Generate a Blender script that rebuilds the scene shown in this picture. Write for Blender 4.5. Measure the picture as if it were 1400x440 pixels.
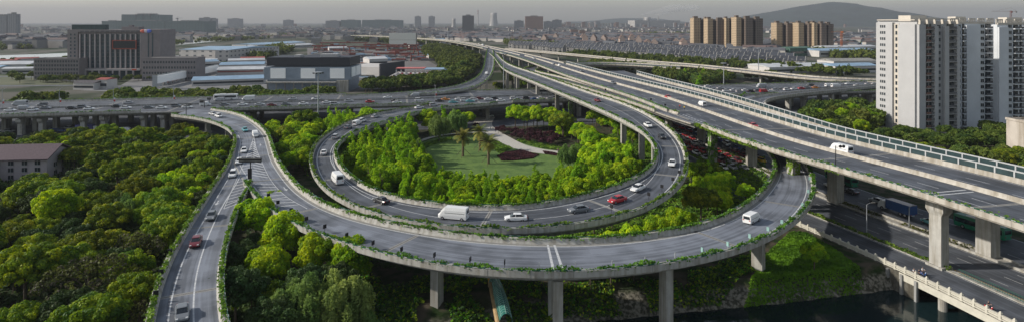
import bpy, bmesh, math, random
import numpy as np
from mathutils import Vector, Matrix
for o in list(bpy.data.objects): bpy.data.objects.remove(o)
scene = bpy.context.scene
COL = scene.collection
rnd = random.Random(7)
nrs = np.random.RandomState(11)
PI = math.pi

# ---------------------------------------------------------------- camera, sky, sun, exposure
HAZE = 0.000095
CAMZ, FPX, HY = 50.0, 800.0, 30.0
cam = bpy.data.objects.new('camera', bpy.data.cameras.new('camera')); COL.objects.link(cam)
cam.location = (0, 0, CAMZ); cam.rotation_euler = (PI/2, 0, 0)
cam.data.sensor_width = 36; cam.data.lens = 36*FPX/1400
cam.data.shift_y = -(220-HY)/1400
cam.data.clip_start = 1; cam.data.clip_end = 60000
scene.camera = cam
SUN_EL, SUN_AZ = math.radians(29), math.atan2(-1, -0.02)
world = bpy.data.worlds.new('World'); scene.world = world; world.use_nodes = True
wn = world.node_tree.nodes; wl = world.node_tree.links
sky = wn.new('ShaderNodeTexSky'); sky.sky_type = 'NISHITA'; sky.sun_disc = False
sky.sun_elevation = SUN_EL; sky.sun_rotation = SUN_AZ % (2*PI)
sky.air_density = 1.2; sky.dust_density = 1.0; sky.ozone_density = 1.5; sky.altitude = 20
hsv = wn.new('ShaderNodeHueSaturation'); hsv.inputs['Saturation'].default_value = 0.6
wl.new(sky.outputs[0], hsv.inputs['Color']); wl.new(hsv.outputs[0], wn['Background'].inputs[0])
wn['Background'].inputs[1].default_value = 0.115
sl = bpy.data.lights.new('sun', 'SUN'); so = bpy.data.objects.new('sun', sl); COL.objects.link(so)
sl.energy = 4.2; sl.angle = math.radians(1.2); sl.color = (1.0, 0.93, 0.84)
sdir = Vector((math.sin(SUN_AZ)*math.cos(SUN_EL), math.cos(SUN_AZ)*math.cos(SUN_EL), math.sin(SUN_EL)))
so.rotation_euler = sdir.to_track_quat('Z', 'Y').to_euler(); so.location = (-300, 100, 300)
vs = scene.view_settings; vs.view_transform = 'Standard'; vs.look = 'None'; vs.exposure = 0.35; vs.gamma = 1
try: vs.use_curve_mapping = False
except Exception: pass
scene.render.engine = 'CYCLES'
scene.cycles.volume_bounces = 0; scene.cycles.max_bounces = 5; scene.cycles.transparent_max_bounces = 8

# ---------------------------------------------------------------- helpers
def P(x, y, z=0.0):
    d = FPX*(CAMZ-z)/(y-HY)
    return Vector(((x-700)*d/FPX, d, z))
def pix(p):
    return 700+FPX*p[0]/p[1], HY+FPX*(CAMZ-p[2])/p[1]

MATS = {}
def mat(name, col, rough=0.8, var=0.15, scale=1.0, metal=0.0, col2=None, coord='Object', detail=6, objrand=0.0, bump=0.0, emit=None, spec=0.3, stain=None):
    if name in MATS: return MATS[name]
    m = bpy.data.materials.new(name); m.use_nodes = True
    n, l = m.node_tree.nodes, m.node_tree.links
    b = n['Principled BSDF']
    b.inputs['Roughness'].default_value = rough; b.inputs['Metallic'].default_value = metal
    b.inputs['Specular IOR Level'].default_value = spec
    tc = n.new('ShaderNodeTexCoord'); nz = n.new('ShaderNodeTexNoise')
    nz.inputs['Scale'].default_value = scale; nz.inputs['Detail'].default_value = detail; nz.inputs['Roughness'].default_value = 0.65
    l.new(tc.outputs[coord], nz.inputs['Vector'])
    rp = n.new('ShaderNodeValToRGB'); rp.color_ramp.elements[0].position = 0.3; rp.color_ramp.elements[1].position = 0.7
    c2 = col2 if col2 else tuple(min(1, c*(1+var)) for c in col)
    c1 = col if col2 else tuple(c*(1-var) for c in col)
    rp.color_ramp.elements[0].color = (*c1, 1); rp.color_ramp.elements[1].color = (*c2, 1)
    l.new(nz.outputs['Fac'], rp.inputs['Fac']); out = rp.outputs['Color']
    if stain:      # vertical run-off streaks
        mp = n.new('ShaderNodeMapping'); mp.inputs['Scale'].default_value = (1.3, 1.3, 0.12); l.new(tc.outputs[coord], mp.inputs['Vector'])
        n2 = n.new('ShaderNodeTexNoise'); n2.inputs['Scale'].default_value = stain; n2.inputs['Detail'].default_value = 4
        l.new(mp.outputs[0], n2.inputs['Vector'])
        r2 = n.new('ShaderNodeValToRGB'); r2.color_ramp.elements[0].position = 0.35; r2.color_ramp.elements[1].position = 0.6
        r2.color_ramp.elements[0].color = (0.66, 0.63, 0.58, 1); r2.color_ramp.elements[1].color = (1, 1, 1, 1)
        l.new(n2.outputs['Fac'], r2.inputs['Fac'])
        mx = n.new('ShaderNodeMix'); mx.data_type = 'RGBA'; mx.blend_type = 'MULTIPLY'; mx.inputs[0].default_value = 1
        l.new(out, mx.inputs[6]); l.new(r2.outputs[0], mx.inputs[7]); out = mx.outputs[2]
    if objrand:
        oi = n.new('ShaderNodeObjectInfo'); mr = n.new('ShaderNodeMapRange')
        mr.inputs['To Min'].default_value = 1-objrand; mr.inputs['To Max'].default_value = 1+objrand
        l.new(oi.outputs['Random'], mr.inputs['Value'])
        hs = n.new('ShaderNodeHueSaturation'); l.new(mr.outputs[0], hs.inputs['Value']); l.new(out, hs.inputs['Color']); out = hs.outputs[0]
    l.new(out, b.inputs['Base Color'])
    if bump:
        bp = n.new('ShaderNodeBump'); bp.inputs['Strength'].default_value = bump; l.new(nz.outputs['Fac'], bp.inputs['Height']); l.new(bp.outputs[0], b.inputs['Normal'])
    if emit:
        b.inputs['Emission Color'].default_value = (*emit[:3], 1); b.inputs['Emission Strength'].default_value = emit[3]
    MATS[name] = m; return m

def leafmat(name, dark, light, transl=0.35, hue=0.02, val=0.18, scale=0.25):
    m = bpy.data.materials.new(name); m.use_nodes = True
    n, l = m.node_tree.nodes, m.node_tree.links
    for x in list(n): n.remove(x)
    out = n.new('ShaderNodeOutputMaterial'); tc = n.new('ShaderNodeTexCoord'); nz = n.new('ShaderNodeTexNoise')
    nz.inputs['Scale'].default_value = scale; nz.inputs['Detail'].default_value = 5
    oi = n.new('ShaderNodeObjectInfo')
    ad = n.new('ShaderNodeVectorMath'); ad.operation = 'ADD'
    l.new(tc.outputs['Object'], ad.inputs[0]); l.new(oi.outputs['Location'], ad.inputs[1]); l.new(ad.outputs[0], nz.inputs['Vector'])
    rp = n.new('ShaderNodeValToRGB'); rp.color_ramp.elements[0].position = 0.36; rp.color_ramp.elements[1].position = 0.64
    rp.color_ramp.elements[0].color = (*dark, 1); rp.color_ramp.elements[1].color = (*light, 1)
    l.new(nz.outputs['Fac'], rp.inputs['Fac'])
    hs = n.new('ShaderNodeHueSaturation')
    mr = n.new('ShaderNodeMapRange'); mr.inputs['To Min'].default_value = 1-val; mr.inputs['To Max'].default_value = 1+val
    l.new(oi.outputs['Random'], mr.inputs['Value']); l.new(mr.outputs[0], hs.inputs['Value'])
    ml = n.new('ShaderNodeMath'); ml.operation = 'MULTIPLY'; ml.inputs[1].default_value = 7.31; l.new(oi.outputs['Random'], ml.inputs[0])
    fr = n.new('ShaderNodeMath'); fr.operation = 'FRACT'; l.new(ml.outputs[0], fr.inputs[0])
    mh = n.new('ShaderNodeMapRange'); mh.inputs['To Min'].default_value = 0.5-hue; mh.inputs['To Max'].default_value = 0.5+hue
    l.new(fr.outputs[0], mh.inputs['Value']); l.new(mh.outputs[0], hs.inputs['Hue'])
    l.new(rp.outputs[0], hs.inputs['Color'])
    df = n.new('ShaderNodeBsdfPrincipled'); df.inputs['Roughness'].default_value = 0.55; df.inputs['Specular IOR Level'].default_value = 0.1
    tr = n.new('ShaderNodeBsdfTranslucent'); mx = n.new('ShaderNodeMixShader'); mx.inputs[0].default_value = transl
    g = n.new('ShaderNodeHueSaturation'); g.inputs['Value'].default_value = 1.35; g.inputs['Saturation'].default_value = 1.1; g.inputs['Hue'].default_value = 0.49
    l.new(hs.outputs[0], df.inputs['Base Color']); l.new(hs.outputs[0], g.inputs['Color']); l.new(g.outputs[0], tr.inputs['Color'])
    l.new(df.outputs[0], mx.inputs[1]); l.new(tr.outputs[0], mx.inputs[2]); l.new(mx.outputs[0], out.inputs['Surface'])
    MATS[name] = m; return m

def facade_mat(name, wall, win, sx, sz, fx=0.5, fz=0.5, objrand=0.1, haze=0):
    """window grid for far blocks: bands in object X+Y and Z"""
    m = bpy.data.materials.new(name); m.use_nodes = True
    n, l = m.node_tree.nodes, m.node_tree.links; b = n['Principled BSDF']; b.inputs['Roughness'].default_value = 0.7
    tc = n.new('ShaderNodeTexCoord'); sp = n.new('ShaderNodeSeparateXYZ'); l.new(tc.outputs['Object'], sp.inputs[0])
    ad = n.new('ShaderNodeMath'); ad.operation = 'ADD'; l.new(sp.outputs[0], ad.inputs[0]); l.new(sp.outputs[1], ad.inputs[1])
    def band(src, s, f):
        d = n.new('ShaderNodeMath'); d.operation = 'DIVIDE'; d.inputs[1].default_value = s; l.new(src, d.inputs[0])
        fr = n.new('ShaderNodeMath'); fr.operation = 'FRACT'; l.new(d.outputs[0], fr.inputs[0])
        g = n.new('ShaderNodeMath'); g.operation = 'LESS_THAN'; g.inputs[1].default_value = f; l.new(fr.outputs[0], g.inputs[0]); return g.outputs[0]
    a, c = band(ad.outputs[0], sx, fx), band(sp.outputs[2], sz, fz)
    mu = n.new('ShaderNodeMath'); mu.operation = 'MULTIPLY'; l.new(a, mu.inputs[0]); l.new(c, mu.inputs[1])
    ge = n.new('ShaderNodeNewGeometry'); sn = n.new('ShaderNodeSeparateXYZ'); l.new(ge.outputs['Normal'], sn.inputs[0])
    lt = n.new('ShaderNodeMath'); lt.operation = 'LESS_THAN'; lt.inputs[1].default_value = 0.5; l.new(sn.outputs[2], lt.inputs[0])
    m3 = n.new('ShaderNodeMath'); m3.operation = 'MULTIPLY'; l.new(mu.outputs[0], m3.inputs[0]); l.new(lt.outputs[0], m3.inputs[1])
    nz = n.new('ShaderNodeTexNoise'); nz.inputs['Scale'].default_value = 0.15; l.new(tc.outputs['Object'], nz.inputs['Vector'])
    mx0 = n.new('ShaderNodeMix'); mx0.data_type = 'RGBA'; l.new(nz.outputs['Fac'], mx0.inputs[0])
    mx0.inputs[6].default_value = (*[c*0.8 for c in wall], 1); mx0.inputs[7].default_value = (*[c*1.2 for c in wall], 1)
    mx = n.new('ShaderNodeMix'); mx.data_type = 'RGBA'; l.new(m3.outputs[0], mx.inputs[0]); l.new(mx0.outputs[2], mx.inputs[6]); mx.inputs[7].default_value = (*win, 1)
    l.new(mx.outputs[2], b.inputs['Base Color']); MATS[name] = m; return m

class MB:
    def __init__(s): s.v = []; s.f = []; s.m = []
    def poly(s, pts, m=0):
        k = len(s.v); s.v += [tuple(p) for p in pts]; s.f.append(list(range(k, k+len(pts)))); s.m.append(m)
    def hexa(s, b, t, m=0):        # bottom ring, top ring (ccw from above)
        k = len(s.v); n = len(b); s.v += [tuple(p) for p in b]+[tuple(p) for p in t]
        s.f.append([k+i for i in range(n)][::-1]); s.m.append(m)
        s.f.append([k+n+i for i in range(n)]); s.m.append(m)
        for i in range(n):
            j = (i+1) % n; s.f.append([k+i, k+j, k+n+j, k+n+i]); s.m.append(m)
    def box(s, c, size, rz=0.0, m=0, taper=1.0):      # c = centre of base
        hx, hy, h = size[0]/2, size[1]/2, size[2]; ca, sa = math.cos(rz), math.sin(rz)
        def q(x, y, z): return (c[0]+x*ca-y*sa, c[1]+x*sa+y*ca, c[2]+z)
        r = [(-hx, -hy), (hx, -hy), (hx, hy), (-hx, hy)]
        s.hexa([q(x, y, 0) for x, y in r], [q(x*taper, y*taper, h) for x, y in r], m)
    def prism(s, pts, z0, z1, m=0):
        s.hexa([(p[0], p[1], z0) for p in pts], [(p[0], p[1], z1) for p in pts], m)
    def tube(s, p, q, r0, r1=None, n=8, m=0):
        p = Vector(p); q = Vector(q); r1 = r0 if r1 is None else r1
        d = (q-p).normalized(); a = d.orthogonal().normalized(); b = d.cross(a)
        R0 = [p+(a*math.cos(t)+b*math.sin(t))*r0 for t in [2*PI*i/n for i in range(n)]]
        R1 = [q+(a*math.cos(t)+b*math.sin(t))*r1 for t in [2*PI*i/n for i in range(n)]]
        s.hexa(R0, R1, m)
    def lathe(s, c, prof, n=24, m=0):
        k = len(s.v)
        for r, z in prof:
            for i in range(n): s.v.append((c[0]+r*math.cos(2*PI*i/n), c[1]+r*math.sin(2*PI*i/n), c[2]+z))
        for a in range(len(prof)-1):
            for i in range(n):
                j = (i+1) % n; s.f.append([k+a*n+i, k+a*n+j, k+(a+1)*n+j, k+(a+1)*n+i]); s.m.append(m)
    def sphere(s, c, r, n=10, m=0, sq=(1, 1, 1)):
        prof = [(math.sin(PI*i/n)*r, -math.cos(PI*i/n)*r) for i in range(n+1)]
        k = len(s.v); s.lathe((0, 0, 0), prof, n+2, m)
        for i in range(k, len(s.v)): v = s.v[i]; s.v[i] = (c[0]+v[0]*sq[0], c[1]+v[1]*sq[1], c[2]+v[2]*sq[2])
    def mesh(s, name, mats):
        me = bpy.data.meshes.new(name); me.from_pydata(s.v, [], s.f)
        for m in (mats if isinstance(mats, (list, tuple)) else [mats]): me.materials.append(m)
        me.polygons.foreach_set('material_index', s.m); me.update(); return me
    def build(s, name, mats, parent=None, smooth=False, kind=None):
        me = s.mesh(name, mats)
        if smooth: me.polygons.foreach_set('use_smooth', [True]*len(me.polygons))
        return put(name, me, parent, kind)

def put(name, me, parent=None, kind=None, loc=None, rz=0.0):
    o = bpy.data.objects.new(name, me); COL.objects.link(o)
    if parent is not None:
        o.parent = parent
        if loc is None and me is not None and not getattr(me, 'is_local', False): pass
    if loc is not None: o.location = loc
    if rz: o.rotation_euler.z = rz
    if kind: o['kind'] = kind
    return o
def tag(o, label=None, cat=None, group=None, kind=None):
    if label: o['label'] = label
    if cat: o['category'] = cat
    if group: o['group'] = group
    if kind: o['kind'] = kind
    return o
def thing(name, label, cat, loc=(0, 0, 0), rz=0.0, group=None):
    o = bpy.data.objects.new(name, None); COL.objects.link(o); o.empty_display_size = 1
    o.location = loc; o.rotation_euler.z = rz
    return tag(o, label, cat, group)
def dup(src, loc, rz=0.0, label=None, group=None, sc=None, cat=None, swap=None):
    r = src.copy(); COL.objects.link(r); r.location = loc; r.rotation_euler = (0, 0, rz)
    if sc is not None: r.scale = sc if isinstance(sc, tuple) else (sc, sc, sc)
    if label: r['label'] = label
    if group: r['group'] = group
    if cat: r['category'] = cat
    for ch in KIDS[src.name]:
        c = ch.copy(); COL.objects.link(c); c.parent = r
        if swap and ch.name.split('.')[0] in swap: c.data = swap[ch.name.split('.')[0]]
        for g in KIDS.get(ch.name, []):
            d = g.copy(); COL.objects.link(d); d.parent = c
    return r
KIDS = {}
def reg(o):
    KIDS[o.name] = list(o.children)
    for c in o.children: KIDS[c.name] = list(c.children)
    return o
def proto_done(o):        # prototypes used only as sources are removed at the end
    reg(o); PROTOS.append(o); return o
PROTOS = []
ORD = ['', 'first', 'second', 'third', 'fourth', 'fifth', 'sixth', 'seventh', 'eighth', 'ninth', 'tenth', 'eleventh', 'twelfth', 'thirteenth', 'fourteenth', 'fifteenth', 'sixteenth', 'seventeenth', 'eighteenth', 'nineteenth', 'twentieth']
def ordn(i):
    if i <= 20: return ORD[i]
    t = ['', '', 'twenty', 'thirty', 'forty', 'fifty', 'sixty', 'seventy', 'eighty', 'ninety'][i//10]
    return t+('-'+ORD[i % 10] if i % 10 else '').replace('twentyth', 'twentieth') if i % 10 else t[:-1]+'ieth'
def label_in_order(objs, base, where, tail='from the left', key=lambda o: pix(o.matrix_basis.translation)[0]):
    """objs that look alike: '<base> <where>, third from the left'"""
    objs = sorted(objs, key=key); n = len(objs)
    for i, o in enumerate(objs):
        if n == 1: o['label'] = base+' '+where
        elif i == 0: o['label'] = 'leftmost '+base+' '+where
        elif i == n-1: o['label'] = 'rightmost '+base+' '+where
        else: o['label'] = ordn(i+1)+' '+base+' '+tail+' '+where

def cr(pts, n=8):
    p = np.array([tuple(q) for q in pts], float); out = []
    p = np.vstack([2*p[0]-p[1], p, 2*p[-1]-p[-2]])
    for i in range(1, len(p)-2):
        a, b, c, d = p[i-1], p[i], p[i+1], p[i+2]
        # centripetal weights keep uneven spacing tame
        for k in range(n):
            t = k/n; t2 = t*t; t3 = t2*t
            out.append(0.5*((2*b)+(-a+c)*t+(2*a-5*b+4*c-d)*t2+(-a+3*b-3*c+d)*t3))
    out.append(p[-2]); return np.array(out)
def smooth_line(p, it):
    p = p.copy()
    for _ in range(it): p[1:-1] = 0.5*p[1:-1]+0.25*(p[:-2]+p[2:])
    return p
def resample(p, step):
    d = np.r_[0, np.cumsum(np.linalg.norm(np.diff(p, axis=0), axis=1))]
    n = max(2, int(d[-1]/step)+1); t = np.linspace(0, d[-1], n)
    return np.stack([np.interp(t, d, p[:, k]) for k in range(3)], 1)

class Road:
    """deck between two edge lines (world points); L = left of travel direction of the sample order"""
    def __init__(s, L, R): 
        s.L = L; s.R = R; s.C = (L+R)/2; n = len(L)
        t = np.gradient(s.C, axis=0); s.T = t/np.linalg.norm(t, axis=1)[:, None]
        x = R-L; s.W = np.linalg.norm(x, axis=1); s.N = x/s.W[:, None]
        s.S = np.r_[0, np.cumsum(np.linalg.norm(np.diff(s.C, axis=0), axis=1))]
    @staticmethod
    def edges(inner, outer, step=3.0, sm=60, flip=False):
        I = resample(smooth_line(resample(cr([P(*q) for q in inner]), 1.0), sm), step)
        O = resample(smooth_line(resample(cr([P(*q) for q in outer]), 1.0), sm), 0.5)
        j = 0; M = []
        for p in I:
            d = np.linalg.norm(O[j:, :2]-p[:2], axis=1); j += int(np.argmin(d)); M.append(O[j])
        M = smooth_line(np.array(M), 6); I = smooth_line(I, 2)
        z = smooth_line(np.stack([(I[:, 2]+M[:, 2])/2]*3, 1), 20)[:, 0]; I[:, 2] = z; M[:, 2] = z
        return Road(M, I) if flip else Road(I, M)
    @staticmethod
    def offset(L, o0, o1):       # a strip o0..o1 metres to the right of line L
        t = np.gradient(L, axis=0); t /= np.linalg.norm(t[:, :2], axis=1)[:, None]
        nr = np.stack([t[:, 1], -t[:, 0], 0*t[:, 0]], 1)
        return Road(L+nr*np.array(o0).reshape(-1, 1), L+nr*np.array(o1).reshape(-1, 1))
    def at(s, d, v=0.5, m=None):      # distance along, fraction across (or metres from L)
        a = np.array([np.interp(d, s.S, s.L[:, k]) for k in range(3)]); b = np.array([np.interp(d, s.S, s.R[:, k]) for k in range(3)])
        if m is not None: v = m/np.linalg.norm(b-a)
        return Vector(a*(1-v)+b*v)
    def head(s, d):
        t = [np.interp(d, s.S, s.T[:, k]) for k in range(2)]; return math.atan2(t[1], t[0])
    def near(s, p):
        return float(s.S[int(np.argmin(np.linalg.norm(s.C[:, :2]-np.array([p[0], p[1]]), axis=1)))])
    def at_px(s, x, y):          # point of the road surface seen at a pixel
        z = s.C[len(s.C)//2, 2]
        for _ in range(6): p = P(x, y, z); z = float(np.interp(s.near(p), s.S, s.C[:, 2]))
        return P(x, y, z), s.near(p)
    def d_at_x(s, x, lo=0, hi=1):
        n = len(s.C); i0, i1 = int(lo*n), max(int(hi*n), int(lo*n)+1)
        c = s.C[i0:i1]; px = 700+FPX*c[:, 0]/c[:, 1]
        return float(s.S[i0+int(np.argmin(abs(px-x)))])
    def sect(s, prof, m=0, mb=None, i0=0, i1=None, caps=True):
        """sweep: prof = list of (side 'L'/'R', metres outward, dz)"""
        mb = mb or MB(); i1 = len(s.C) if i1 is None else i1; k = len(mb.v); n = len(prof)
        for i in range(i0, i1):
            for sd, o, dz in prof:
                b = s.L[i]-s.N[i]*o if sd == 'L' else s.R[i]+s.N[i]*o
                mb.v.append((b[0], b[1], b[2]+dz))
        for i in range(i1-i0-1):
            for a in range(n):
                b = (a+1) % n; mb.f.append([k+i*n+a, k+i*n+b, k+(i+1)*n+b, k+(i+1)*n+a]); mb.m.append(m)
        if caps and n > 2:
            mb.f.append([k+a for a in range(n)][::-1]); mb.m.append(m)
            mb.f.append([k+(i1-i0-1)*n+a for a in range(n)]); mb.m.append(m)
        return mb
    def surface(s, name, mt, parent=None, dz=0.0, kind=None, inset=0.0):
        n = len(s.L); me = bpy.data.meshes.new(name); V = []
        K = 6
        for i in range(n):
            for a in range(K+1): 
                q = s.L[i]*(1-a/K)+s.R[i]*a/K; V.append((q[0], q[1], q[2]+dz))
        F = [[i*(K+1)+a, i*(K+1)+a+1, (i+1)*(K+1)+a+1, (i+1)*(K+1)+a] for i in range(n-1) for a in range(K)]
        me.from_pydata(V, [], F); uv = me.uv_layers.new(name='road')
        vi = np.zeros(len(me.loops), int); me.loops.foreach_get('vertex_index', vi)
        U = np.zeros((len(vi), 2)); U[:, 0] = s.S[vi//(K+1)]; U[:, 1] = (vi % (K+1))/K*s.W[vi//(K+1)]
        uv.data.foreach_set('uv', U.ravel()); me.materials.append(mt); me.update()
        return put(name, me, parent, kind)
    def stripe(s, mb, d0, d1, m0, m1, fromR=False, dz=0.008, m=0):
        ds = np.arange(d0, d1, 2.0).tolist()+[d1]
        for a, b in zip(ds[:-1], ds[1:]):
            Q = []
            for d, mm in ((a, m0), (a, m1), (b, m1), (b, m0)):
                w = float(np.interp(d, s.S, s.W)); p = s.at(d, v=(1-mm/w) if fromR else mm/w); Q.append((p.x, p.y, p.z+dz))
            mb.poly(Q, m)
# ---------------------------------------------------------------- materials
def asphalt_mat(name, base, light=1.35):
    m = bpy.data.materials.new(name); m.use_nodes = True; n, l = m.node_tree.nodes, m.node_tree.links
    b = n['Principled BSDF']; b.inputs['Roughness'].default_value = 0.72; b.inputs['Specular IOR Level'].default_value = 0.35
    uv = n.new('ShaderNodeUVMap'); uv.uv_map = 'road'
    mp = n.new('ShaderNodeMapping'); mp.inputs['Scale'].default_value = (0.012, 1.3, 1); l.new(uv.outputs[0], mp.inputs[0])
    a = n.new('ShaderNodeTexNoise'); a.inputs['Scale'].default_value = 1.0; a.inputs['Detail'].default_value = 5; l.new(mp.outputs[0], a.inputs['Vector'])
    tc = n.new('ShaderNodeTexCoord'); c = n.new('ShaderNodeTexNoise'); c.inputs['Scale'].default_value = 0.18; c.inputs['Detail'].default_value = 8; l.new(tc.outputs['Object'], c.inputs['Vector'])
    ad = n.new('ShaderNodeMath'); ad.operation = 'ADD'; l.new(a.outputs['Fac'], ad.inputs[0]); l.new(c.outputs['Fac'], ad.inputs[1])
    hf = n.new('ShaderNodeMath'); hf.operation = 'MULTIPLY'; hf.inputs[1].default_value = 0.5; l.new(ad.outputs[0], hf.inputs[0])
    rp = n.new('ShaderNodeValToRGB'); rp.color_ramp.elements[0].position = 0.42; rp.color_ramp.elements[1].position = 0.58
    rp.color_ramp.elements[0].color = (*[x*0.68 for x in base], 1); rp.color_ramp.elements[1].color = (*[x*light for x in base], 1)
    l.new(hf.outputs[0], rp.inputs[0])
    # resurfaced patches: long rectangles of slightly different mix
    m2 = n.new('ShaderNodeMapping'); m2.inputs['Scale'].default_value = (0.045, 0.27, 1); l.new(uv.outputs[0], m2.inputs[0])
    vo = n.new('ShaderNodeTexVoronoi'); vo.distance = 'CHEBYCHEV'; vo.inputs['Scale'].default_value = 1.0; l.new(m2.outputs[0], vo.inputs['Vector'])
    sx_ = n.new('ShaderNodeSeparateColor'); l.new(vo.outputs['Color'], sx_.inputs[0])
    mr = n.new('ShaderNodeMapRange'); mr.inputs['To Min'].default_value = 0.84; mr.inputs['To Max'].default_value = 1.14; l.new(sx_.outputs[0], mr.inputs['Value'])
    hs = n.new('ShaderNodeHueSaturation'); l.new(mr.outputs[0], hs.inputs['Value']); l.new(rp.outputs[0], hs.inputs['Color']); l.new(hs.outputs[0], b.inputs['Base Color']); MATS[name] = m; return m
ASPH = asphalt_mat('asphalt', (0.125, 0.137, 0.160))
ASPH2 = asphalt_mat('asphalt_dark', (0.066, 0.073, 0.086))
ASPH3 = asphalt_mat('asphalt_worn_pale', (0.085, 0.09, 0.098))
CONC = mat('concrete', (0.36, 0.35, 0.32), 0.85, 0.12, 0.8, stain=0.9)
CONC2 = mat('concrete_warm', (0.38, 0.355, 0.31), 0.85, 0.12, 0.5, stain=0.7)
CONCD = mat('concrete_grey', (0.26, 0.26, 0.25), 0.9, 0.15, 0.5, stain=0.8)
PAINT = mat('road_paint', (0.30, 0.31, 0.32), 0.7, 0.2, 2.2, col2=(0.58, 0.59, 0.59))
YPAINT = mat('yellow_paint', (0.55, 0.38, 0.08), 0.7, 0.2, 3.0)
GREENR = mat('green_rail', (0.012, 0.085, 0.055), 0.5, 0.1)
WHITER = mat('white_rail', (0.36, 0.37, 0.37), 0.5, 0.1)
BLACK = mat('black_plate', (0.012, 0.012, 0.014), 0.5, 0.1)
STEEL = mat('steel_grey', (0.32, 0.34, 0.36), 0.45, 0.1, 2.0, metal=0.4)
GLASSB = mat('barrier_glass', (0.03, 0.052, 0.055), 0.15, 0.25, 0.3, spec=0.6)
DGLASS = mat('window_glass', (0.02, 0.028, 0.035), 0.12, 0.4, 0.2, spec=0.6)
TRUNK = mat('bark', (0.09, 0.07, 0.05), 0.95, 0.3, 2.0)
LEAF_CAM = [leafmat('leaves_bright_green', (0.085, 0.195, 0.010), (0.28, 0.45, 0.015), 0.45, 0.012),
            leafmat('leaves_fresh_yellow', (0.23, 0.37, 0.014), (0.46, 0.56, 0.020), 0.45, 0.01)]
LEAF_WOOD = [leafmat('leaves_wood_green', (0.046, 0.095, 0.013), (0.15, 0.225, 0.018), 0.3, 0.025, 0.3),
             leafmat('leaves_wood_tips', (0.13, 0.20, 0.013), (0.31, 0.35, 0.022), 0.3, 0.025, 0.3)]
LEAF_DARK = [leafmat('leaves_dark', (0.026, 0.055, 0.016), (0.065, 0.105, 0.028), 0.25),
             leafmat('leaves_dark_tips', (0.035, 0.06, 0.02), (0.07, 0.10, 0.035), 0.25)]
LEAF_CON = [leafmat('leaves_redwood', (0.10, 0.22, 0.010), (0.31, 0.48, 0.018), 0.45, 0.012, 0.2)]
LEAF_WIL = [leafmat('leaves_willow', (0.10, 0.17, 0.045), (0.23, 0.31, 0.09), 0.4)]
LEAF_OLV = [leafmat('leaves_olive', (0.045, 0.060, 0.018), (0.13, 0.15, 0.030), 0.3), leafmat('twigs_brown', (0.045, 0.04, 0.028), (0.09, 0.08, 0.05), 0.1)]
LEAF_RED = [leafmat('leaves_plum', (0.035, 0.016, 0.018), (0.085, 0.032, 0.042), 0.3)]
LEAF_PALM = [leafmat('leaves_palm', (0.07, 0.10, 0.02), (0.30, 0.28, 0.06), 0.3)]
LEAF_FAR = [leafmat('leaves_far', (0.030, 0.060, 0.014), (0.10, 0.14, 0.022), 0.25, 0.02, 0.25), leafmat('leaves_far_tips', (0.07, 0.11, 0.02), (0.14, 0.17, 0.03), 0.3)]
LEAF_HEDGE = [leafmat('leaves_hedge', (0.045, 0.10, 0.018), (0.15, 0.26, 0.03), 0.3, scale=0.5)]
LEAF_GRASS = [leafmat('leaves_bank', (0.03, 0.10, 0.010), (0.10, 0.26, 0.015), 0.35, scale=0.12)]

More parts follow.
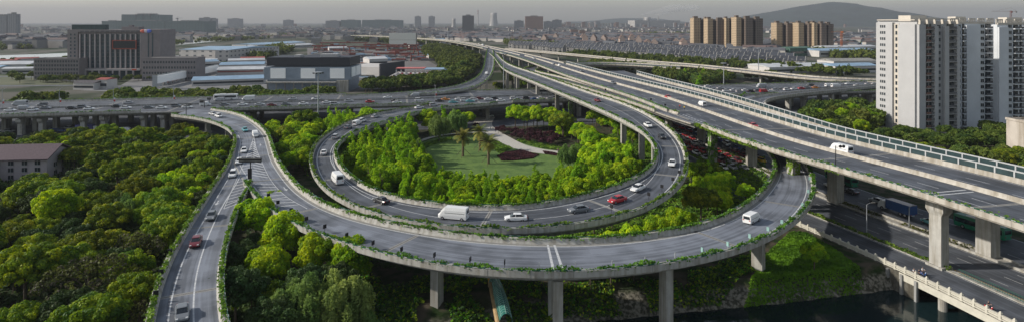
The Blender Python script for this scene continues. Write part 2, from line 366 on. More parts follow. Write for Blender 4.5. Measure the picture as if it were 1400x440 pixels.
# ---------------------------------------------------------------- ground, water
CAN_S = 0.228
def canal_edge(x): return 100.4+CAN_S*x            # y of the far water edge at x
def gheight(x, y):
    e = canal_edge(x); 
    if x < 15: e -= (15-x)*0.25
    steep = 2.2 if x > 52 else 2.2+(52-x)*0.22
    steep = min(steep, 14)
    t = (y-e)/steep
    base = -5.0 if t <= 0 else (0.0 if t >= 1 else -5.0*(1-t)**1.2)
    return base
def build_ground():
    xs = list(np.arange(-90, 200, 2.0)); ys = list(np.arange(60, 180, 1.6))
    V = []; F = []
    for y in ys:
        for x in xs:
            h = gheight(x, y)
            edge = min(x+90, 198-x, y-60, 178-y)
            if h < -0.2 and edge > 4: h += 0.25*math.sin(x*0.9+y*0.4)*math.sin(y*1.1)*min(1, -h)
            if edge <= 2 and y > 120: h = 0
            V.append((x, y, h))
    nx = len(xs)
    F = [[j*nx+i, j*nx+i+1, (j+1)*nx+i+1, (j+1)*nx+i] for j in range(len(ys)-1) for i in range(nx-1)]
    # coarse ring out to the horizon, stitched along the patch border
    x0, x1, y0, y1 = xs[0], xs[-1], ys[0], ys[-1]
    k = len(V); B = 15000
    V += [(-B, -300, 0), (B, -300, 0), (B, 16000, 0), (-B, 16000, 0), (x0, -300, 0), (x1, -300, 0), (x0, y0, gheight(x0, y0)), (x1, y0, -5)]
    top = [(len(ys)-1)*nx+i for i in range(nx)]; lft = [j*nx for j in range(len(ys))]; rgt = [j*nx+nx-1 for j in range(len(ys))]; bot = list(range(nx))
    for a in range(len(lft)-1): F.append([k, lft[a], lft[a+1]])
    F.append([k, lft[-1], k+3])
    for a in range(nx-1): F.append([k+3, top[a], top[a+1]])
    F.append([k+3, top[-1], k+2])
    for a in range(len(rgt)-1): F.append([k+2, rgt[a+1], rgt[a]])
    F.append([k+2, rgt[0], k+1])
    for a in range(nx-1): F.append([k+1, bot[a+1], bot[a]])
    F.append([k+1, bot[0], k])
    me = bpy.data.meshes.new('ground'); me.from_pydata(V, [], F)
    m = bpy.data.materials.new('ground_soil'); m.use_nodes = True; n, l = m.node_tree.nodes, m.node_tree.links
    b = n['Principled BSDF']; b.inputs['Roughness'].default_value = 0.95; b.inputs['Specular IOR Level'].default_value = 0.1
    tc = n.new('ShaderNodeTexCoord')
    def noise(sc, de=6):
        q = n.new('ShaderNodeTexNoise'); q.inputs['Scale'].default_value = sc; q.inputs['Detail'].default_value = de; l.new(tc.outputs['Object'], q.inputs['Vector']); return q
    def ramp(src, a, ca, bb, cb):
        r = n.new('ShaderNodeValToRGB'); r.color_ramp.elements[0].position = a; r.color_ramp.elements[1].position = bb
        r.color_ramp.elements[0].color = (*ca, 1); r.color_ramp.elements[1].color = (*cb, 1); l.new(src, r.inputs[0]); return r
    near = ramp(noise(0.35, 8).outputs['Fac'], 0.4, (0.018, 0.034, 0.010), 0.62, (0.075, 0.062, 0.045))
    rock = ramp(noise(1.6, 9).outputs['Fac'], 0.42, (0.05, 0.048, 0.035), 0.6, (0.20, 0.185, 0.15))
    far = ramp(noise(0.016, 10).outputs['Fac'], 0.44, (0.028, 0.042, 0.020), 0.57, (0.105, 0.10, 0.085))
    sp = n.new('ShaderNodeSeparateXYZ'); l.new(tc.outputs['Object'], sp.inputs[0])
    mr = n.new('ShaderNodeMapRange'); mr.inputs['From Min'].default_value = 250; mr.inputs['From Max'].default_value = 420; l.new(sp.outputs[1], mr.inputs['Value'])
    mz = n.new('ShaderNodeMapRange'); mz.inputs['From Min'].default_value = -0.8; mz.inputs['From Max'].default_value = -1.6; l.new(sp.outputs[2], mz.inputs['Value'])
    m1 = n.new('ShaderNodeMix'); m1.data_type = 'RGBA'; l.new(mz.outputs[0], m1.inputs[0]); l.new(near.outputs[0], m1.inputs[6]); l.new(rock.outputs[0], m1.inputs[7])
    m2 = n.new('ShaderNodeMix'); m2.data_type = 'RGBA'; l.new(mr.outputs[0], m2.inputs[0]); l.new(m1.outputs[2], m2.inputs[6]); l.new(far.outputs[0], m2.inputs[7])
    l.new(m2.outputs[2], b.inputs['Base Color']); me.materials.append(m)
    put('ground', me, kind='structure')
build_ground()
def water_mat(name, col, rough, sc, strength, spec=0.5):
    m = bpy.data.materials.new(name); m.use_nodes = True; n, l = m.node_tree.nodes, m.node_tree.links; b = n['Principled BSDF']
    b.inputs['Base Color'].default_value = (*col, 1); b.inputs['Roughness'].default_value = rough; b.inputs['Specular IOR Level'].default_value = spec
    tc = n.new('ShaderNodeTexCoord'); z = n.new('ShaderNodeTexNoise'); z.inputs['Scale'].default_value = sc; z.inputs['Detail'].default_value = 4; l.new(tc.outputs['Object'], z.inputs['Vector'])
    bp = n.new('ShaderNodeBump'); bp.inputs['Strength'].default_value = strength; bp.inputs['Distance'].default_value = 0.1; l.new(z.outputs['Fac'], bp.inputs['Height']); l.new(bp.outputs[0], b.inputs['Normal'])
    return m
w = MB(); w.poly([(-85, 61, -4), (195, 61, -4), (195, 170, -4), (-85, 170, -4)])
# the canal sheet is only seen where the ground dips below it
w.build('canal_water', water_mat('canal_water', (0.006, 0.016, 0.018), 0.06, 1.2, 0.25, 0.35), kind='structure')
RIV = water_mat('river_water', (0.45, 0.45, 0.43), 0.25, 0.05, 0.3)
def sheet(name, pts, z, mt, kind='structure', step=None):
    q = [P(x, y, z) for x, y in pts]; mb = MB(); mb.poly(q); return mb.build(name, mt, kind=kind)
sheet('river', [(-60, 84), (60, 79), (100, 77.5), (100, 72.5), (50, 74.5), (-60, 78)], 0.3, RIV)
sheet('river', [(190, 66), (240, 62.5), (300, 56.5), (352, 49.6), (352, 49.2), (300, 52), (262, 54.5), (235, 58), (190, 61)], 0.3, RIV)
sheet('river', [(245, 47), (300, 45.5), (300, 44.4), (245, 45.6)], 0.35, RIV)
sheet('river', [(350, 48), (400, 43.5), (420, 39.6), (390, 38.6), (405, 40), (392, 42.3), (350, 46.2)], 0.35, RIV)

# ---------------------------------------------------------------- leaves
def leaf_arrays(C, N, S, asp=1.5):
    n = len(C); N = N/np.maximum(np.linalg.norm(N, axis=1), 1e-6)[:, None]
    r = nrs.normal(size=(n, 3)); T = np.cross(N, r); T /= np.maximum(np.linalg.norm(T, axis=1), 1e-6)[:, None]
    B = np.cross(N, T); S = S[:, None]*0.5
    V = np.stack([C-T*S*asp, C-B*S+T*S*0.2, C+T*S*asp, C+B*S+T*S*0.2], 1).reshape(-1, 3)
    return V
def quad_mesh(name, V, mats, mi=None):
    n = len(V)//4; me = bpy.data.meshes.new(name)
    me.vertices.add(n*4); me.vertices.foreach_set('co', V.astype(np.float32).ravel())
    me.loops.add(n*4); me.loops.foreach_set('vertex_index', np.arange(n*4, dtype=np.int32))
    me.polygons.add(n); me.polygons.foreach_set('loop_start', np.arange(0, n*4, 4, dtype=np.int32))
    for m in mats: me.materials.append(m)
    if mi is not None: me.polygons.foreach_set('material_index', mi.astype(np.int32))
    me.update(calc_edges=True); me.validate(); return me
def lump_leaves(lumps, per, size, flat=0.25, fresh=0.4):
    Cs, Ns, Ss, Ms = [], [], [], []
    L = np.array([l[0] for l in lumps]); Rr = np.array([l[1] for l in lumps])
    for i, (c, r) in enumerate(lumps):
        n = int(per*r*r); d = nrs.normal(size=(n, 3)); d /= np.linalg.norm(d, axis=1)[:, None]
        d = d[d[:, 2] > -0.55]; q = c+d*(r*nrs.uniform(0.75, 1.06, len(d)))[:, None]*np.array([1, 1, 0.85])
        dist = np.linalg.norm(q[:, None, :]-L[None], axis=2)/Rr[None]; dist[:, i] = 9
        keep = dist.min(1) > 0.8; q = q[keep]; d = d[keep]
        Cs.append(q); Ns.append(d+nrs.normal(size=d.shape)*0.45); Ss.append(size*nrs.uniform(0.6, 1.3, len(q)))
        Ms.append(np.where(nrs.rand(len(q)) < (0.85 if nrs.rand() < fresh else 0.12), 1, 0))
    return np.vstack(Cs), np.vstack(Ns), np.concatenate(Ss), np.concatenate(Ms)
def trunk_mesh(h, r, spread, n=6, seed=0):
    R = random.Random(seed); mb = MB(); top = Vector((R.uniform(-.3, .3), R.uniform(-.3, .3), h*0.55))
    mb.tube((0, 0, -0.3), top, r, r*0.6, 8)
    for i in range(n):
        a = 2*PI*i/n+R.uniform(-.4, .4); e = Vector((math.cos(a)*spread*0.6, math.sin(a)*spread*0.6, h*R.uniform(0.7, 0.9)))
        mid = top.lerp(e, 0.5)+Vector((0, 0, -0.1*h*0.2)); s = top*R.uniform(0.65, 1.0)
        mb.tube(s, mid, r*0.4, r*0.28, 5); mb.tube(mid, e, r*0.28, r*0.1, 5)
    return mb.mesh('trunk', TRUNK)
def crown_round(h, rad, nl, per, size, seed, squash=0.75, lr=(0.22, 0.36), fresh=0.4):
    R = random.Random(seed); lumps = []; cz = h-rad*squash
    for i in range(nl):
        t = (i+0.5)/nl; z = 1-1.45*t; a = i*2.39996+R.uniform(-.4, .4); q = math.sqrt(max(0, 1-z*z))
        rr = rad*R.uniform(0.55, 0.95)
        if R.random() < 0.12: continue
        c = np.array([math.cos(a)*q*rr, math.sin(a)*q*rr, cz+z*rr*squash]); lumps.append((c, rad*R.uniform(*lr)))
    lumps.append((np.array([0, 0, cz]), rad*0.55))
    return lump_leaves(lumps, per, size, fresh=fresh)
def crown_cone(h, rad, per, size, seed):
    R = random.Random(seed); lumps = []; z = h*0.1
    while z < h*0.97:
        f = 1-(z/h); rr = rad*(f**0.7)*1.0; k = max(1, int(5*f+1))
        for i in range(k):
            a = R.uniform(0, 2*PI); lumps.append((np.array([math.cos(a)*rr*0.6, math.sin(a)*rr*0.6, z]), max(0.35, rr*0.5+0.1)))
        z += 0.55+0.5*f
    return lump_leaves(lumps, per, size, fresh=0)
def crown_willow(h, rad, size, seed, n=520):
    R = np.random.RandomState(seed); Cs = []; Ns = []; K = 20; cl = []
    for i in range(K):
        q = math.sqrt((i+.5)/K)*rad*0.85; a = i*2.4+R.uniform(-.3, .3); cl.append((q*math.cos(a), q*math.sin(a), h*(1-0.30*(q/rad)**2)*R.uniform(0.72, 1.08)))
    for i in range(n):
        cx, cy, ch = cl[R.randint(K)]; b_ = R.uniform(0, 2*PI); w = R.uniform(0.1, 1.15); x, y = cx+math.cos(b_)*w, cy+math.sin(b_)*w; top = ch-w*w*0.8; ln = R.uniform(0.25, 0.8)*top*0.85
        k = max(6, int(ln/0.12)); t = np.linspace(0, 1, k)[:, None]; dirx = np.array([math.cos(b_), math.sin(b_), 0])
        p = np.array([x, y, top])+dirx*(0.45*np.sin(t*2.2))-np.array([0, 0, ln])*t+R.normal(size=(k, 3))*0.08
        Cs.append(p); Ns.append(np.tile(dirx, (k, 1))+R.normal(size=(k, 3))*0.6)
    C = np.vstack(Cs); return C, np.vstack(Ns), size*R.uniform(0.6, 1.3, len(C)), np.zeros(len(C))
def crown_flat(h, rad, per, size, seed):
    R = random.Random(seed); lumps = []
    for i in range(75):
        a = i*2.39996; q = math.sqrt((i+0.5)/75)*rad; z = h*(1-0.28*(q/rad)**2)+R.uniform(-0.5, 0.4)
        lumps.append((np.array([math.cos(a)*q+R.uniform(-.4, .4), math.sin(a)*q+R.uniform(-.4, .4), z-0.5]), R.uniform(0.5, 0.95)))
    C, N, S, M = lump_leaves(lumps, per, size, fresh=0.15)
    M = (nrs.rand(len(C)) < 0.35).astype(int); return C, N, S, M

TREES = {}
def tree_proto(kind, name, cat, mats, arr, h, r, spread, n=6, asp=1.5, seed=0):
    C, N, S, M = arr; M = np.minimum(M, len(mats)-1)
    t = thing(name, kind, cat)
    put('trunk', trunk_mesh(h, r, spread, n, seed), t)
    put('crown', quad_mesh('crown', leaf_arrays(C, N, S, asp), mats, M), t)
    proto_done(t); TREES.setdefault(kind, []).append((t, spread)); return t
for k in range(4):
    tree_proto('camphor', 'round_tree', 'tree', LEAF_CAM, crown_round(8.5, 3.6, 50, 330, 0.29, k, 0.85, (0.17, 0.34), fresh=0.4), 8.5, 0.22, 3.6, seed=k)
    tree_proto('wood', 'broadleaf_tree', 'tree', LEAF_WOOD, crown_round(11, 5.6, 120, 230, 0.31, k+10, 0.6, (0.09, 0.22), 0.45), 11, 0.3, 5.6, seed=k+5)
for k in range(3):
    tree_proto('dark', 'dark_tree', 'tree', LEAF_DARK, crown_round(10, 4.8, 85, 210, 0.31, k+20, 0.7, (0.11, 0.24), 0.3), 10, 0.28, 4.8, seed=k+9)
    tree_proto('redwood', 'conifer', 'conifer', LEAF_CON, crown_cone(10.5+k*0.8, 3.1, 250, 0.26, k+30), 11, 0.18, 1.5, n=4, asp=1.9, seed=k+12)
    tree_proto('far', 'roadside_tree', 'tree', LEAF_FAR, crown_round(8.5, 4.3, 26, 34, 0.85, k+40, 0.75, (0.24, 0.40), 0.4), 8.5, 0.25, 4.0, seed=k+15)
for k in range(2):
    tree_proto('willow', 'willow_tree', 'willow', LEAF_WIL, crown_willow(9.5, 4.0, 0.2, k+50), 9.0, 0.25, 3.4, asp=3.0, seed=k+18)
    tree_proto('olive', 'feathery_tree', 'tree', LEAF_OLV, crown_flat(8.5, 7.0, 150, 0.26, k+60), 8.0, 0.25, 6.4, n=10, seed=k+20)
    tree_proto('plum', 'plum_tree', 'tree', LEAF_RED, crown_round(3.6, 1.8, 18, 240, 0.26, k+70, 0.8), 3.4, 0.09, 1.6, seed=k+22)
    tree_proto('shrub', 'shrub', 'shrub', LEAF_WOOD, crown_round(2.6, 1.7, 16, 240, 0.28, k+80, 0.75, fresh=0.4), 2.2, 0.06, 1.4, seed=k+24)

def palm_proto():
    t = thing('palm_tree', 'palm', 'palm'); mb = MB()
    zs = np.linspace(0, 4.6, 14)
    for a, b in zip(zs[:-1], zs[1:]): mb.tube((0, 0, a-0.1), (0, 0, b), 0.34+0.05*math.sin(a*9), 0.28, 9)
    mb.sphere((0, 0, 4.8), 0.55, 8)
    mb.build('trunk', mat('palm_bark', (0.12, 0.09, 0.05), 0.95, 0.3, 3.0), t)
    Q = []; R = random.Random(4)
    for i in range(46):
        a = 2.39996*i; el = R.uniform(-0.35, 1.3); L = R.uniform(2.6, 3.3); d = Vector((math.cos(a), math.sin(a), 0)); side = Vector((-d.y, d.x, 0))
        prev = Vector((0, 0, 5.0)); ang = el; pts = [prev.copy()]
        for s in range(9):
            prev = prev+(d*math.cos(ang)+Vector((0, 0, math.sin(ang))))*(L/9); ang -= 0.13; pts.append(prev.copy())
        for s in range(9):
            p, q = pts[s], pts[s+1]; m = (p+q)/2; up = Vector((0, 0, 1)); w = 0.6*math.sin(PI*(s+1.2)/10.5)+0.05
            for sg in (-1, 1):
                for fr in (0.25, 0.75):
                    b = p.lerp(q, fr); tip = b+(side*sg*w+(q-p).normalized()*w*0.6-up*w*0.12); wd = (q-p).normalized()*0.07
                    Q += [b-wd, tip-wd*0.3, tip+wd*0.3, b+wd]
            Q += [p-side*0.03, p+side*0.03, q+side*0.03, q-side*0.03]
    put('crown', quad_mesh('crown', np.array([tuple(v) for v in Q]), LEAF_PALM), t)
    return proto_done(t)
PALM = palm_proto()
# ---------------------------------------------------------------- road geometry
def V3(*a): return np.array(a, float)
AX = np.arange(-520, 521, 4.0)
A_R = np.stack([AX, 299+0.203*AX, 0*AX+9.0], 1)        # near edge
A_L = np.stack([AX-9, 345+0.203*AX, 0*AX+9.0], 1)      # far edge
RA = Road(A_L, A_R)
B1_in = [(262,149,9.02),(285,150.6,9.02),(310,154,9.02),(332,160,9.02),(350,171,9.02),(363,184,9.02),(370,204,9.02),(375,220,9.02),(395,249,9.02),(416,269,9.02),(454,290,9.02),(500,304,9),(542,313,9),(617,326,9),(717,334,9),(817,334,9),(867,329,9),(933,320,9),(983,307,9),(1033,278,9),(1052,257,9),(1063,238,9),(1060,218,9),(1044,199,9),(1022,181,9),(1010,165,9),(1006,150,9),(1010,138,9),(1020,129,9)]
B1_out = [(235,158.5,9.02),(262,161.5,9.02),(284,165.5,9.02),(303,171.5,9.02),(319,181,9.02),(325,194,9.02),(321,210,9.02),(320,222,9.02),(337,250,9.02),(357,276,9.02),(378,293,9.02),(405,309,9),(435,323,9),(467,334,9),(542,355,9),(617,369,9),(717,378,9),(817,375,9),(933,362,9),(983,351,9),(1043,330,9),(1083,305,9),(1105,279,9),(1111,253,9),(1103,232,9),(1088,211,9),(1066,192,9),(1050,176,9),(1042,160,9),(1043,146,9),(1050,135,9)]
RB = Road.edges(B1_in, B1_out, 3.0, 60, flip=True)      # travelling away from the viaduct: L = outer (right-hand turn side), R = inner
LB_out = [(319,181,8.98),(325,194,8.98),(319,212,8.98),(316,224,8.98),(298,252,8.98),(278,284,8.98),(257,318,8.98),(241,345,8.98),(229,372,8.98),(218,405,8.98),(210,440,8.98),(205,475,8.98),(204,520,8.98)]
LB_in = [(345,181,8.98),(352,200,8.98),(350,225,8.98),(343,247,8.98),(325,279,8.98),(312,312,8.98),(304,338,8.98),(298,365,8.98),(296,402,8.98),(300,440,8.98),(307,475,8.98),(318,520,8.98)]
RL = Road.edges(LB_in, LB_out, 3.0, 40, flip=False)
C_in = [(700,140.6,9.01),(660,144.6,9.01),(600,149.6,9.03),(557,159,9.1),(520,170,9.15),(490,180.5,9.2),(468,191,9.2),(458,202,9.2),(456,215,9.2),(462,229,9.2),(475,243,9.2),(490,255,9.2),(509,265,9.2),(536,274,9.2),(560,279,9.2),(592,284,9.2),(667,289,9.25),(742,286,9.4),(817,271,10.0),(867,254,10.8),(892,237,11.5),(900,223,12.1),(901,209,12.8),(893,194,13.6),(875,178.5,14.5),(845,162,15.4),(800,142,16),(759,125,16.1),(725,111,16),(702,102,15.8),(689,95,15.6),(682,87,15.3),(676,79,15.1),(668,72,15.01)]
C_out = [(690,140.3,9.01),(640,141.8,9.01),(600,144.2,9.03),(560,149,9.1),(520,156,9.15),(493,162.5,9.2),(474,170.5,9.2),(456,180,9.2),(441,191,9.2),(431,204,9.2),(427,220,9.2),(432,240,9.2),(447,260,9.2),(467,275,9.2),(517,296,9.2),(592,313,9.2),(667,319,9.25),(742,318,9.4),(817,307,10.0),(867,292,10.8),(915,264,11.5),(932,245,12.1),(937,224,12.8),(935,207,13.6),(927,192,14.2),(914,178,14.8),(891,162,15.4),(868,150,15.8),(845,141,16),(800,126.5,16.1),(759,111.5,16.1),(725,99.5,16),(700,91,15.8),(688,84,15.5),(681,77,15.2),(675,70.5,15.01)]
RC = Road.edges(C_in, C_out, 3.0, 50, flip=True)        # L = outer, R = inner (travel order: viaduct -> loop -> expressway)
E_l = [(470,132.2,9.01),(520,130.6,9.02),(560,128,9.2),(600,124,9.8),(630,118.5,10.6),(652,108.5,11.6),(661,97,12.6),(664,84,13.8),(666,72,14.8),(667,67,15)]
E_r = [(500,133,9.01),(545,132.4,9.02),(590,131,9.3),(627,126,10.2),(652,119,11),(668,107,12),(674,94,13),(675,82,14),(674,74,14.8),(673,69,15)]
RE = Road.edges(E_l, E_r, 5.0, 40)
D_near = [(1520,352),(1400,312),(1302,278),(1239,259),(1194,246.5),(1137,230),(1074,211.5),(1017,195),(960,171),(905,149),(868,134),(800,112.8),(759,98.5),(714,81.6),(677,71),(655,65.6),(635,61.4),(605,56.4),(569,53.6),(530,51.2),(480,49)]
dn = smooth_line(resample(cr([P(x, y, 15.0) for x, y in D_near]), 4.0), 30)[::-1]     # runs towards the camera: right side = image right?
dn = dn[::-1]                                                                          # from camera outwards
dist = np.r_[0, np.cumsum(np.linalg.norm(np.diff(dn, axis=0), axis=1))]
dw = np.interp(dist, [0, 250, 560, 700, 2500], [28, 28, 21, 20, 20])
RD = Road.offset(dn, 0.0*dist, dw)                       # L = near (west) edge, R = east edge
D2_near = [(960,173,15),(909,157,14.9),(868,142.5,14.5),(800,121.5,13.4),(760,110,12.6),(738,104.5,12),(723,100,11.4),(717,96.5,10.9),(722,93.2,10.4),(738,90.4,9.8),(765,88,9.2),(800,86.5,9),(850,86.5,9),(930,91,9)]
D2_far = [(960,168,15),(905,150,14.9),(868,135.5,14.5),(800,115.5,13.4),(765,106,12.6),(745,101.5,12),(735,99,11.5),(731,96.8,11),(738,94.8,10.6),(752,93,10),(775,91,9.4),(800,89.4,9),(850,89.6,9),(930,94.5,9)]
R2 = Road.edges(D2_far, D2_near, 3.0, 24)
G_out = [(1300,112.5,9.01),(1199,119.5,10),(1136,126,10.7),(1091,130.5,11.2),(1064,134,11.6),(1050,137,12),(1044.5,141,12.4),(1049,148.5,13),(1066,158,14),(1085,165.5,15.02)]
G_in = [(1300,110.8,9.01),(1199,116.6,10),(1136,122.5,10.7),(1091,126.8,11.2),(1050,131.5,11.6),(1026,137,12),(1017,142.5,12.5),(1024,150,13.1),(1046,160,14),(1068,167.5,15.02)]
RG = Road.edges(G_out, G_in, 3.0, 24)
I_l = [(690,66.8,9),(706,68,9),(770,73.5,9),(833,79.3,9),(884,84,9),(948,89,9),(1004,94.5,9),(1079,102.5,9),(1120,106.5,9),(1189,109.5,9),(1300,113,9)]
I_r = [(690,68,9),(706,69.2,9),(770,75,9),(833,81.2,9),(884,86,9),(948,91.6,9),(1004,97.5,9),(1079,106,9),(1120,110,9),(1189,113,9),(1300,116.5,9)]
RI = Road.edges(I_l, I_r, 6.0, 30)
# ramp that peels off the east side of the expressway behind the noise barrier
ihi = int(np.argmin(abs(dist-330))); 
dh = dist[:ihi+1]
RH = Road.offset(dn[:ihi+1], np.interp(dist[:ihi+1], [0, 330], [28.6, 28.6]), np.interp(dist[:ihi+1], [0, 30, 90, 150, 260, 330], [32.5, 33, 34.5, 38.5, 45, 50]))
for q in (RH.L, RH.R): q[:, 2] = 15.0
RH = Road(RH.L, RH.R)
VIAD = [(RA, 3), (RB, 2), (RL, 2), (RC, 2), (RE, 2), (RD, 3), (R2, 1), (RG, 2), (RI, 1)]

# ---------------------------------------------------------------- viaduct builder
def leaf_along(name, road, side, i0, i1, per_m, size, off, z0, z1, spread, mats, parent, clump=True, seed=0):
    """planting in the trough of a parapet: one part"""
    R = np.random.RandomState(seed+5); E = road.L if side == 'L' else road.R; sg = -1 if side == 'L' else 1
    seg = E[i0:i1]; d = np.r_[0, np.cumsum(np.linalg.norm(np.diff(seg, axis=0), axis=1))]
    n = int(d[-1]*per_m); t = R.uniform(0, d[-1], n)
    if clump:
        ph = R.uniform(0, 9, 3); keep = (np.sin(t*0.9+ph[0])+np.sin(t*0.37+ph[1])+np.sin(t*2.3+ph[2])+R.uniform(-1.2, 1.2, n)) > -1.9; t = t[keep]; n = len(t)
    nn = road.N[i0:i1]*sg
    C = np.stack([np.interp(t, d, seg[:, k]) for k in range(3)], 1); Nn = np.stack([np.interp(t, d, nn[:, k]) for k in range(3)], 1)
    hgt = R.uniform(0, 1, n)**1.2*(0.55+0.45*np.sin(t*0.7)*np.sin(t*0.23+1)); C = C+Nn*(off+R.normal(size=n)*spread)[:, None]; C[:, 2] += z0+(z1-z0)*hgt
    N = R.normal(size=(n, 3))*0.6+np.array([0, 0, 0.6])+Nn*0.3
    return put(name, quad_mesh(name, leaf_arrays(C, N, size*R.uniform(0.6, 1.3, n)), mats), parent)
def rail_along(road, side, i0, i1, off, parent):
    """green rail with small pale reflectors on the outer lip, one continuous object"""
    g = MB()
    road.sect([(side, off-0.03, 1.0), (side, off+0.03, 1.0), (side, off+0.03, 1.12), (side, off-0.03, 1.12)], 0, g, i0, i1)
    E = road.L if side == 'L' else road.R; sg = -1 if side == 'L' else 1
    d0, d1 = road.S[i0], road.S[i1-1]; d = d0
    while d < d1-1.2:
        a = np.array([np.interp(d, road.S, E[:, k]) for k in range(3)]); b = np.array([np.interp(d+0.75, road.S, E[:, k]) for k in range(3)])
        nn = np.array([np.interp(d, road.S, road.N[:, k]) for k in range(3)])*sg
        o = nn*(off+0.02); o2 = nn*(off+0.07)
        g.hexa([a+o+(0, 0, 1.01), b+o+(0, 0, 1.01), b+o2+(0, 0, 1.01), a+o2+(0, 0, 1.01)], [a+o+(0, 0, 1.13), b+o+(0, 0, 1.13), b+o2+(0, 0, 1.13), a+o2+(0, 0, 1.13)], 1)
        p = a+nn*off; g.box((p[0], p[1], p[2]+0.7), (0.06, 0.06, 0.5)); d += 1.9
    g.build('railing', [GREENR, WHITER], parent)
def gap_ranges(n, gaps):
    """index ranges left over once the gaps are taken out"""
    rs = []; a = 0
    for g0, g1 in sorted(gaps):
        if g0 > a: rs.append((a, g0))
        a = max(a, g1)
    if a < n-1: rs.append((a, n))
    return [r for r in rs if r[1]-r[0] > 1]
def pier(mb, base, top, size, rz, cap=None, hammer=None):
    h = top-base[2]
    mb.box((base[0], base[1], base[2]-0.5), (size[0], size[1], h+0.5-(1.2 if hammer else 0)), rz)
    if hammer:
        ca, sa = math.cos(rz), math.sin(rz); z0 = top-2.2; z1 = top
        def q(x, y, z): return (base[0]+x*ca-y*sa, base[1]+x*sa+y*ca, z)
        a, b = size[0]/2+0.003, size[1]/2+0.003; W = hammer/2
        mb.hexa([q(-a, -b, z0), q(a, -b, z0), q(a, b, z0), q(-a, b, z0)], [q(-a-.05, -W, z0+1.0), q(a+.05, -W, z0+1.0), q(a+.05, W, z0+1.0), q(-a-.05, W, z0+1.0)])
        mb.hexa([q(-a-.05, -W, z0+1.0), q(a+.05, -W, z0+1.0), q(a+.05, W, z0+1.0), q(-a-.05, W, z0+1.0)], [q(-a-.05, -W, z1), q(a+.05, -W, z1), q(a+.05, W, z1), q(-a-.05, W, z1)])
def viaduct(name, label, road, asph, conc=CONC, gapsL=(), gapsR=(), plantL=True, plantR=True, piers=(), girder=1.3, fas=0.5, boxfrac=0.6, railL=True, railR=True, cat='flyover', pH=0.95, leafden=16, seed=0, i0=0, i1=None):
    t = thing(name, label, cat); n = len(road.L)
    d = MB(); road.sect([('L', 0.45, -0.03), ('L', 0.45, -fas), ('L', -1.8, -fas-0.35), ('R', -1.8, -fas-0.35), ('R', 0.45, -fas), ('R', 0.45, -0.03)][::-1], 0, d)
    dk = d.build('deck', conc, t)
    b = MB(); w = road.W.min()*(1-boxfrac)/2
    road.sect([('L', -w, -fas-0.3), ('L', -w-0.5, -fas-girder), ('R', -w-0.5, -fas-girder), ('R', -w, -fas-0.3)][::-1], 0, b); b.build('box_girder', CONCD, t)
    road.surface('road_surface', asph, t)
    for side, gaps, pl, rl in (('L', gapsL, plantL, railL), ('R', gapsR, plantR, railR)):
        for a, c in gap_ranges(n, gaps):
            m = MB(); pr = [(side, 0.5, -fas-0.02), (side, 0.5, pH), (side, 0.28, pH), (side, 0.10, 0.35), (side, -0.10, 0.003)]
            m = MB(); road.sect(pr if side == 'R' else pr[::-1], 0, m, a, c)
            if pl:
                pr = [(side, 0.503, -fas+0.1), (side, 1.0, -fas+0.35), (side, 1.0, pH-0.05), (side, 0.503, pH-0.06)]
                road.sect(pr if side == 'L' else pr[::-1], 0, m, a, c)
                dj = road.S[a]+2.0
                while dj < road.S[c-1]-.2:
                    k_ = int(np.searchsorted(road.S, dj)); E_ = road.L if side == 'L' else road.R; sg_ = -1 if side == 'L' else 1
                    e_ = np.array([np.interp(dj, road.S, E_[:, q]) for q in range(3)])+road.N[k_]*sg_*1.006
                    m.box((e_[0], e_[1], e_[2]-fas+.37), (.07, .03, pH+fas-.45), road.head(dj), 1); dj += 6.0
            p = m.build('parapet', [conc, CONCD], t)
            if rl: rail_along(road, side, a, c, 0.95 if pl else 0.4, p)
            if pl: leaf_along('trough_planting', road, side, a, c, leafden*2.4, 0.36, 0.55, pH-0.25, pH+0.75, 0.2, LEAF_HEDGE, p, seed=seed)
    if piers:
        for pm in piers:
            pm.build('pier', CONC, t)
    return t
def std_piers(road, ds, size=(1.5, 1.7), offs=(0.5,), zb=0.0, fas=0.5, girder=1.3, hammer=None, below=None):
    out = []
    for d in ds:
        for v in offs:
            p = road.at(d, v); rz = road.head(d); m = MB()
            g = min(zb, gheight(p.x, p.y) if 60 < p.y < 178 and -90 < p.x < 198 else 0)
            pier(m, (p.x, p.y, g), p.z-fas-girder+0.02, size, rz, hammer=hammer); out.append(m)
    return out
def idx_range(road, cond):
    k = [i for i in range(len(road.C)) if cond(i)]
    return (k[0], k[-1]+1) if k else (0, 0)
xpx = lambda q: 700+FPX*q[0]/q[1]

def road_marks(t, road, edge=0.55, lanes=(), d0=0, d1=None, edges=('L', 'R'), dash=(4, 6)):
    d1 = road.S[-1] if d1 is None else d1; m = MB()
    for e in edges: road.stripe(m, d0, d1, edge, edge+0.22, fromR=(e == 'R'))
    for v in lanes:
        d = d0
        while d < d1-dash[0]:
            w = float(np.interp(d, road.S, road.W)); c = w*v if v < 1 else v
            road.stripe(m, d, d+dash[0], c-0.08, c+0.08); d += dash[0]+dash[1]
    return m
def solid(m, road, d0, d1, off, fromR=False, w=0.22): road.stripe(m, d0, d1, off, off+w, fromR)

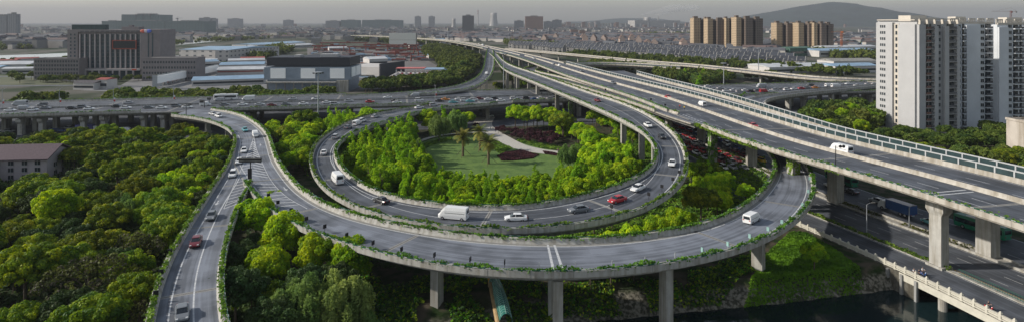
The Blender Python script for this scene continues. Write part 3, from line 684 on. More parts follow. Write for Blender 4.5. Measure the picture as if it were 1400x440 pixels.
# viaduct crossing the picture
gB = idx_range(RA, lambda i: 205 < xpx(RA.R[i]) < 292)
gC = idx_range(RA, lambda i: 596 < xpx(RA.R[i]) < 700)
gE = idx_range(RA, lambda i: 478 < xpx(RA.L[i]) < 610)
gI = idx_range(RA, lambda i: 1215 < xpx(RA.L[i]))
def a_piers():
    out = []
    for x in [-8,30,71,98,148,171,222,241,348,359,415,424,482,560,600,660,713,777,830,868,905,950,1010,1070,1130,1152,1190,1240]:
        d = RA.d_at_x(x)
        for v, hm in ((0.93, 9), (0.70, None), (0.35, None)):
            p = RA.at(d, v); m = MB(); pier(m, (p.x, p.y, 0), p.z-1.75, (1.8, 2.6), RA.head(d), hammer=5.0 if hm else None); out.append(m)
    return out
tA = viaduct('viaduct', 'wide busy viaduct running straight across the scene behind the loop', RA, ASPH2, gapsR=[gB, gC], gapsL=[gE], piers=a_piers()[:84], girder=1.25, boxfrac=0.86, leafden=7)
mm = road_marks(tA, RA, 0.8, (0.1, 0.19, 0.28, 0.37, 0.46, 0.60, 0.69, 0.78, 0.87), d0=0, dash=(6, 9))
mm.build('road_marking', PAINT, tA)
m = MB(); cent = Road(RA.L*0.47+RA.R*0.53+RA.N*-0.25, RA.L*0.47+RA.R*0.53+RA.N*0.25)
cent.sect([('L', 0, 0.004), ('R', 0, 0.004), ('R', -0.15, 0.8), ('L', -0.15, 0.8)], 0, m); m.build('median_barrier', CONCD, tA)

# big outer ramp
bi = lambda r, x, lo, hi: int(np.searchsorted(r.S, r.d_at_x(x, lo, hi)))
nB = len(RB.L)
gore_d = RB.near(P(341, 247, 9)); gi = int(np.searchsorted(RB.S, gore_d))
pr = []
for x, lo, hi in ((378, .2, .4), (403, .2, .5), (478, .2, .6), (606, .3, .6), (908, .4, .9), (1018, .5, .9)):
    d = RB.d_at_x(x, 0.25, 0.8)
    if x == 1018: d = RB.d_at_x(1035, 0.4, 0.75)
    pr += std_piers(RB, [d], (1.5, 2.2), (0.42,))
d = RB.d_at_x(763, .3, .8); pr += std_piers(RB, [d], (1.6, 1.8), (0.18, 0.80))
for x in (285, 312, 335): pr += std_piers(RB, [RB.d_at_x(x, 0, 0.25)], (1.5, 1.8), (0.5,))
for x in (1085,): pr += std_piers(RB, [RB.d_at_x(x, 0.6, 0.86)], (1.6, 2.2), (0.5,))
for q in (RB.S[-1]-45, RB.S[-1]-15): pr += std_piers(RB, [q], (1.6, 2.2), (0.5,))
gBL0 = int(np.searchsorted(RB.S, RB.near(P(322, 186, 9))))
gBR0 = int(np.searchsorted(RB.S, RB.near(P(282, 152, 9))))
tB = viaduct('ramp', 'long outer ramp sweeping round the front and passing under the expressway', RB, ASPH, gapsL=[(gBL0, gi+1), (0, 2)], gapsR=[(0, gBR0)], piers=pr, seed=3)
# left branch
nL = len(RL.L); gl = int(np.searchsorted(RL.S, RL.near(P(341, 249, 9))))
pl = std_piers(RL, [RL.near(P(300, 300, 9)), RL.near(P(262, 380, 9))], (1.5, 2.0), (0.5,))
tL = viaduct('ramp', 'two-lane branch ramp running down to the bottom edge left of the black gantry', RL, ASPH, gapsL=[(0, gl)], gapsR=[(0, 2)], piers=pl, seed=4) if False else None
sideL_in = RL   # RL.L is inner edge? (edges() puts the inner line on L unless flipped)
tL = viaduct('ramp', 'two-lane branch ramp running down to the bottom edge left of the black sign', RL, ASPH, gapsL=[(0, gl+1)], gapsR=[(0, 3)], piers=pl, plantR=True, railR=False, seed=4)
# loop
pc = []
nC = len(RC.L)
cj = int(np.searchsorted(RC.S, RC.near(P(600, 147, 9))))
ci = int(np.searchsorted(RC.S, RC.near(P(575, 152, 9))))
for x, lo, hi in ((447, .05, .3), (500, .15, .4), (590, .2, .5), (728, .3, .6), (866, .4, .62), (905, .4, .62)):
    d = RC.d_at_x(x, 0.12, 0.52); pc += std_piers(RC, [d], (1.4, 1.8), (0.22, 0.78))
for x in (926, 855, 815, 779, 745, 716, 700):
    d = RC.d_at_x(x, 0.52, 0.9); pc += std_piers(RC, [d], (1.5, 1.9), (0.25, 0.8))
end = int(np.searchsorted(RC.S, RC.near(P(679, 76, 15))))
tC = viaduct('loop_ramp', 'nearly circular loop ramp round the garden, rising to join the expressway', RC, ASPH2, gapsL=[(0, cj), (end+6, nC)], gapsR=[(0, 3), (end+10, nC)], piers=pc, seed=5)
# ramp up to the expressway behind the viaduct
pe = std_piers(RE, [RE.d_at_x(x, 0.2, 1) for x in (653, 665)], (1.5, 2), (0.5,))
nE = len(RE.L); e0 = int(np.searchsorted(RE.S, RE.near(P(560, 130, 9))))
tE = viaduct('ramp', 'ramp climbing from the far side of the viaduct beside the green wood', RE, ASPH2, gapsL=[(nE-6, nE)], gapsR=[(0, e0), (nE-8, nE)], piers=pe, leafden=6, seed=6)
# expressway
nD = len(RD.L)
pd_ = []
DB = [RD.near(P(1285, 290, 15)), RD.near((76, 155)), RD.near((64, 198)), RD.near((58, 238))]
def dcol(d, off, size):
    p = RD.at(d, m=off); m = MB(); pier(m, (p.x, p.y, 0), p.z-1.55, size, RD.head(d)); return m
def cap_at(y, off):  # nearest station whose column foot lies at depth y
    return float(RD.S[int(np.argmin(abs(RD.L[:, 1]-y)))])
for y in (118.5, 156, 200, 240, 280, 320, 362, 404, 446, 488, 530, 572, 614, 656, 700, 750, 800, 850, 900, 960, 1020, 1080, 1150, 1220, 1290):
    d = cap_at(y, 0)
    if y == 118.5:
        p = RD.at(d, m=4.5); m = MB(); rz = RD.head(d)
        m.box((p.x, p.y, -0.5), (2.6, 2.0, 11.2), rz)
        ca, sa = math.cos(rz), math.sin(rz)
        def q(x, y_, z): return (p.x+x*ca-y_*sa, p.y+x*sa+y_*ca, z)
        m.hexa([q(-1.3, -1, 10.7), q(1.3, -1, 10.7), q(1.3, 1, 10.7), q(-1.3, 1, 10.7)], [q(-1.9, -1.25, 11.7), q(1.9, -1.25, 11.7), q(1.9, 1.25, 11.7), q(-1.9, 1.25, 11.7)])
        m.hexa([q(-1.9, -1.25, 11.7), q(-.06, -1.25, 11.7), q(-.06, 1.25, 11.7), q(-1.9, 1.25, 11.7)], [q(-1.9, -1.25, 13.5), q(-.06, -1.25, 13.5), q(-.06, 1.25, 13.5), q(-1.9, 1.25, 13.5)])
        m.hexa([q(.06, -1.25, 11.7), q(1.9, -1.25, 11.7), q(1.9, 1.25, 11.7), q(.06, 1.25, 11.7)], [q(.06, -1.25, 13.5), q(1.9, -1.25, 13.5), q(1.9, 1.25, 13.5), q(.06, 1.25, 13.5)])
        m.box((p.x, p.y, -0.2), (3.6, 2.8, 0.8), rz); pd_.append(m)
        pd_.append(dcol(d+1.5, 19.5, (3.2, 2.6)))
    elif y < 250:
        pd_.append(dcol(d, 4.5, (2.2, 2.2))); pd_.append(dcol(d, 18.5, (3.4, 2.4)))
    else:
        pd_.append(dcol(d, 4.0, (2.2, 2.2))); pd_.append(dcol(d, 15.5, (2.2, 2.2)))
gD2 = idx_range(RD, lambda i: 918 < xpx(RD.L[i]) < 962)
gDC = idx_range(RD, lambda i: 671 < xpx(RD.L[i]) < 684 and RD.L[i][1] > 400)
gDE = idx_range(RD, lambda i: 662 < xpx(RD.L[i]) < 673 and RD.L[i][1] > 600)
tD = viaduct('expressway', 'wide elevated expressway crossing from the far centre to the right edge', RD, ASPH2, CONC2, gapsL=[gD2, gDC, gDE], gapsR=[(0, nD)], plantL=True, piers=pd_, girder=1.0, boxfrac=0.85, leafden=6, seed=7)
t2 = viaduct('ramp', 'narrow ramp rising in a tight curl to merge into the near side of the expressway', R2, ASPH2, CONC2, piers=std_piers(R2, np.linspace(60, R2.S[-1]-20, 6), (1.4, 1.6), (0.5,)), leafden=8, seed=8, gapsL=[(0, 6)], gapsR=[(0, 9)])
ng = len(RG.L)
tG = viaduct('ramp', 'ramp with a tight hook turning off the viaduct to the far side of the expressway', RG, ASPH2, plantL=False, plantR=False, railL=False, railR=False, piers=std_piers(RG, [RG.S[-1]*f for f in (0.25, 0.45, 0.6, 0.72)], (2.2, 2.2), (0.5,)), gapsL=[(0, 8), (ng-6, ng)], gapsR=[(0, 10), (ng-9, ng)])
tH = viaduct('slip_road', 'slip lane behind the glazed noise barrier on the far side of the expressway', RH, ASPH2, plantL=False, plantR=False, railL=False, railR=False, gapsL=[(0, len(RH.L))], gapsR=[(0, len(RH.L))], girder=1.0)
tI = viaduct('viaduct', 'pale thin viaduct passing along the edge of the terraced village', RI, ASPH3, CONC2, plantL=False, plantR=False, railL=False, railR=False, piers=std_piers(RI, np.arange(10, RI.S[-1], 45), (1.4, 1.6), (0.5,)), leafden=2)

# markings
m = road_marks(tB, RB, 0.9, (), d0=gore_d+6, edges=('L', 'R'))
solid(m, RB, 12, gore_d-2, 0.9); solid(m, RB, 14, gore_d+6, 0.9, True)
# tapered chevron gore between the two branches
gz = 9.035
gl_ = [P(323+i*(341-323)/9*0, 170, gz) for i in range(0)]
apex = P(347, 187, gz); gl_pts = cr([apex, P(341, 205, gz), P(334, 222, gz), P(319, 255, gz), P(306, 285, gz)], 10); gr_pts = cr([apex, P(351, 205, gz), P(358, 222, gz), P(371, 247, gz), P(391, 268, gz), P(420, 285, gz)], 10)
def polyline(m, pts, w):
    for a, b in zip(pts[:-1], pts[1:]):
        a = Vector(a); b = Vector(b); n_ = (b-a).cross(Vector((0, 0, 1))).normalized()*w/2; m.poly([a-n_, a+n_, b+n_, b-n_][::-1])
polyline(m, gl_pts, 0.16); polyline(m, gr_pts, 0.16)
for k in range(16):
    y0 = 196+k*3.1 if k < 9 else 224+(k-9)*3.6
    xl = float(np.interp(y0, [pix(p)[1] for p in gl_pts], [pix(p)[0] for p in gl_pts])); xr = float(np.interp(y0-1.8, [pix(p)[1] for p in gr_pts], [pix(p)[0] for p in gr_pts]))
    if y0 < 244: polyline(m, [P(xl, y0, gz-.003), P((xl+xr)/2, y0-2.8, gz-.003)], 0.4); polyline(m, [P((xl+xr)/2, y0-2.8, gz-.003), P(xr, y0+0.6, gz-.003)], 0.4)
for k in range(9):
    y0 = 250+k*4.4; xl = float(np.interp(y0, [pix(p)[1] for p in gl_pts], [pix(p)[0] for p in gl_pts])); pp = RL.near(P(xl, y0, 9)); 
    e = RL.at(pp, m=0.5); 
    if y0 < 286: polyline(m, [P(xl, y0, gz-.003), Vector((e.x, e.y, gz-.003))+Vector((0, 3.0, 0))], 0.35)
    y1 = 252+k*3.4; xr = float(np.interp(y1, [pix(p)[1] for p in gr_pts], [pix(p)[0] for p in gr_pts])); pq = RB.near(P(xr, y1, 9)); e = RB.at(pq, m=0.5)
    if y1 < 280: polyline(m, [P(xr, y1, gz-.003), Vector((e.x, e.y, gz-.003))+Vector((0, 2.0, 0))], 0.35)
def arrow(m, road, px, py, sgn=1, L=3.6):
    p, d = road.at_px(px, py); h = road.head(d)+(0 if sgn > 0 else PI); c, s_ = math.cos(h), math.sin(h); z = p.z+0.012
    q = lambda x, y: (p.x+x*c-y*s_, p.y+x*s_+y*c, z)
    m.poly([q(-L/2, -.12), q(L*0.1, -.12), q(L*0.1, .12), q(-L/2, .12)]); m.poly([q(L*0.1, -.5), q(L/2, 0), q(L*0.1, .5)])
arrow(m, RB, 356, 198); arrow(m, RB, 390, 258)
for px in (770,):   # expansion joint on the front ramp
    d = RB.d_at_x(763, .3, .8)
    for o in (-0.7, 0.7): RB.stripe(m, d+o-.22, d+o+.22, 0.1, float(np.interp(d, RB.S, RB.W))-0.1, dz=0.012)
m.build('road_marking', PAINT, tB)
m = MB(); RB.stripe(m, 20, RB.S[-1]-40, .12, 1.15, True, dz=.004); m.build('shoulder', mat('shoulder_concrete', (.21, .205, .19), .9, .15, 1.0), tB)
m = MB(); ls = RL.near(P(300, 235, 9)); solid(m, RL, ls, RL.S[-1], 3.0); solid(m, RL, 6, RL.S[-1], 1.5, True); arrow(m, RL, 297, 277); arrow(m, RL, 334, 214)
m.build('road_marking', PAINT, tL)
m = road_marks(tC, RC, 1.0, (0.52,), d0=30, edges=('L', 'R'), dash=(200, 0.01)); 
m.build('road_marking', PAINT, tC)
for rd, th_ in ((RE, tE), (R2, t2), (RG, tG), (RI, tI)): road_marks(th_, rd, 0.6, (0.5,)).build('road_marking', PAINT, th_)
m = road_marks(tD, RD, 0.7, (), edges=('L', 'R'))
dd = 0
while dd < 900:
    for o in (4.4, 8.0): RD.stripe(m, dd, dd+5, o-.09, o+.09)
    if dd < 450:
        for o in (18.5, 22.1): RD.stripe(m, dd, dd+5, o-.09, o+.09)
    dd += 12
for k in range(75): RD.stripe(m, 80+k*2.6, 81.3+k*2.6, 2.2, 2.75)      # block markings beside the merge
for ax in (1330,):
    d = RD.near(P(1318, 262, 15))
    for o in (-0.8, 0.8): RD.stripe(m, d+o-.2, d+o+.2, 0.6, 12.6, dz=0.013)
m.build('road_marking', PAINT, tD)
JOINT = mat('joint_rubber', (0.045, 0.045, 0.048), 0.8, 0.3, 2.0); JOINTP = mat('joint_concrete', (0.22, 0.215, 0.20), 0.9, 0.2, 2.0)
for th_, rd, st, off in ((tB, RB, 31.0, 22.0), (tL, RL, 31.0, 44.0), (tC, RC, 27.0, 40.0), (tD, RD, 40.0, 24.0), (tA, RA, 36.0, 10.0), (tE, RE, 36.0, 40.0)):
    d = off
    while d < rd.S[-1]-3:
        if rd is RB and abs(d-RB.d_at_x(763, .3, .8)) < 14: d += st; continue
        m = MB(); w_ = float(np.interp(d, rd.S, rd.W)); rd.stripe(m, d-.45, d+.45, .15, w_-.15, dz=.004, m=1); rd.stripe(m, d-.07, d+.07, .15, w_-.15, dz=.0065, m=0); d += st
        m.build('expansion_joint', [JOINT, JOINTP], th_)
# median of the expressway
cl = Road.offset(dn, 13.6+0*dist, 14.6+0*dist); ii = int(np.searchsorted(dist, 520)); 
m = MB(); cl.sect([('L', 0, 0.004), ('R', 0, 0.004), ('R', -0.32, 0.35), ('R', -0.38, 0.95), ('L', -0.38, 0.95), ('L', -0.32, 0.35)], 0, m, 0, ii); m.build('median_barrier', CONC2, tD)
m = MB(); cs = Road.offset(dn, 12.2+0*dist, 13.6+0*dist); 
cl2 = Road.offset(dn, 10.5+0*dist, 11.2+0*dist); cl2.sect([('L', 0, 0.004), ('R', 0, 0.004), ('R', -0.2, 0.85), ('L', -0.2, 0.85)], 0, m, ii+1); m.build('median_barrier', CONC2, tD)

# glazed noise barriers: one on the expressway's east edge, one behind the slip lane
def noise_barrier(label, base, n0, n1, h0, h1, off=0.2):
    """base: (n,3) line; concrete foot, posts, top rail, one glass pane per bay"""
    t = thing('noise_barrier', label, 'noise barrier'); foot = MB(); rail = MB(); line = resample(base[n0:n1], 4.0)
    tt = np.gradient(line, axis=0); tt /= np.linalg.norm(tt, axis=1)[:, None]; nr = np.stack([tt[:, 1], -tt[:, 0], 0*tt[:, 0]], 1)
    rr = Road(line, line+nr*0.35)
    rr.sect([('L', 0.12, 0.004), ('L', 0, h0), ('R', 0, h0), ('R', 0.05, -0.7)], 0, foot); foot.build('concrete_foot', CONC2, t)
    rr.sect([('L', -0.05, h1), ('L', -0.05, h1+0.28), ('R', -0.05, h1+0.28), ('R', -0.05, h1)], 0, rail); rail.build('top_rail', WHITER, t)
    N = len(line); gl = MB()
    for i in range(N):
        a = line[i]+nr[i]*0.17; pm = MB(); rz = math.atan2(tt[i][1], tt[i][0]); pm.box((a[0], a[1], a[2]+h0), (0.32, 0.34, h1-h0), rz, 0)
        if i < 98: pm.build('post', WHITER, t)
        else: gl.v = gl.v
        if i < N-1:
            b = line[i+1]+nr[i+1]*0.17; g = MB()
            u = (b-a)/np.linalg.norm(b-a); a1 = a+u*0.2; b1 = b-u*0.2; o = nr[i]*0.03
            g.hexa([a1-o+(0, 0, h0+.02), b1-o+(0, 0, h0+.02), b1+o+(0, 0, h0+.02), a1+o+(0, 0, h0+.02)], [a1-o+(0, 0, h1-.02), b1-o+(0, 0, h1-.02), b1+o+(0, 0, h1-.02), a1+o+(0, 0, h1-.02)])
            if i < 98: g.build('glass_pane', GLASSB, t)
            else:
                k = len(gl.v); gl.v += g.v; gl.f += [[k+j for j in f] for f in g.f]; gl.m += g.m
    if gl.v: o = gl.build('glass_pane', GLASSB, t, kind='stuff')
    return t
east = RD.R+RD.N*0.05
i3 = int(np.searchsorted(dist, 400)); noise_barrier('white framed noise barrier with dark glass panes along the far edge of the expressway', east, 0, i3, 1.15, 2.4)
east2 = RH.R+RH.N*0.05
noise_barrier('second white noise barrier, just beyond the first and behind the slip lane', east2, 0, len(east2)-8, 1.3, 2.5)
low = MB(); rr = Road(east[i3+1:], (RD.R+RD.N*0.5)[i3+1:]); rr.sect([('L', 0, 0.004), ('L', 0, 1.0), ('R', 0, 1.0), ('R', 0, -0.6)], 0, low); low.build('parapet', CONC2, tD)

# ---------------------------------------------------------------- ground level roads
def strip(name, L, o0, o1, z, mt, thick=0.0, n0=0, n1=None):
    r = Road.offset(L[n0:n1], o0+0*L[n0:n1, 0], o1+0*L[n0:n1, 0])
    for q in (r.L, r.R): q[:, 2] = z
    r = Road(r.L, r.R)
    if thick:
        m = MB(); r.sect([('L', 0, -0.02), ('L', 0, -thick), ('R', 0, -thick), ('R', 0, -0.02)], 0, m); m.build('bridge_slab', CONC, None, kind='structure')
    r.surface(name, mt, None, kind='structure'); return r
# ground road line: extend the expressway edge towards and past the camera
gl0 = dn[dn[:, 1] < 560]
pre = np.array([gl0[0]+(gl0[0]-gl0[3])/np.linalg.norm(gl0[0]-gl0[3])*k for k in range(44, 0, -4)])
gline = np.vstack([pre, gl0]); gline[:, 2] = 0
G_SERV = strip('road', gline, -5.0, 4.0, 0.12, ASPH2, 1.2)
G_NEAR = strip('road', gline, 5.2, 18.0, 0.12, ASPH2, 1.2)
G_FAR = strip('road', gline, 21.2, 36.0, 0.12, ASPH2, 1.2)
m = MB(); G_MED = Road.offset(gline, 18.0+0*gline[:, 0], 21.2+0*gline[:, 0]); 
for q in (G_MED.L, G_MED.R): q[:, 2] = 0.12
G_MED = Road(G_MED.L, G_MED.R); G_MED.sect([('L', 0, -0.6), ('L', 0, 0.5), ('L', -0.4, 0.5), ('L', -0.4, 0.15), ('R', -0.4, 0.15), ('R', -0.4, 0.5), ('R', 0, 0.5), ('R', 0, -0.6)][::-1], 0, m); m.build('median_kerb', CONC, None, kind='structure')
m = MB(); G_HED = Road.offset(gline, 4.0+0*gline[:, 0], 5.2+0*gline[:, 0])
for q in (G_HED.L, G_HED.R): q[:, 2] = 0.12
G_HED = Road(G_HED.L, G_HED.R); G_HED.sect([('L', 0, -0.6), ('L', 0, 0.18), ('R', 0, 0.18), ('R', 0, -0.6)][::-1], 0, m); m.build('kerb', CONC, None, kind='structure')
mk = MB()
for o in (5.0,): pass
for r, offs in ((G_NEAR, (3.8, 7.3, 10.6)), (G_FAR, (3.8, 7.4, 11.0))):
    d = 0
    while d < r.S[-1]-6:
        for o in offs: r.stripe(mk, d, d+3.5, o-.07, o+.07)
        d += 9.5
    r.stripe(mk, 0, r.S[-1], 0.4, 0.54); r.stripe(mk, 0, r.S[-1], 0.4, 0.54, True)
G_SERV.stripe(mk, 0, G_SERV.S[-1], 8.5, 8.62)
mk.build('road_marking', PAINT, None, kind='structure')
mk = MB(); G_NEAR.stripe(mk, 0, G_NEAR.S[-1], 0.75, 0.88); mk.build('road_marking', YPAINT, None, kind='structure')
# street running beneath and beside the viaduct
sx = np.arange(-430, 330, 6.0); sL = np.stack([sx-9, 352+0.203*sx, 0*sx+0.06], 1); sR = np.stack([sx+9, 281+0.203*sx, 0*sx+0.06], 1)
G_ST = Road(sL, sR); G_ST.surface('street', ASPH2, None, kind='structure')
mk = MB()
for o in (0.12, 0.3, 0.5, 0.7, 0.82, 0.9, 0.96):
    d = 0
    while d < G_ST.S[-1]-6: w_ = float(np.interp(d, G_ST.S, G_ST.W)); G_ST.stripe(mk, d, d+4, w_*o-.08, w_*o+.08, dz=0.006); d += 10
mk.build('road_marking', PAINT, None, kind='structure')
# garden path, lawn and beds inside the loop
PAVE = mat('path_stone', (0.40, 0.38, 0.34), 0.85, 0.15, 1.2)
LAWN = mat('lawn_grass', (0.05, 0.10, 0.022), 0.95, 0.3, 0.25, col2=(0.12, 0.19, 0.04))
def gstrip(name, pts, w, z, mt):
    c = resample(cr([P(x, y, z) for x, y in pts]), 1.5); t = np.gradient(c, axis=0); t /= np.linalg.norm(t, axis=1)[:, None]; n_ = np.stack([t[:, 1], -t[:, 0], 0*t[:, 0]], 1)
    ww = np.interp(np.linspace(0, 1, len(c)), np.linspace(0, 1, len(w)), w)[:, None]/2
    r = Road(c-n_*ww, c+n_*ww); return r, r.surface(name, mt, None, kind='structure')
def gpoly(name, pts, z, mt, kind='structure'):
    mb = MB(); c = cr([P(x, y, z) for x, y in pts+pts[:1]], 6)[:-1]; mb.poly(c[::-1] if False else c); return mb.build(name, mt, kind=kind)
gpoly('lawn', [(572,196),(600,188),(650,185),(690,190),(735,201),(790,212),(800,222),(770,240),(700,248),(630,246),(590,236),(566,214)], 0.03, LAWN)
gstrip('path', [(664,160),(660,170),(667,178),(684,188),(706,199),(735,206),(765,209.5),(790,212),(812,216)], (10, 9, 8, 8, 7, 6), 0.10, PAVE)
gstrip('path', [(662,180),(640,181.5),(610,184),(585,189),(566,197),(556,206)], (2.4, 2.2), 0.12, PAVE)
# ---------------------------------------------------------------- vegetation
EX = []
for r, _ in VIAD:
    s = 1; EX.append(np.c_[r.C[:, 0], r.C[:, 1], r.W/2+1.0, r.C[:, 2]])
EX = np.vstack(EX)
gc = Road.offset(gline, 15.5+0*gline[:, 0], 15.6+0*gline[:, 0]).C
EXG = np.vstack([np.c_[gc[:, 0], gc[:, 1], 0*gc[:, 0]+21.5], np.c_[G_ST.C[:, 0], G_ST.C[:, 1], G_ST.W/2]])
def clear(x, y, rad):
    if (np.hypot(EX[:, 0]-x, EX[:, 1]-y) < EX[:, 2]+rad*0.72).any(): return False
    return not (np.hypot(EXG[:, 0]-x, EXG[:, 1]-y) < EXG[:, 2]+rad*0.3).any()
def inpoly(x, y, poly):
    c = False; n = len(poly)
    for i in range(n):
        x1, y1 = poly[i]; x2, y2 = poly[(i+1) % n]
        if (y1 > y) != (y2 > y) and x < (x2-x1)*(y-y1)/(y2-y1)+x1: c = not c
    return c
def gz_at(x, y): return gheight(x, y) if (60 < y < 178 and -90 < x < 198) else 0.0
BLOCK = []      # discs (x, y, r) where nothing may be planted
PLANTED = []
KW = {'camphor': 3.6, 'wood': 5.6, 'dark': 4.8, 'redwood': 2.2, 'far': 4.2, 'willow': 4.0, 'olive': 7.0, 'plum': 1.8, 'shrub': 1.7}
def plant(kind, x, y, sc, label, group, rot=None, zs=1.0):
    t, _ = TREES[kind][rnd.randrange(len(TREES[kind]))]
    o = dup(t, (x, y, gz_at(x, y)), rnd.uniform(0, 6.28) if rot is None else rot, label, group, (sc, sc, sc*zs*rnd.uniform(0.92, 1.08)))
    PLANTED.append((x, y, KW[kind]*sc)); return o
def fill(pxpoly, kinds, spacing, sc, group, labels, keep=1.0, cond=None, world=False, over=0.72):
    W = pxpoly if world else [tuple(P(x, y, 0))[:2] for x, y in pxpoly]
    xs = [p[0] for p in W]; ys = [p[1] for p in W]; out = []
    j = 0; y = min(ys)
    while y < max(ys):
        x = min(xs)+(spacing/2 if j % 2 else 0)
        while x < max(xs):
            a = x+rnd.uniform(-.33, .33)*spacing; b = y+rnd.uniform(-.33, .33)*spacing
            if inpoly(a, b, W) and rnd.random() < keep:
                ks = list(kinds); k = rnd.choices(ks, [kinds[q] for q in ks])[0]; s = rnd.uniform(*sc)
                fits = clear(a, b, KW[k]*s) and not any((a-p)**2+(b-q)**2 < (r+KW[k]*s*0.4)**2 for p, q, r in BLOCK) and (cond is None or cond(a, b))
                if not fits and s > sc[0]*0.99:
                    s *= 0.6; fits = clear(a, b, KW[k]*s) and not any((a-p)**2+(b-q)**2 < (r+KW[k]*s*0.4)**2 for p, q, r in BLOCK) and (cond is None or cond(a, b))
                if fits: out.append(plant(k, a, b, s, labels[k] if isinstance(labels, dict) else labels, group+' ('+k+')' if False else group))
            x += spacing
        y += spacing*0.87; j += 1
    return out
def relabel(objs, region):
    """singles the trees of a wood out by row and place: rows run from the far side towards the camera"""
    objs = sorted(objs, key=lambda o: -o.location.y); n = len(objs); k = max(1, round(math.sqrt(n/3.2)))
    for r in range(k):
        row = objs[r*n//k:(r+1)*n//k]; row.sort(key=lambda o: o.location.x/o.location.y)
        for i, o in enumerate(row):
            rw = region if k == 1 else (('front' if r == k-1 else 'rearmost' if r == 0 else ordn(r+1))+' row of '+region)
            o['label'] = o['label']+', '+(ordn(i+1)+' from left' if i < len(row)-1 else 'rightmost')+' in '+rw
def massify(objs, keep, name, label):
    """the farthest of a very numerous kind become one object of kind stuff"""
    objs = sorted(objs, key=lambda o: o.location.y); rest = objs[keep:]
    if not rest: return objs
    V = []; M = []; mats = None
    for o in rest:
        o.rotation_euler; mw = np.array(Matrix.LocRotScale(o.location, o.rotation_euler, o.scale))
        cr_ = [c for c in o.children if c.name.startswith('crown')][0]; me = cr_.data; mats = list(me.materials)
        co = np.zeros(len(me.vertices)*3, np.float32); me.vertices.foreach_get('co', co); co = co.reshape(-1, 3)
        mi = np.zeros(len(me.polygons), np.int32); me.polygons.foreach_get('material_index', mi)
        if len(mats) != 2 or mats[0] is not LEAF_FAR[0]: mi = mi*0
        V.append(co@mw[:3, :3].T+mw[:3, 3]); M.append(mi)
        for c in list(o.children): bpy.data.objects.remove(c)
        bpy.data.objects.remove(o)
    q = put(name, quad_mesh(name, np.vstack(V), LEAF_FAR, np.concatenate(M)), kind='stuff'); tag(q, label, 'trees')
    return objs[:keep]
# single trees that can be told apart in the photograph (pixel of the foot)
def one(kind, x, y, sc, label, group=None, zs=1.0, z=0):
    p = P(x, y, z); o = plant(kind, p.x, p.y, sc, label, group, zs=zs); BLOCK.append((p.x, p.y, KW[kind]*sc*0.55)); return o
one('camphor', 232, 286, 1.15, 'broad bright green tree in the wood left of the branch ramp')
one('wood', 218, 318, .95, 'rounded fresh green tree close to the branch ramp parapet')
one('willow', 172, 328, 1.0, 'weeping dark green willow standing in the middle of the left wood')
one('olive', 122, 432, 1.15, 'wide feathery olive tree with thin foliage at the lower left')
one('olive', 170, 385, 1.0, 'spreading feathery tree behind the wide olive one at the lower left')
one('olive', 186, 470, 0.8, 'feathery olive tree right beside the lower end of the branch ramp')
one('wood', 122, 390, .9, 'yellow green domed tree between the two feathery trees and the left edge')
one('wood', 35, 425, 1.05, 'large yellow green tree at the left edge of the picture')
one('camphor', 75, 330, 1.3, 'domed green tree above the lower left corner of the wood')
one('camphor', 372, 312, 1.05, 'green tree directly below the point where the ramps part')
one('camphor', 352, 345, 1.3, 'golden green tree in the wedge between the two ramps')
one('camphor', 388, 368, 1.25, 'bright green tree below the front ramp, left of the willows')
one('camphor', 432, 395, 1.15, 'yellow green tree behind the left willow')
one('camphor', 480, 402, 1.15, 'bright rounded tree between the willow tops and the front ramp')
one('camphor', 365, 415, 1.2, 'golden tree just left of the willows')
one('willow', 412, 462, 1.12, 'left one of the two tall weeping willows at the bottom edge')
one('willow', 466, 458, 1.2, 'right one of the two tall weeping willows at the bottom edge')
one('willow', 505, 470, 0.75, 'small willow right of the two tall weeping ones')
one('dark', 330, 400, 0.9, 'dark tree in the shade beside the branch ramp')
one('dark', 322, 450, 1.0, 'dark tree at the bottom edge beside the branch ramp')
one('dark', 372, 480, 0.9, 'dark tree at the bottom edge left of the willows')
one('camphor', 1113, 370, 0.72, 'small round tree standing alone on the grass bank by the canal')
for i, (x, y, s_) in enumerate([(808,388,.80),(835,386,.84),(866,381,.82),(897,372,.85),(928,360,.9)]):
    one('camphor', x, y, s_, 'bright tree squeezed between the two curved decks, '+ordn(i+1)+' from the left', 'trees squeezed between the two decks', zs=1.5)
# garden inside the loop
PT = {'redwood': 'narrow green conifer', 'camphor': 'rounded bright tree', 'shrub': 'low green shrub', 'willow': 'pale willow', 'wood': 'dark green tree', 'plum': 'dark red bush'}
gdn = [tuple(P(x, y, 0))[:2] for x, y in [(578,199),(604,191),(650,186),(690,191),(735,202),(778,211),(782,222),(756,236),(700,246),(636,245),(600,234),(576,216)]]
pathc = np.vstack([P(x, y, 0) for x, y in [(664,160),(660,170),(667,178),(684,188),(706,199),(735,206),(765,209.5),(790,212),(640,181.5),(610,184),(585,189)]])
def off_lawn(a, b): return not inpoly(a, b, gdn) and (np.hypot(pathc[:, 0]-a, pathc[:, 1]-b) > 6).all()
pal = [(633, 214), (668, 224), (656, 206)]
for i, (x, y) in enumerate(pal):
    p = P(x, y, 0); o = dup(PALM, p, rnd.uniform(0, 6), ['leftmost palm on the lawn inside the loop', 'front palm of the pair beside the curved path', 'rear palm of the pair beside the curved path'][i], 'palms on the garden lawn', (1.35, 1.35, 1.45)); BLOCK.append((p.x, p.y, 3))
one('plum', 651, 178, 1.0, 'pink red plum bush beside the garden path entrance')
one('willow', 777, 231, 0.9, 'pale weeping tree at the right end of the curved garden path')
one('willow', 570, 225, 0.85, 'pale soft willow on the left edge of the lawn')
one('willow', 560, 242, 0.8, 'second pale willow on the left edge of the lawn')
one('willow', 600, 194, 1.15, 'green willow behind the thin path left of the palms')
one('willow', 624, 186, 1.1, 'green willow nearest the viaduct in the garden')
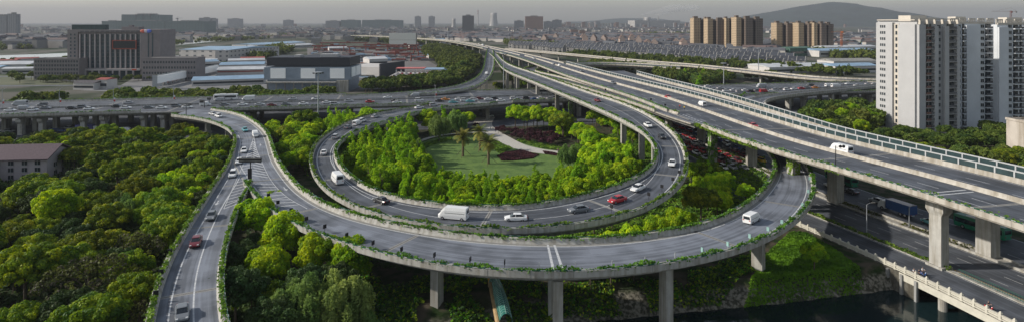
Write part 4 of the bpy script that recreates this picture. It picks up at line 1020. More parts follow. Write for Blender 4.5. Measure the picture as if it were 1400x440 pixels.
inC = [tuple(p[:2]) for p in (RC.R-RC.N*0+RC.N*3.5)[(np.arange(nC) > 6) & (RC.L[:, 1] < 300)]]
front = fill([(440,172),(462,235),(515,282),(580,302),(585,256),(570,240),(556,215),(565,190),(560,172),(520,168)], {'redwood': 5, 'camphor': 1.6}, 4.6, (0.85, 1.15), 'trees in the belt inside the loop', PT, cond=off_lawn)
front += fill([(580,302),(640,309),(710,310),(780,303),(780,262),(720,267),(650,266),(585,256)], {'redwood': 5, 'camphor': 2.5}, 3.3, (0.58, 0.78), 'trees in the belt inside the loop', PT, cond=off_lawn)
right = fill([(780,303),(825,290),(872,268),(902,242),(908,215),(880,190),(860,188),(840,205),(815,225),(795,248),(780,262)], {'redwood': 2, 'camphor': 5, 'wood': 0.2}, 4.8, (0.78, 1.12), 'trees in the belt inside the loop', PT, cond=off_lawn)
back = fill([(800,170),(870,186),(850,205),(815,222),(800,214),(790,205),(770,198),(760,185),(780,172)], {'camphor': 5, 'wood': 0.8}, 6.2, (0.9, 1.3), 'trees in the back of the garden', PT, cond=off_lawn)
back += fill([(745,171),(850,170),(885,184),(862,192),(800,196),(770,190)], {'camphor': 5, 'redwood': 1.5}, 5.2, (0.8, 1.2), 'trees in the back of the garden', PT, cond=off_lawn)
back2 = fill([(677,171),(740,169),(810,168),(808,178),(760,181),(700,178)], {'camphor': 5}, 5.6, (0.9, 1.25), 'trees in the back of the garden', PT, cond=off_lawn)
back3 = fill([(480,178),(530,170),(645,171.5),(648,179),(600,182),(570,190),(556,200),(500,200)], {'camphor': 4, 'wood': 1.0, 'redwood': 1.5}, 5.2, (0.9, 1.25), 'trees at the viaduct side of the garden', PT, cond=off_lawn)
relabel(front, 'left garden belt'); relabel(right, 'right garden belt'); relabel(back, 'the right garden corner'); relabel(back2, 'garden edge by viaduct'); relabel(back3, 'left garden grove')
plums = fill([(672,182),(690,180),(750,186),(768,196),(760,203),(720,196),(690,188)], {'plum': 1}, 3.6, (0.65, 1.0), 'dark red bushes behind the path', PT, cond=lambda a, b: (np.hypot(pathc[:, 0]-a, pathc[:, 1]-b) > 4).all())
relabel(plums, 'bushes behind the path')
# between loop and outer ramp
RT = {'camphor': 'bright rounded tree', 'wood': 'dark green tree', 'dark': 'dark tree', 'redwood': 'small conifer', 'shrub': 'shrub'}
ringR = fill([(780,350),(850,340),(930,328),(990,305),(1040,272),(1060,240),(1050,225),(1000,218),(960,205),(945,215),(942,240),(920,268),(870,298),(800,318)], {'camphor': 4.5, 'wood': 1.6, 'redwood': .4}, 5.0, (0.7, 1.02), 'trees between the loop and the outer ramp', RT)
relabel(ringR, 'grove between right bends')
ringL = fill([(345,160),(420,150),(480,160),(470,170),(440,185),(425,200),(420,235),(440,262),(470,285),(450,285),(415,262),(392,240),(378,205),(368,182)], {'camphor': 4.5, 'wood': 1.2, 'redwood': 0.7}, 5.6, (0.7, 1.1), 'trees between the branch ramp and the loop', RT)
relabel(ringL, 'grove left of the loop')
# wood left of the ramps
LW = {'wood': 'lumpy mid green tree', 'dark': 'dark green tree', 'camphor': 'fresh yellow green tree', 'shrub': 'low bush', 'redwood': 'small conifer', 'willow': 'hanging willow'}
hx = P(30, 262); BLOCK.append((hx.x+1, hx.y+5, 13)); BLOCK.append((hx.x-10, hx.y+5, 15)); BLOCK.append((hx.x-26, hx.y+5, 15)); BLOCK.append((hx.x+3, hx.y-10, 6)); BLOCK.append((hx.x-10, hx.y-14, 6))
wood = [(-250, 190), (-250, 92), (-25, 84), (-40, 100), (-62, 130), (-75, 150), (-93, 180), (-97, 205), (-103, 235), (-125, 244), (-160, 238), (-225, 226)]
lw = fill(wood, {'wood': 6, 'dark': 2.2, 'camphor': 1.1, 'willow': 0.3}, 7.2, (0.5, 0.92), 'trees of the wood left of the ramps', LW, world=True, cond=lambda a, b: a > -0.93*b-14)
relabel(lw, 'the left wood')
edge_ = fill([(328,196),(318,218),(300,240),(280,275),(255,315),(240,345),(225,375),(205,380),(232,330),(262,285),(290,245),(305,215)], {'camphor': 3, 'wood': 2}, 5.0, (0.6, 0.9), 'bushy trees along the branch ramp', LW)
relabel(edge_, 'trees hugging the branch ramp')
# wedge between the branch ramp and the front ramp
wedge = fill([(345,268),(372,300),(410,328),(470,352),(520,378),(500,440),(520,480),(330,500),(308,420),(312,350),(328,300)], {'wood': 2, 'dark': 3, 'camphor': 2.2}, 6.8, (0.6, 0.95), 'trees in the wedge between the ramps', LW)
relabel(wedge, 'wedge between the ramps')
# beyond the viaduct
FT = {'far': 'roadside tree', 'wood': 'tree', 'redwood': 'slim tree'}
def world_strip(x0, x1, y0, y1, slope=0.203): return [(x0, y0+slope*x0), (x1, y0+slope*x1), (x1, y1+slope*x1), (x0, y1+slope*x1*0+slope*x0)]
b1 = fill(world_strip(-270, -148, 356, 392), {'far': 1}, 7.5, (0.9, 1.35), 'row of trees beyond the viaduct', FT, world=True, cond=lambda a, b: not (75 < xpx((a, b)) < 152)); relabel(b1, 'belt before the office block')
b2 = fill(world_strip(-148, -108, 356, 385), {'far': 1}, 7.5, (0.9, 1.25), 'row of trees in front of the billboards', FT, world=True, cond=lambda a, b: not (352 < xpx((a, b)) < 362)); relabel(b2, 'belt under the billboards')
b3 = fill([(498,131),(500,122),(560,119),(610,112),(640,115),(620,121),(560,127)], {'far': 1}, 7.5, (0.9, 1.25), 'row of trees beside the far ramp', FT); relabel(b3, 'belt below the market hall')
b4 = fill([(612,112),(600,90),(585,80),(578,72),(600,66),(640,66),(652,72),(656,88),(652,100),(640,112)], {'far': 1}, 8.6, (0.9, 1.5), 'trees of the wood inside the far ramp', FT); b4 = massify(b4, 36, 'far_wood', 'farther green wood running along the far ramp'); relabel(b4, 'wood beside the far ramp')
b5 = fill([(679,128),(678,100),(686,97),(705,110),(735,120),(730,127)], {'far': 1, 'wood': 0.3}, 7.5, (0.8, 1.1), 'trees between the far ramps', FT); relabel(b5, 'grove between the far ramps')
b6 = fill([(800,96),(812,88),(860,90),(950,97),(1000,104),(1012,112),(985,120),(960,124),(905,112),(860,100)], {'far': 1.0, 'redwood': 0.12}, 8.2, (0.8, 1.2), 'trees between the expressway and the pale viaduct', FT); b6 = massify(b6, 42, 'far_wood', 'farther trees between the expressway and the pale viaduct'); relabel(b6, 'grove beyond the expressway')
b7 = fill([(1022,112),(1015,106),(1060,110),(1110,113),(1100,116),(1060,117)], {'far': 1}, 7.5, (0.7, 1.0), 'trees before the flat sheds', FT); relabel(b7, 'clump before the flat sheds')
b8 = fill([(1082,148),(1110,146),(1160,144),(1215,143),(1215,180),(1170,196),(1130,187),(1100,178)], {'far': 2, 'camphor': 0.6}, 7.5, (0.8, 1.25), 'trees left of the white towers', {'far': 'green tree', 'camphor': 'bright yellow green tree'}); b8 = massify(b8, 26, 'far_wood', 'farther trees between hooked ramp and white tower'); relabel(b8, 'wood left of white tower')
b9 = fill([(1190,190),(1290,192),(1300,186),(1380,178),(1420,200),(1420,262),(1370,250),(1300,232),(1190,206)], {'far': 2, 'wood': 1}, 7.0, (0.42, 0.72), 'trees at the foot of the white towers', {'far': 'green tree', 'wood': 'broad tree'}); b9 = massify(b9, 26, 'far_wood', 'trees close to the foot of the white towers'); relabel(b9, 'trees below the white towers')
b10 = fill([(760,77.5),(840,83),(900,88),(960,92.5),(1060,100),(1120,104),(1185,107),(1185,104),(1120,100),(1060,94),(960,88),(880,82),(800,76)], {'far': 2, 'redwood': 0.8}, 9.5, (0.7, 1.15), 'trees along the village side of the pale viaduct', FT); massify(b10, 0, 'far_wood', 'belt of trees along the village side of the pale viaduct')
b11 = fill([(45,114),(250,112),(250,110),(45,111)], {'far': 1}, 9.0, (0.55, 0.7), 'small round trees before the office block', {'far': 'small round tree'}); relabel(b11, 'line before the office block')
def far_mass(name, label, polys, n, size, hgt, mats=LEAF_FAR, seed=3, group=None):
    R = np.random.RandomState(seed); Cs = []; 
    for poly in polys:
        W = [tuple(P(x, y, 0))[:2] for x, y in poly]; xs = [p[0] for p in W]; ys = [p[1] for p in W]; k = 0; tries = 0
        m_ = int(n/len(polys))
        while k < m_ and tries < m_*40:
            tries += 1; a = R.uniform(min(xs), max(xs)); b = R.uniform(min(ys), max(ys))
            if inpoly(a, b, W): Cs.append((a, b)); k += 1
    L = [(np.array([a+R.normal()*s_*0.5, b+R.normal()*s_*0.5, R.uniform(0.35, 0.8)*hgt]), s_) for a, b in Cs for s_ in [hgt*R.uniform(0.35, 0.6)] for _ in range(2)]
    C = np.vstack([l[0]+R.normal(size=(26, 3))*l[1]*0.5 for l in L]); C[:, 2] = np.abs(C[:, 2])
    o = put(name, quad_mesh(name, leaf_arrays(C, R.normal(size=C.shape)*0.6+np.array([0, -0.2, 0.6]), size*R.uniform(0.5, 1.3, len(C))), mats, R.randint(0, 2, len(C))), kind='stuff'); tag(o, label, 'trees'); return o
far_mass('far_wood', 'thin belts of dark trees scattered over the distant plain', [[(0,70),(120,62),(120,58),(0,62)],[(0,58),(180,55),(180,50),(0,53)],[(240,62),(420,50),(420,47),(240,56)],[(320,78),(380,66),(400,70),(360,84)],[(570,63),(600,60),(560,56),(480,56)],[(1100,76),(1200,84),(1200,78),(1100,72)],[(850,50),(1000,52),(1000,46),(850,46)],[(690,62),(760,66),(760,63),(690,59)],[(1040,64),(1200,70),(1200,64),(1040,60)]], 1500, 3.2, 8)
# planted troughs, hedges and undergrowth
def carpet(name, label, cat, polys, dens, size, h, mats, seed=1, world=False, z=None, kind='stuff', cond=None, up=0.8):
    R = np.random.RandomState(seed); Cs = []
    for poly in polys:
        W = poly if world else [tuple(P(x, y, 0))[:2] for x, y in poly]; xs = [p[0] for p in W]; ys = [p[1] for p in W]
        A = abs(sum(W[i][0]*W[(i+1) % len(W)][1]-W[(i+1) % len(W)][0]*W[i][1] for i in range(len(W))))/2
        bb = (max(xs)-min(xs))*(max(ys)-min(ys)); n = int(bb*dens); a = R.uniform(min(xs), max(xs), n); b = R.uniform(min(ys), max(ys), n)
        Cs += [(p, q) for p, q in zip(a, b) if inpoly(p, q, W) and (cond is None or cond(p, q))]
    C = np.array(Cs); zz = np.array([gz_at(p, q) for p, q in Cs]) if z is None else z
    bump = 0.5+0.5*np.sin(C[:, 0]*0.9+np.sin(C[:, 1]*0.7)*2)*np.sin(C[:, 1]*1.1+C[:, 0]*0.3)
    C3 = np.c_[C, zz+h*(0.25+0.75*bump)*R.uniform(0.1, 1, len(C))]
    o = put(name, quad_mesh(name, leaf_arrays(C3, R.normal(size=C3.shape)*0.55+np.array([-0.1, -0.1, up]), size*R.uniform(0.6, 1.3, len(C))), mats, R.randint(0, len(mats), len(C))), kind=kind)
    return tag(o, label, cat)
carpet('grass_bank', 'dense green ground cover on the bank beside the service road', 'ground cover', [[(1080,318),(1100,318),(1140,340),(1198,384),(1190,393),(1100,402),(1030,410),(1010,398),(1035,372),(1045,350)]], 60, 0.34, 0.6, LEAF_GRASS, 2)
carpet('hanging_grass', 'shaggy grass hanging over the canal wall', 'grass', [[(1010,398),(1100,392),(1195,380),(1196,396),(1100,407),(1015,416)],[(930,405),(1005,398),(1008,420),(925,432)],[(790,430),(860,412),(905,412),(900,430),(830,450),(790,452)]], 42, 0.4, 0.9, LEAF_GRASS, 3)
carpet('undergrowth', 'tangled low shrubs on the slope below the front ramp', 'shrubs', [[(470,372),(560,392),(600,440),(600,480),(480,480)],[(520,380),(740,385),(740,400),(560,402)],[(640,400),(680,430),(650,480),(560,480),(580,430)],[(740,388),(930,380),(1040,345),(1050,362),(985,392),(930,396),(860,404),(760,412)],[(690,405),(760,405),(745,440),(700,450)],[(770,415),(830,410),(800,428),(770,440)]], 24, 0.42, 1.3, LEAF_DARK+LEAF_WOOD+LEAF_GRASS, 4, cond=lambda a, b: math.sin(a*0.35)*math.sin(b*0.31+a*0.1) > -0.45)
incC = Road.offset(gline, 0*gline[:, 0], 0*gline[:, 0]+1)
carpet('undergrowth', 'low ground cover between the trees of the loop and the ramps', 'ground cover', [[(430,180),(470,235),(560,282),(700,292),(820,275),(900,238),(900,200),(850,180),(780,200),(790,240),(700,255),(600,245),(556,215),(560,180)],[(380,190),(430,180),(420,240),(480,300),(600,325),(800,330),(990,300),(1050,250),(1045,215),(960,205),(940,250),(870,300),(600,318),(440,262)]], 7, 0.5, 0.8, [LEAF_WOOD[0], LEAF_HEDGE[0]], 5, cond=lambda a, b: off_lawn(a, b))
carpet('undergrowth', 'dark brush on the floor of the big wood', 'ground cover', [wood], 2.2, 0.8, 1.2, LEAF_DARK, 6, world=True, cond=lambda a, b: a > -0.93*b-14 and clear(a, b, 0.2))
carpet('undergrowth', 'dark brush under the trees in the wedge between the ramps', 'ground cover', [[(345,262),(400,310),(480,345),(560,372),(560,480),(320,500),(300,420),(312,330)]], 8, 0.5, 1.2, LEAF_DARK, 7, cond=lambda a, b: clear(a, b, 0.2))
carpet('clipped_bed', 'dark red clipped bed beside the curved path', 'flower bed', [[(680,214),(692,208),(715,206),(737,212),(728,217),(700,220),(686,220)],[(742,207),(790,214),(800,219),(780,216),(745,211)],[(650,187),(664,188),(672,195),(655,194)]], 60, 0.3, 0.6, LEAF_RED, 8)
carpet('clipped_bed', 'green clipped hedge round the back of the lawn', 'hedge', [[(556,204),(590,194),(616,188),(618,191),(592,198),(564,212)],[(672,190),(700,203),(684,211),(676,205),(668,196)],[(706,193),(740,203),(778,206),(778,204),(745,198),(712,190)]], 50, 0.34, 0.6, LEAF_HEDGE, 9)
def hedge_line(name, label, road, m0, m1, z0, h, dens, size, seed, mats=LEAF_HEDGE, d0=0, d1=None, cond=None):
    R = np.random.RandomState(seed); d1 = road.S[-1] if d1 is None else d1; n = int((d1-d0)*dens); C = []
    for _ in range(n):
        d = R.uniform(d0, d1)
        if cond and not cond(d): continue
        p = road.at(d, m=R.uniform(m0, m1)); C.append((p.x, p.y, p.z+z0+h*R.uniform(0, 1)*(0.7+0.3*math.sin(d*1.3))))
    C = np.array(C); o = put(name, quad_mesh(name, leaf_arrays(C, R.normal(size=C.shape)+np.array([0, 0, 0.5]), size*R.uniform(.6, 1.3, len(C))), mats)); tag(o, label, 'hedge', kind='stuff' if cond else None); return o
hedge_line('hedge', 'dark clipped hedge between the service road and the main road', G_HED, 0.1, 1.1, 0.1, 0.9, 45, 0.3, 11, cond=lambda d: d > 74)
hedge_line('median_planting', 'patchy brown green planting on the median of the ground road', G_MED, 0.5, 2.7, 0.1, 0.8, 30, 0.3, 12, [LEAF_OLV[0], LEAF_OLV[1]], d0=80, cond=lambda d: math.sin(d*0.6)+math.sin(d*0.23) > -0.5)
for x, lo, hi, road, v in ((977, .3, .6, RD, None),):
    pass
# climbing plants on the piers and fascia of the expressway
def climber(label, cx, cy, rz, size, z0, z1, n, seed):
    R = np.random.RandomState(seed); C = []; N = []
    for _ in range(n):
        f = R.randint(4); u = R.uniform(-1, 1); a, b = size[0]/2+0.08, size[1]/2+0.08
        x, y = [(u*a, -b), (u*a, b), (-a, u*b), (a, u*b)][f]; z = z0+(z1-z0)*R.uniform(0, 1)
        if math.sin(z*1.3+x*2)*math.sin(x*1.7+y*2+f) < -0.45: continue
        c, s = math.cos(rz), math.sin(rz); C.append((cx+x*c-y*s, cy+x*s+y*c, z)); nx, ny = [(0, -1), (0, 1), (-1, 0), (1, 0)][f]; N.append((nx*c-ny*s, nx*s+ny*c, 0.3))
    C = np.array(C); N = np.array(N)+R.normal(size=C.shape)*0.35
    o = put('climbing_plant', quad_mesh('climbing_plant', leaf_arrays(C, N, 0.36*R.uniform(.6, 1.3, len(C))), LEAF_HEDGE)); tag(o, label, 'climbing plant'); return o
for y_, lab in ((156, 'creeper covering the expressway pier beside the outer ramp'), (200, 'bright green creeper on the expressway pier above the packed cars')):
    d = cap_at(y_, 0); p = RD.at(d, m=4.5); climber(lab, p.x, p.y, RD.head(d), (2.2, 2.2), 0, 13.4, 2600, int(y_))
d = RC.d_at_x(855, 0.52, 0.9); p = RC.at(d, 0.25); climber('creeper on a tall pier under the rising part of the loop', p.x, p.y, RC.head(d), (1.5, 1.9), 0, 13.5, 1200, 5)
ia, ib = idx_range(RD, lambda i: 945 < xpx(RD.L[i]) < 1040)
o = leaf_along('climbing_plant', RD, 'L', ia, ib, 60, 0.36, 0.65, -0.9, 1.25, 0.25, LEAF_HEDGE, None, clump=False, seed=44); tag(o, 'green creeper spilling over the edge of the expressway above the packed cars', 'climbing plant')
ia, ib = idx_range(RD, lambda i: 1120 < xpx(RD.L[i]) < 1160)
o = leaf_along('climbing_plant', RD, 'L', ia, ib, 30, 0.3, 0.6, -0.9, 0.6, 0.15, LEAF_HEDGE, None, clump=True, seed=45); tag(o, 'thin creeper on the expressway edge above the outer ramp', 'climbing plant')
# ---------------------------------------------------------------- buildings
def put_windows(th, specs, frame_mat=None, glass=DGLASS, name='window', limit=100, depth=0.12):
    """specs: (x, y, z centre, width, height, rz) in world; each window a part, past the limit one stuff part. Largest first."""
    cache = {}; rest = MB(); rest_any = False
    inv = th.matrix_basis.inverted() if False else None
    for i, (x, y, z, w, h, rz) in enumerate(specs):
        if i < limit:
            k = (round(w, 2), round(h, 2))
            if k not in cache:
                m = MB(); m.box((0, 0, -h/2), (w, depth, h)); m.box((0, -depth/2-.03, -h/2), (0.07, 0.06, h), 0, 1); m.box((0, -depth/2-.04, -h/2-.12), (w+.2, 0.16, 0.12), 0, 1)
                cache[k] = m.mesh(name, [glass, frame_mat or WHITER])
            put(name, cache[k], th, loc=(x, y, z), rz=rz)
        else: rest.box((x, y, z-h/2), (w, depth, h), rz); rest_any = True
    if rest_any: rest.build(name, glass, th, kind='stuff')
WALLW = mat('white_render', (0.36, 0.36, 0.36), 0.8, 0.06, 0.15)
WALLG = mat('grey_render', (0.52, 0.54, 0.56), 0.8, 0.08, 0.15)
CREAM = mat('cream_render', (0.46, 0.42, 0.36), 0.8, 0.08, 0.2)
BALC = mat('balcony_dark', (0.09, 0.09, 0.095), 0.4, 0.3, 0.5)
BALB = mat('balcony_brown', (0.13, 0.07, 0.055), 0.5, 0.3, 0.5)
class Frame:
    """local building frame: origin at a corner, u to the right along the front, v away from the camera"""
    def __init__(s, x, y, ang): s.o = (x, y); s.a = ang; s.c = math.cos(ang); s.s = math.sin(ang)
    def p(s, u, v, z=0): return (s.o[0]+u*s.c-v*s.s, s.o[1]+u*s.s+v*s.c, z)
    def box(s, mb, u0, u1, v0, v1, z0, z1, m=0):
        q = s.p((u0+u1)/2, (v0+v1)/2, z0); mb.box(q, (u1-u0, v1-v0, z1-z0), s.a, m)
FL = 2.86
def white_tower_a():
    f = Frame(177.2, 256, 0.13); t = thing('apartment_tower', 'nearest white apartment tower, its sunlit side wall facing the expressway', 'apartment block')
    w = MB(); H = 50.2
    f.box(w, 0, 19.6, 0.0, 23, 0, H); f.box(w, 0.003, 3.2, -1.2, -0.003, 0, H-1.5); f.box(w, 7.2, 9.0, -1.6, -0.003, 0, H-2.2); f.box(w, 12.2, 14.2, -1.6, -0.003, 0, H-2.2); f.box(w, 18.2, 19.6, -1.6, -0.003, 0, H-2.2)
    f.box(w, -0.9, -0.003, 0.2, 9.5, 0, H-1.4); f.box(w, -1.3, -0.003, 12.5, 22.4, 0, H-0.6)
    w.build('wall', WALLW, t)
    s = MB(); f.box(s, -0.45, -0.01, 9.6, 12.4, 0, H-1.2); s.build('recess', CREAM, t)
    r = MB(); f.box(r, 4, 12, 8, 15, H, H+2.6); f.box(r, 12.2, 17, 8, 14, H, H+1.6)
    for u in np.arange(0.5, 19.4, 3.7): f.box(r, u, u+0.35, -1.2, 0.0, H-1.4, H+0.7)
    f.box(r, 0, 19.6, -1.3, -0.9, H+0.7, H+1.1); f.box(r, -1.2, 0, 0, 22, H+0.35, H+0.75)
    r.build('roof_frame', CREAM, t)
    sp = []; bal = []
    for k in range(17):
        z = 2.0+k*FL
        for v in (17.0, 18.2, 19.4): q = f.p(-1.33, v, z); sp.append((*q, 0.75, 1.25, f.a+PI/2))
        for u, wd in ((10.6, 1.5), (15.4, 1.3), (17.0, 1.0)): q = f.p(u, -0.05, z); sp.append((*q, wd, 1.5, f.a))
        q = f.p(-0.5, 11.0, z); sp.append((*q, 1.0, 1.6, f.a+PI/2))
        bal.append((4.9, 3.2, z)); bal.append((13.2+2.6, 0.01, z)) if False else None
    sp.sort(key=lambda q: -q[2]); put_windows(t, sp)
    for k in range(17):
        z = 1.0+k*FL
        for u0, u1 in ((3.4, 5.6), (5.7, 7.1), (14.3, 18.0)) if k < 33 else ():
            b = MB(); f.box(b, u0, u1, -1.5, -1.38, z, z+1.0, 1); f.box(b, u0, u1, -1.55, -0.01, z-0.2, z, 0); f.box(b, u0+0.15, u1-0.15, -0.12, -0.01, z+0.05, z+2.3, 2)
            b.build('balcony', [WALLW, BALB if u0 == 3.4 else BALC, DGLASS], t)
    return t
white_tower_a()
def white_tower_b(x, y, ang, cols, width, depth, H, label, floors=17, wallmat=WALLW):
    """cols: ('w'|'b'|'s', u0, u1, proud)  w window column, b balcony column, s solid projecting bay"""
    f = Frame(x, y, ang); t = thing('apartment_tower', label, 'apartment block'); w = MB(); f.box(w, 0, width, 0, depth, 0, H)
    for k, u0, u1, pr_ in cols:
        if k == 's': f.box(w, u0, u1, -pr_, -0.003, 0, H-0.4-rnd.uniform(0, 0.8))
    w.build('wall', wallmat, t); r = MB()
    for u in np.arange(0.6, width-1, 4.4):
        f.box(r, u, u+3.2, 1.2, 1.6, H+2.0, H+2.6)
        for q in (0, 0.9, 1.8, 2.8): f.box(r, u+q, u+q+0.35, 1.2, 1.6, H, H+2.0)
    f.box(r, 0.2, width-.2, -0.2, 0.2, H, H+0.9); f.box(r, width*0.3, width*0.55, 5, 10, H, H+3.4)
    r.build('roof_frame', CREAM, t); sp = []; nb = 0
    for k in range(floors):
        z = 1.0+k*FL
        for kd, u0, u1, pr_ in cols:
            if kd == 'w': q = f.p((u0+u1)/2, -0.05, z+1.1); sp.append((*q, u1-u0, 1.45, f.a))
            elif kd == 'b':
                nb += 1
                if nb > 98: continue
                b = MB(); f.box(b, u0, u1, -1.3, -1.2, z, z+1.0, 1); f.box(b, u0, u1, -1.32, -0.01, z-0.38, z+.12, 0); f.box(b, u0+.1, u1-.1, -0.1, -0.01, z+.05, z+2.35, 2); b.build('balcony', [wallmat, BALC, DGLASS], t)
    sp.sort(key=lambda q: -q[2]); put_windows(t, sp); return t
white_tower_b(P(1301, 175, 0).x, 276, 0.02, [('b', 0.3, 1.8, 0), ('s', 1.9, 2.6, 1.0), ('w', 2.8, 4.4, 0), ('b', 5.0, 6.2, 0), ('s', 6.6, 13.2, 1.0), ('w', 14.0, 15.6, 0), ('b', 16.0, 18.8, 0), ('s', 18.9, 19.6, 1.2)], 19.8, 15, 49.0, 'white apartment tower with a broad blank bay, second from the left', wallmat=WALLG)
white_tower_b(P(1356.5, 175, 0).x, 273, 0.02, [('s', 0.1, 4.6, 1.0), ('w', 5.2, 6.8, 0), ('b', 7.4, 9.9, 0), ('b', 10.4, 11.6, 0), ('s', 11.7, 12.4, 1.2), ('b', 12.6, 17.0, 0), ('w', 18, 19.6, 0), ('b', 20.5, 23, 0)], 30, 15, 48.6, 'rightmost white apartment tower, cut off by the picture edge', wallmat=WALLG)
# pale block at the right edge, low
def low_block(x, y, ang, w_, d_, H, floors, name, label, cat, wall, cols, ww=1.5, wh=1.4, z0=1.0, roofmat=None, parapet=0.8, glass=DGLASS, fh=None):
    f = Frame(x, y, ang); t = thing(name, label, cat); w = MB(); f.box(w, 0, w_, 0, d_, -0.3, H); w.build('wall', wall, t)
    r = MB(); f.box(r, -0.25, w_+.25, -0.25, 0.1, H, H+parapet); f.box(r, -.25, w_+.25, d_-.1, d_+.25, H, H+parapet); f.box(r, -.25, .1, .1, d_-.1, H, H+parapet); f.box(r, w_-.1, w_+.25, .1, d_-.1, H, H+parapet)
    r.build('parapet', wall, t)
    if roofmat: r = MB(); f.box(r, .1, w_-.1, .1, d_-.1, H, H+.25); r.build('roof', roofmat, t)
    sp = []; fh = fh or (H-z0)/floors
    for k in range(floors):
        for c in cols: q = f.p(c, -0.05, z0+k*fh+wh/2+0.3); sp.append((*q, ww, wh, f.a))
    sp.sort(key=lambda q: -q[2]); put_windows(t, sp, limit=98); return t, f
t, f = low_block(P(1373, 226, 0).x+12.5, 204, 0.0, 30, 14, 13.6, 5, 'pale_block', 'low beige block of flats at the right picture edge', 'apartment block', mat('beige_render', (0.42, 0.38, 0.33), 0.85, 0.08, 0.3, stain=0.4), [4.5, 6.5, 12, 14, 19, 21])
m = MB(); f.box(m, 5, 10, 3, 8, 13.6, 16.6); m.build('roof_room', MATS['beige_render'], t)
# slab office block on the left
STONE = mat('brown_stone', (0.20, 0.18, 0.18), 0.8, 0.1, 0.3); STONE2 = mat('pale_brown_stone', (0.37, 0.335, 0.33), 0.8, 0.1, 0.3)
BLUEGL = mat('blue_glass', (0.028, 0.055, 0.07), 0.15, 0.4, 0.15, spec=0.6)
def office():
    s = 800/510; X0 = (93-700)/s; W = 81; t = thing('office_block', 'large brown slab office block with tall window strips left of the picture', 'office building')
    f = Frame(X0, 510, 0.0); H = 43; w = MB()
    f.box(w, 0, 64, 0.6, 22, 0, H); f.box(w, 64.003, W, -1.5, 22, 0, H+0.2); f.box(w, 0, 9, -0.8, 0.597, 0, H); f.box(w, 9.003, 64, -0.8, 0.597, H-2.2, H)
    w.build('wall', STONE, t)
    for i in range(13):
        m = MB(); u = 10.2+i*4.42; f.box(m, u, u+0.9, -0.9, 0.594, 9.5, H-3.8); m.build('pilaster', STONE2, t)
        if i < 12:
            g = MB(); f.box(g, u+0.95, u+4.37, 0.3, 0.59, 9.8, H-4.0)
            g.build('window', BLUEGL, t)
    m = MB()
    for i in range(12): f.box(m, 11.3+i*4.42, 14.5+i*4.42, -0.9, -0.81, H-1.8, H-1.0)
    for z in np.arange(13, H-5, 3.2): f.box(m, 11.2, 63.2, 0.15, 0.29, z, z+0.35)
    m.build('spandrel', BALC, t)
    for k in range(10):
        for u in (3.0, 6.5): g = MB(); f.box(g, u-.6, u+.6, -0.9, -0.8, 10+k*3.1, 11.6+k*3.1); g.build('window', BLUEGL, t)
    g = MB(); f.box(g, 70.5, 71.6, -1.6, -1.5, 10, H-3); g.build('window', BLUEGL, t); g = MB(); f.box(g, 74, 75.2, -1.6, -1.5, 10, H-3); g.build('window', BLUEGL, t)
    g = MB(); 
    for i in range(9): f.box(g, 11+i*5.9, 12+i*5.9, -3.4, -2.4, 0, 8.6)
    f.box(g, 10, 63.8, -3.6, -0.81, 7.6, 9.2); g.build('portico', STONE2, t)
    g = MB(); f.box(g, 10.5, 63.5, 0.25, 0.58, 0.5, 7.2); g.build('window', BLUEGL, t)
    g = MB(); f.box(g, 26, 42, -6.5, -3.61, 3.6, 5.0); g.build('entrance_canopy', BLUEGL, t)
    g = MB(); f.box(g, 1, 30, 3, 8, H, H+4.4); 
    g.build('roof_screen', mat('roof_screen', (0.03, 0.055, 0.06), 0.4, 0.3, 0.4), t)
    g = MB(); f.box(g, 44, 59, 4, 12, H, H+2.6); f.box(g, 49, 52, 6, 9, H+2.6, H+4); g.build('roof_room', STONE, t)
    rd = mat('red_frame', (0.25, 0.06, 0.04), 0.6, 0.1); g = MB(); z0, z1 = 26, 34
    for a, b, c, d_ in ((39.5, 62.5-2, z0, z0+.8), (39.5, 60.5, z1-.8, z1), (39.5, 40.2, z0+.8, z1-.8), (59.8, 60.5, z0+.8, z1-.8)): f.box(g, a, b, -1.6, -0.95, c, d_)
    g.build('red_frame', rd, t)
    g = MB(); f.box(g, 40.3, 59.7, -1.3, -0.95, z0+.9, z1-.9); g.build('screen', mat('dark_screen', (0.02, 0.025, 0.03), 0.3, 0.3), t)
    for k, (c, x) in enumerate((((0.55, 0.12, 0.08), 66.5), ((0.50, 0.45, 0.50), 69.0), ((0.10, 0.16, 0.55), 71.5))):
        g = MB(); q = f.p(x, -1.9, H-1.2); g.sphere(q, 1.9, 10, 0, (1.3, 0.2, 0.8)); g.build('roof_emblem', mat('emblem_%d' % k, c, 0.5, 0.05), t)
    g = MB(); f.box(g, 58, 62, -3.7, -3.61, 7.9, 9.0); g.build('sign', mat('red_sign', (0.5, 0.06, 0.02), 0.5, 0.05), t); g = MB(); f.box(g, 62.1, 65, -3.7, -3.61, 7.9, 9.0); g.build('sign', WHITER, t)
    # wings
    for x, wd, hh, lab, yy in ((46, 61*510/800, 18, 'lower brown wing on the left side of the slab office block', 500), (194, 75*490/800, 19, 'lower brown wing on the right side of the slab office block', 492)):
        X = (x-700)*yy/800; cols = list(np.arange(1.8, wd-1, 2.35))
        low_block(X, yy, 0, wd, 14, hh, 5 if x == 46 else 4, 'office_wing', lab, 'office building', STONE, cols, 1.25, 2.0, roofmat=CONCD, glass=BLUEGL)
    return t
office()
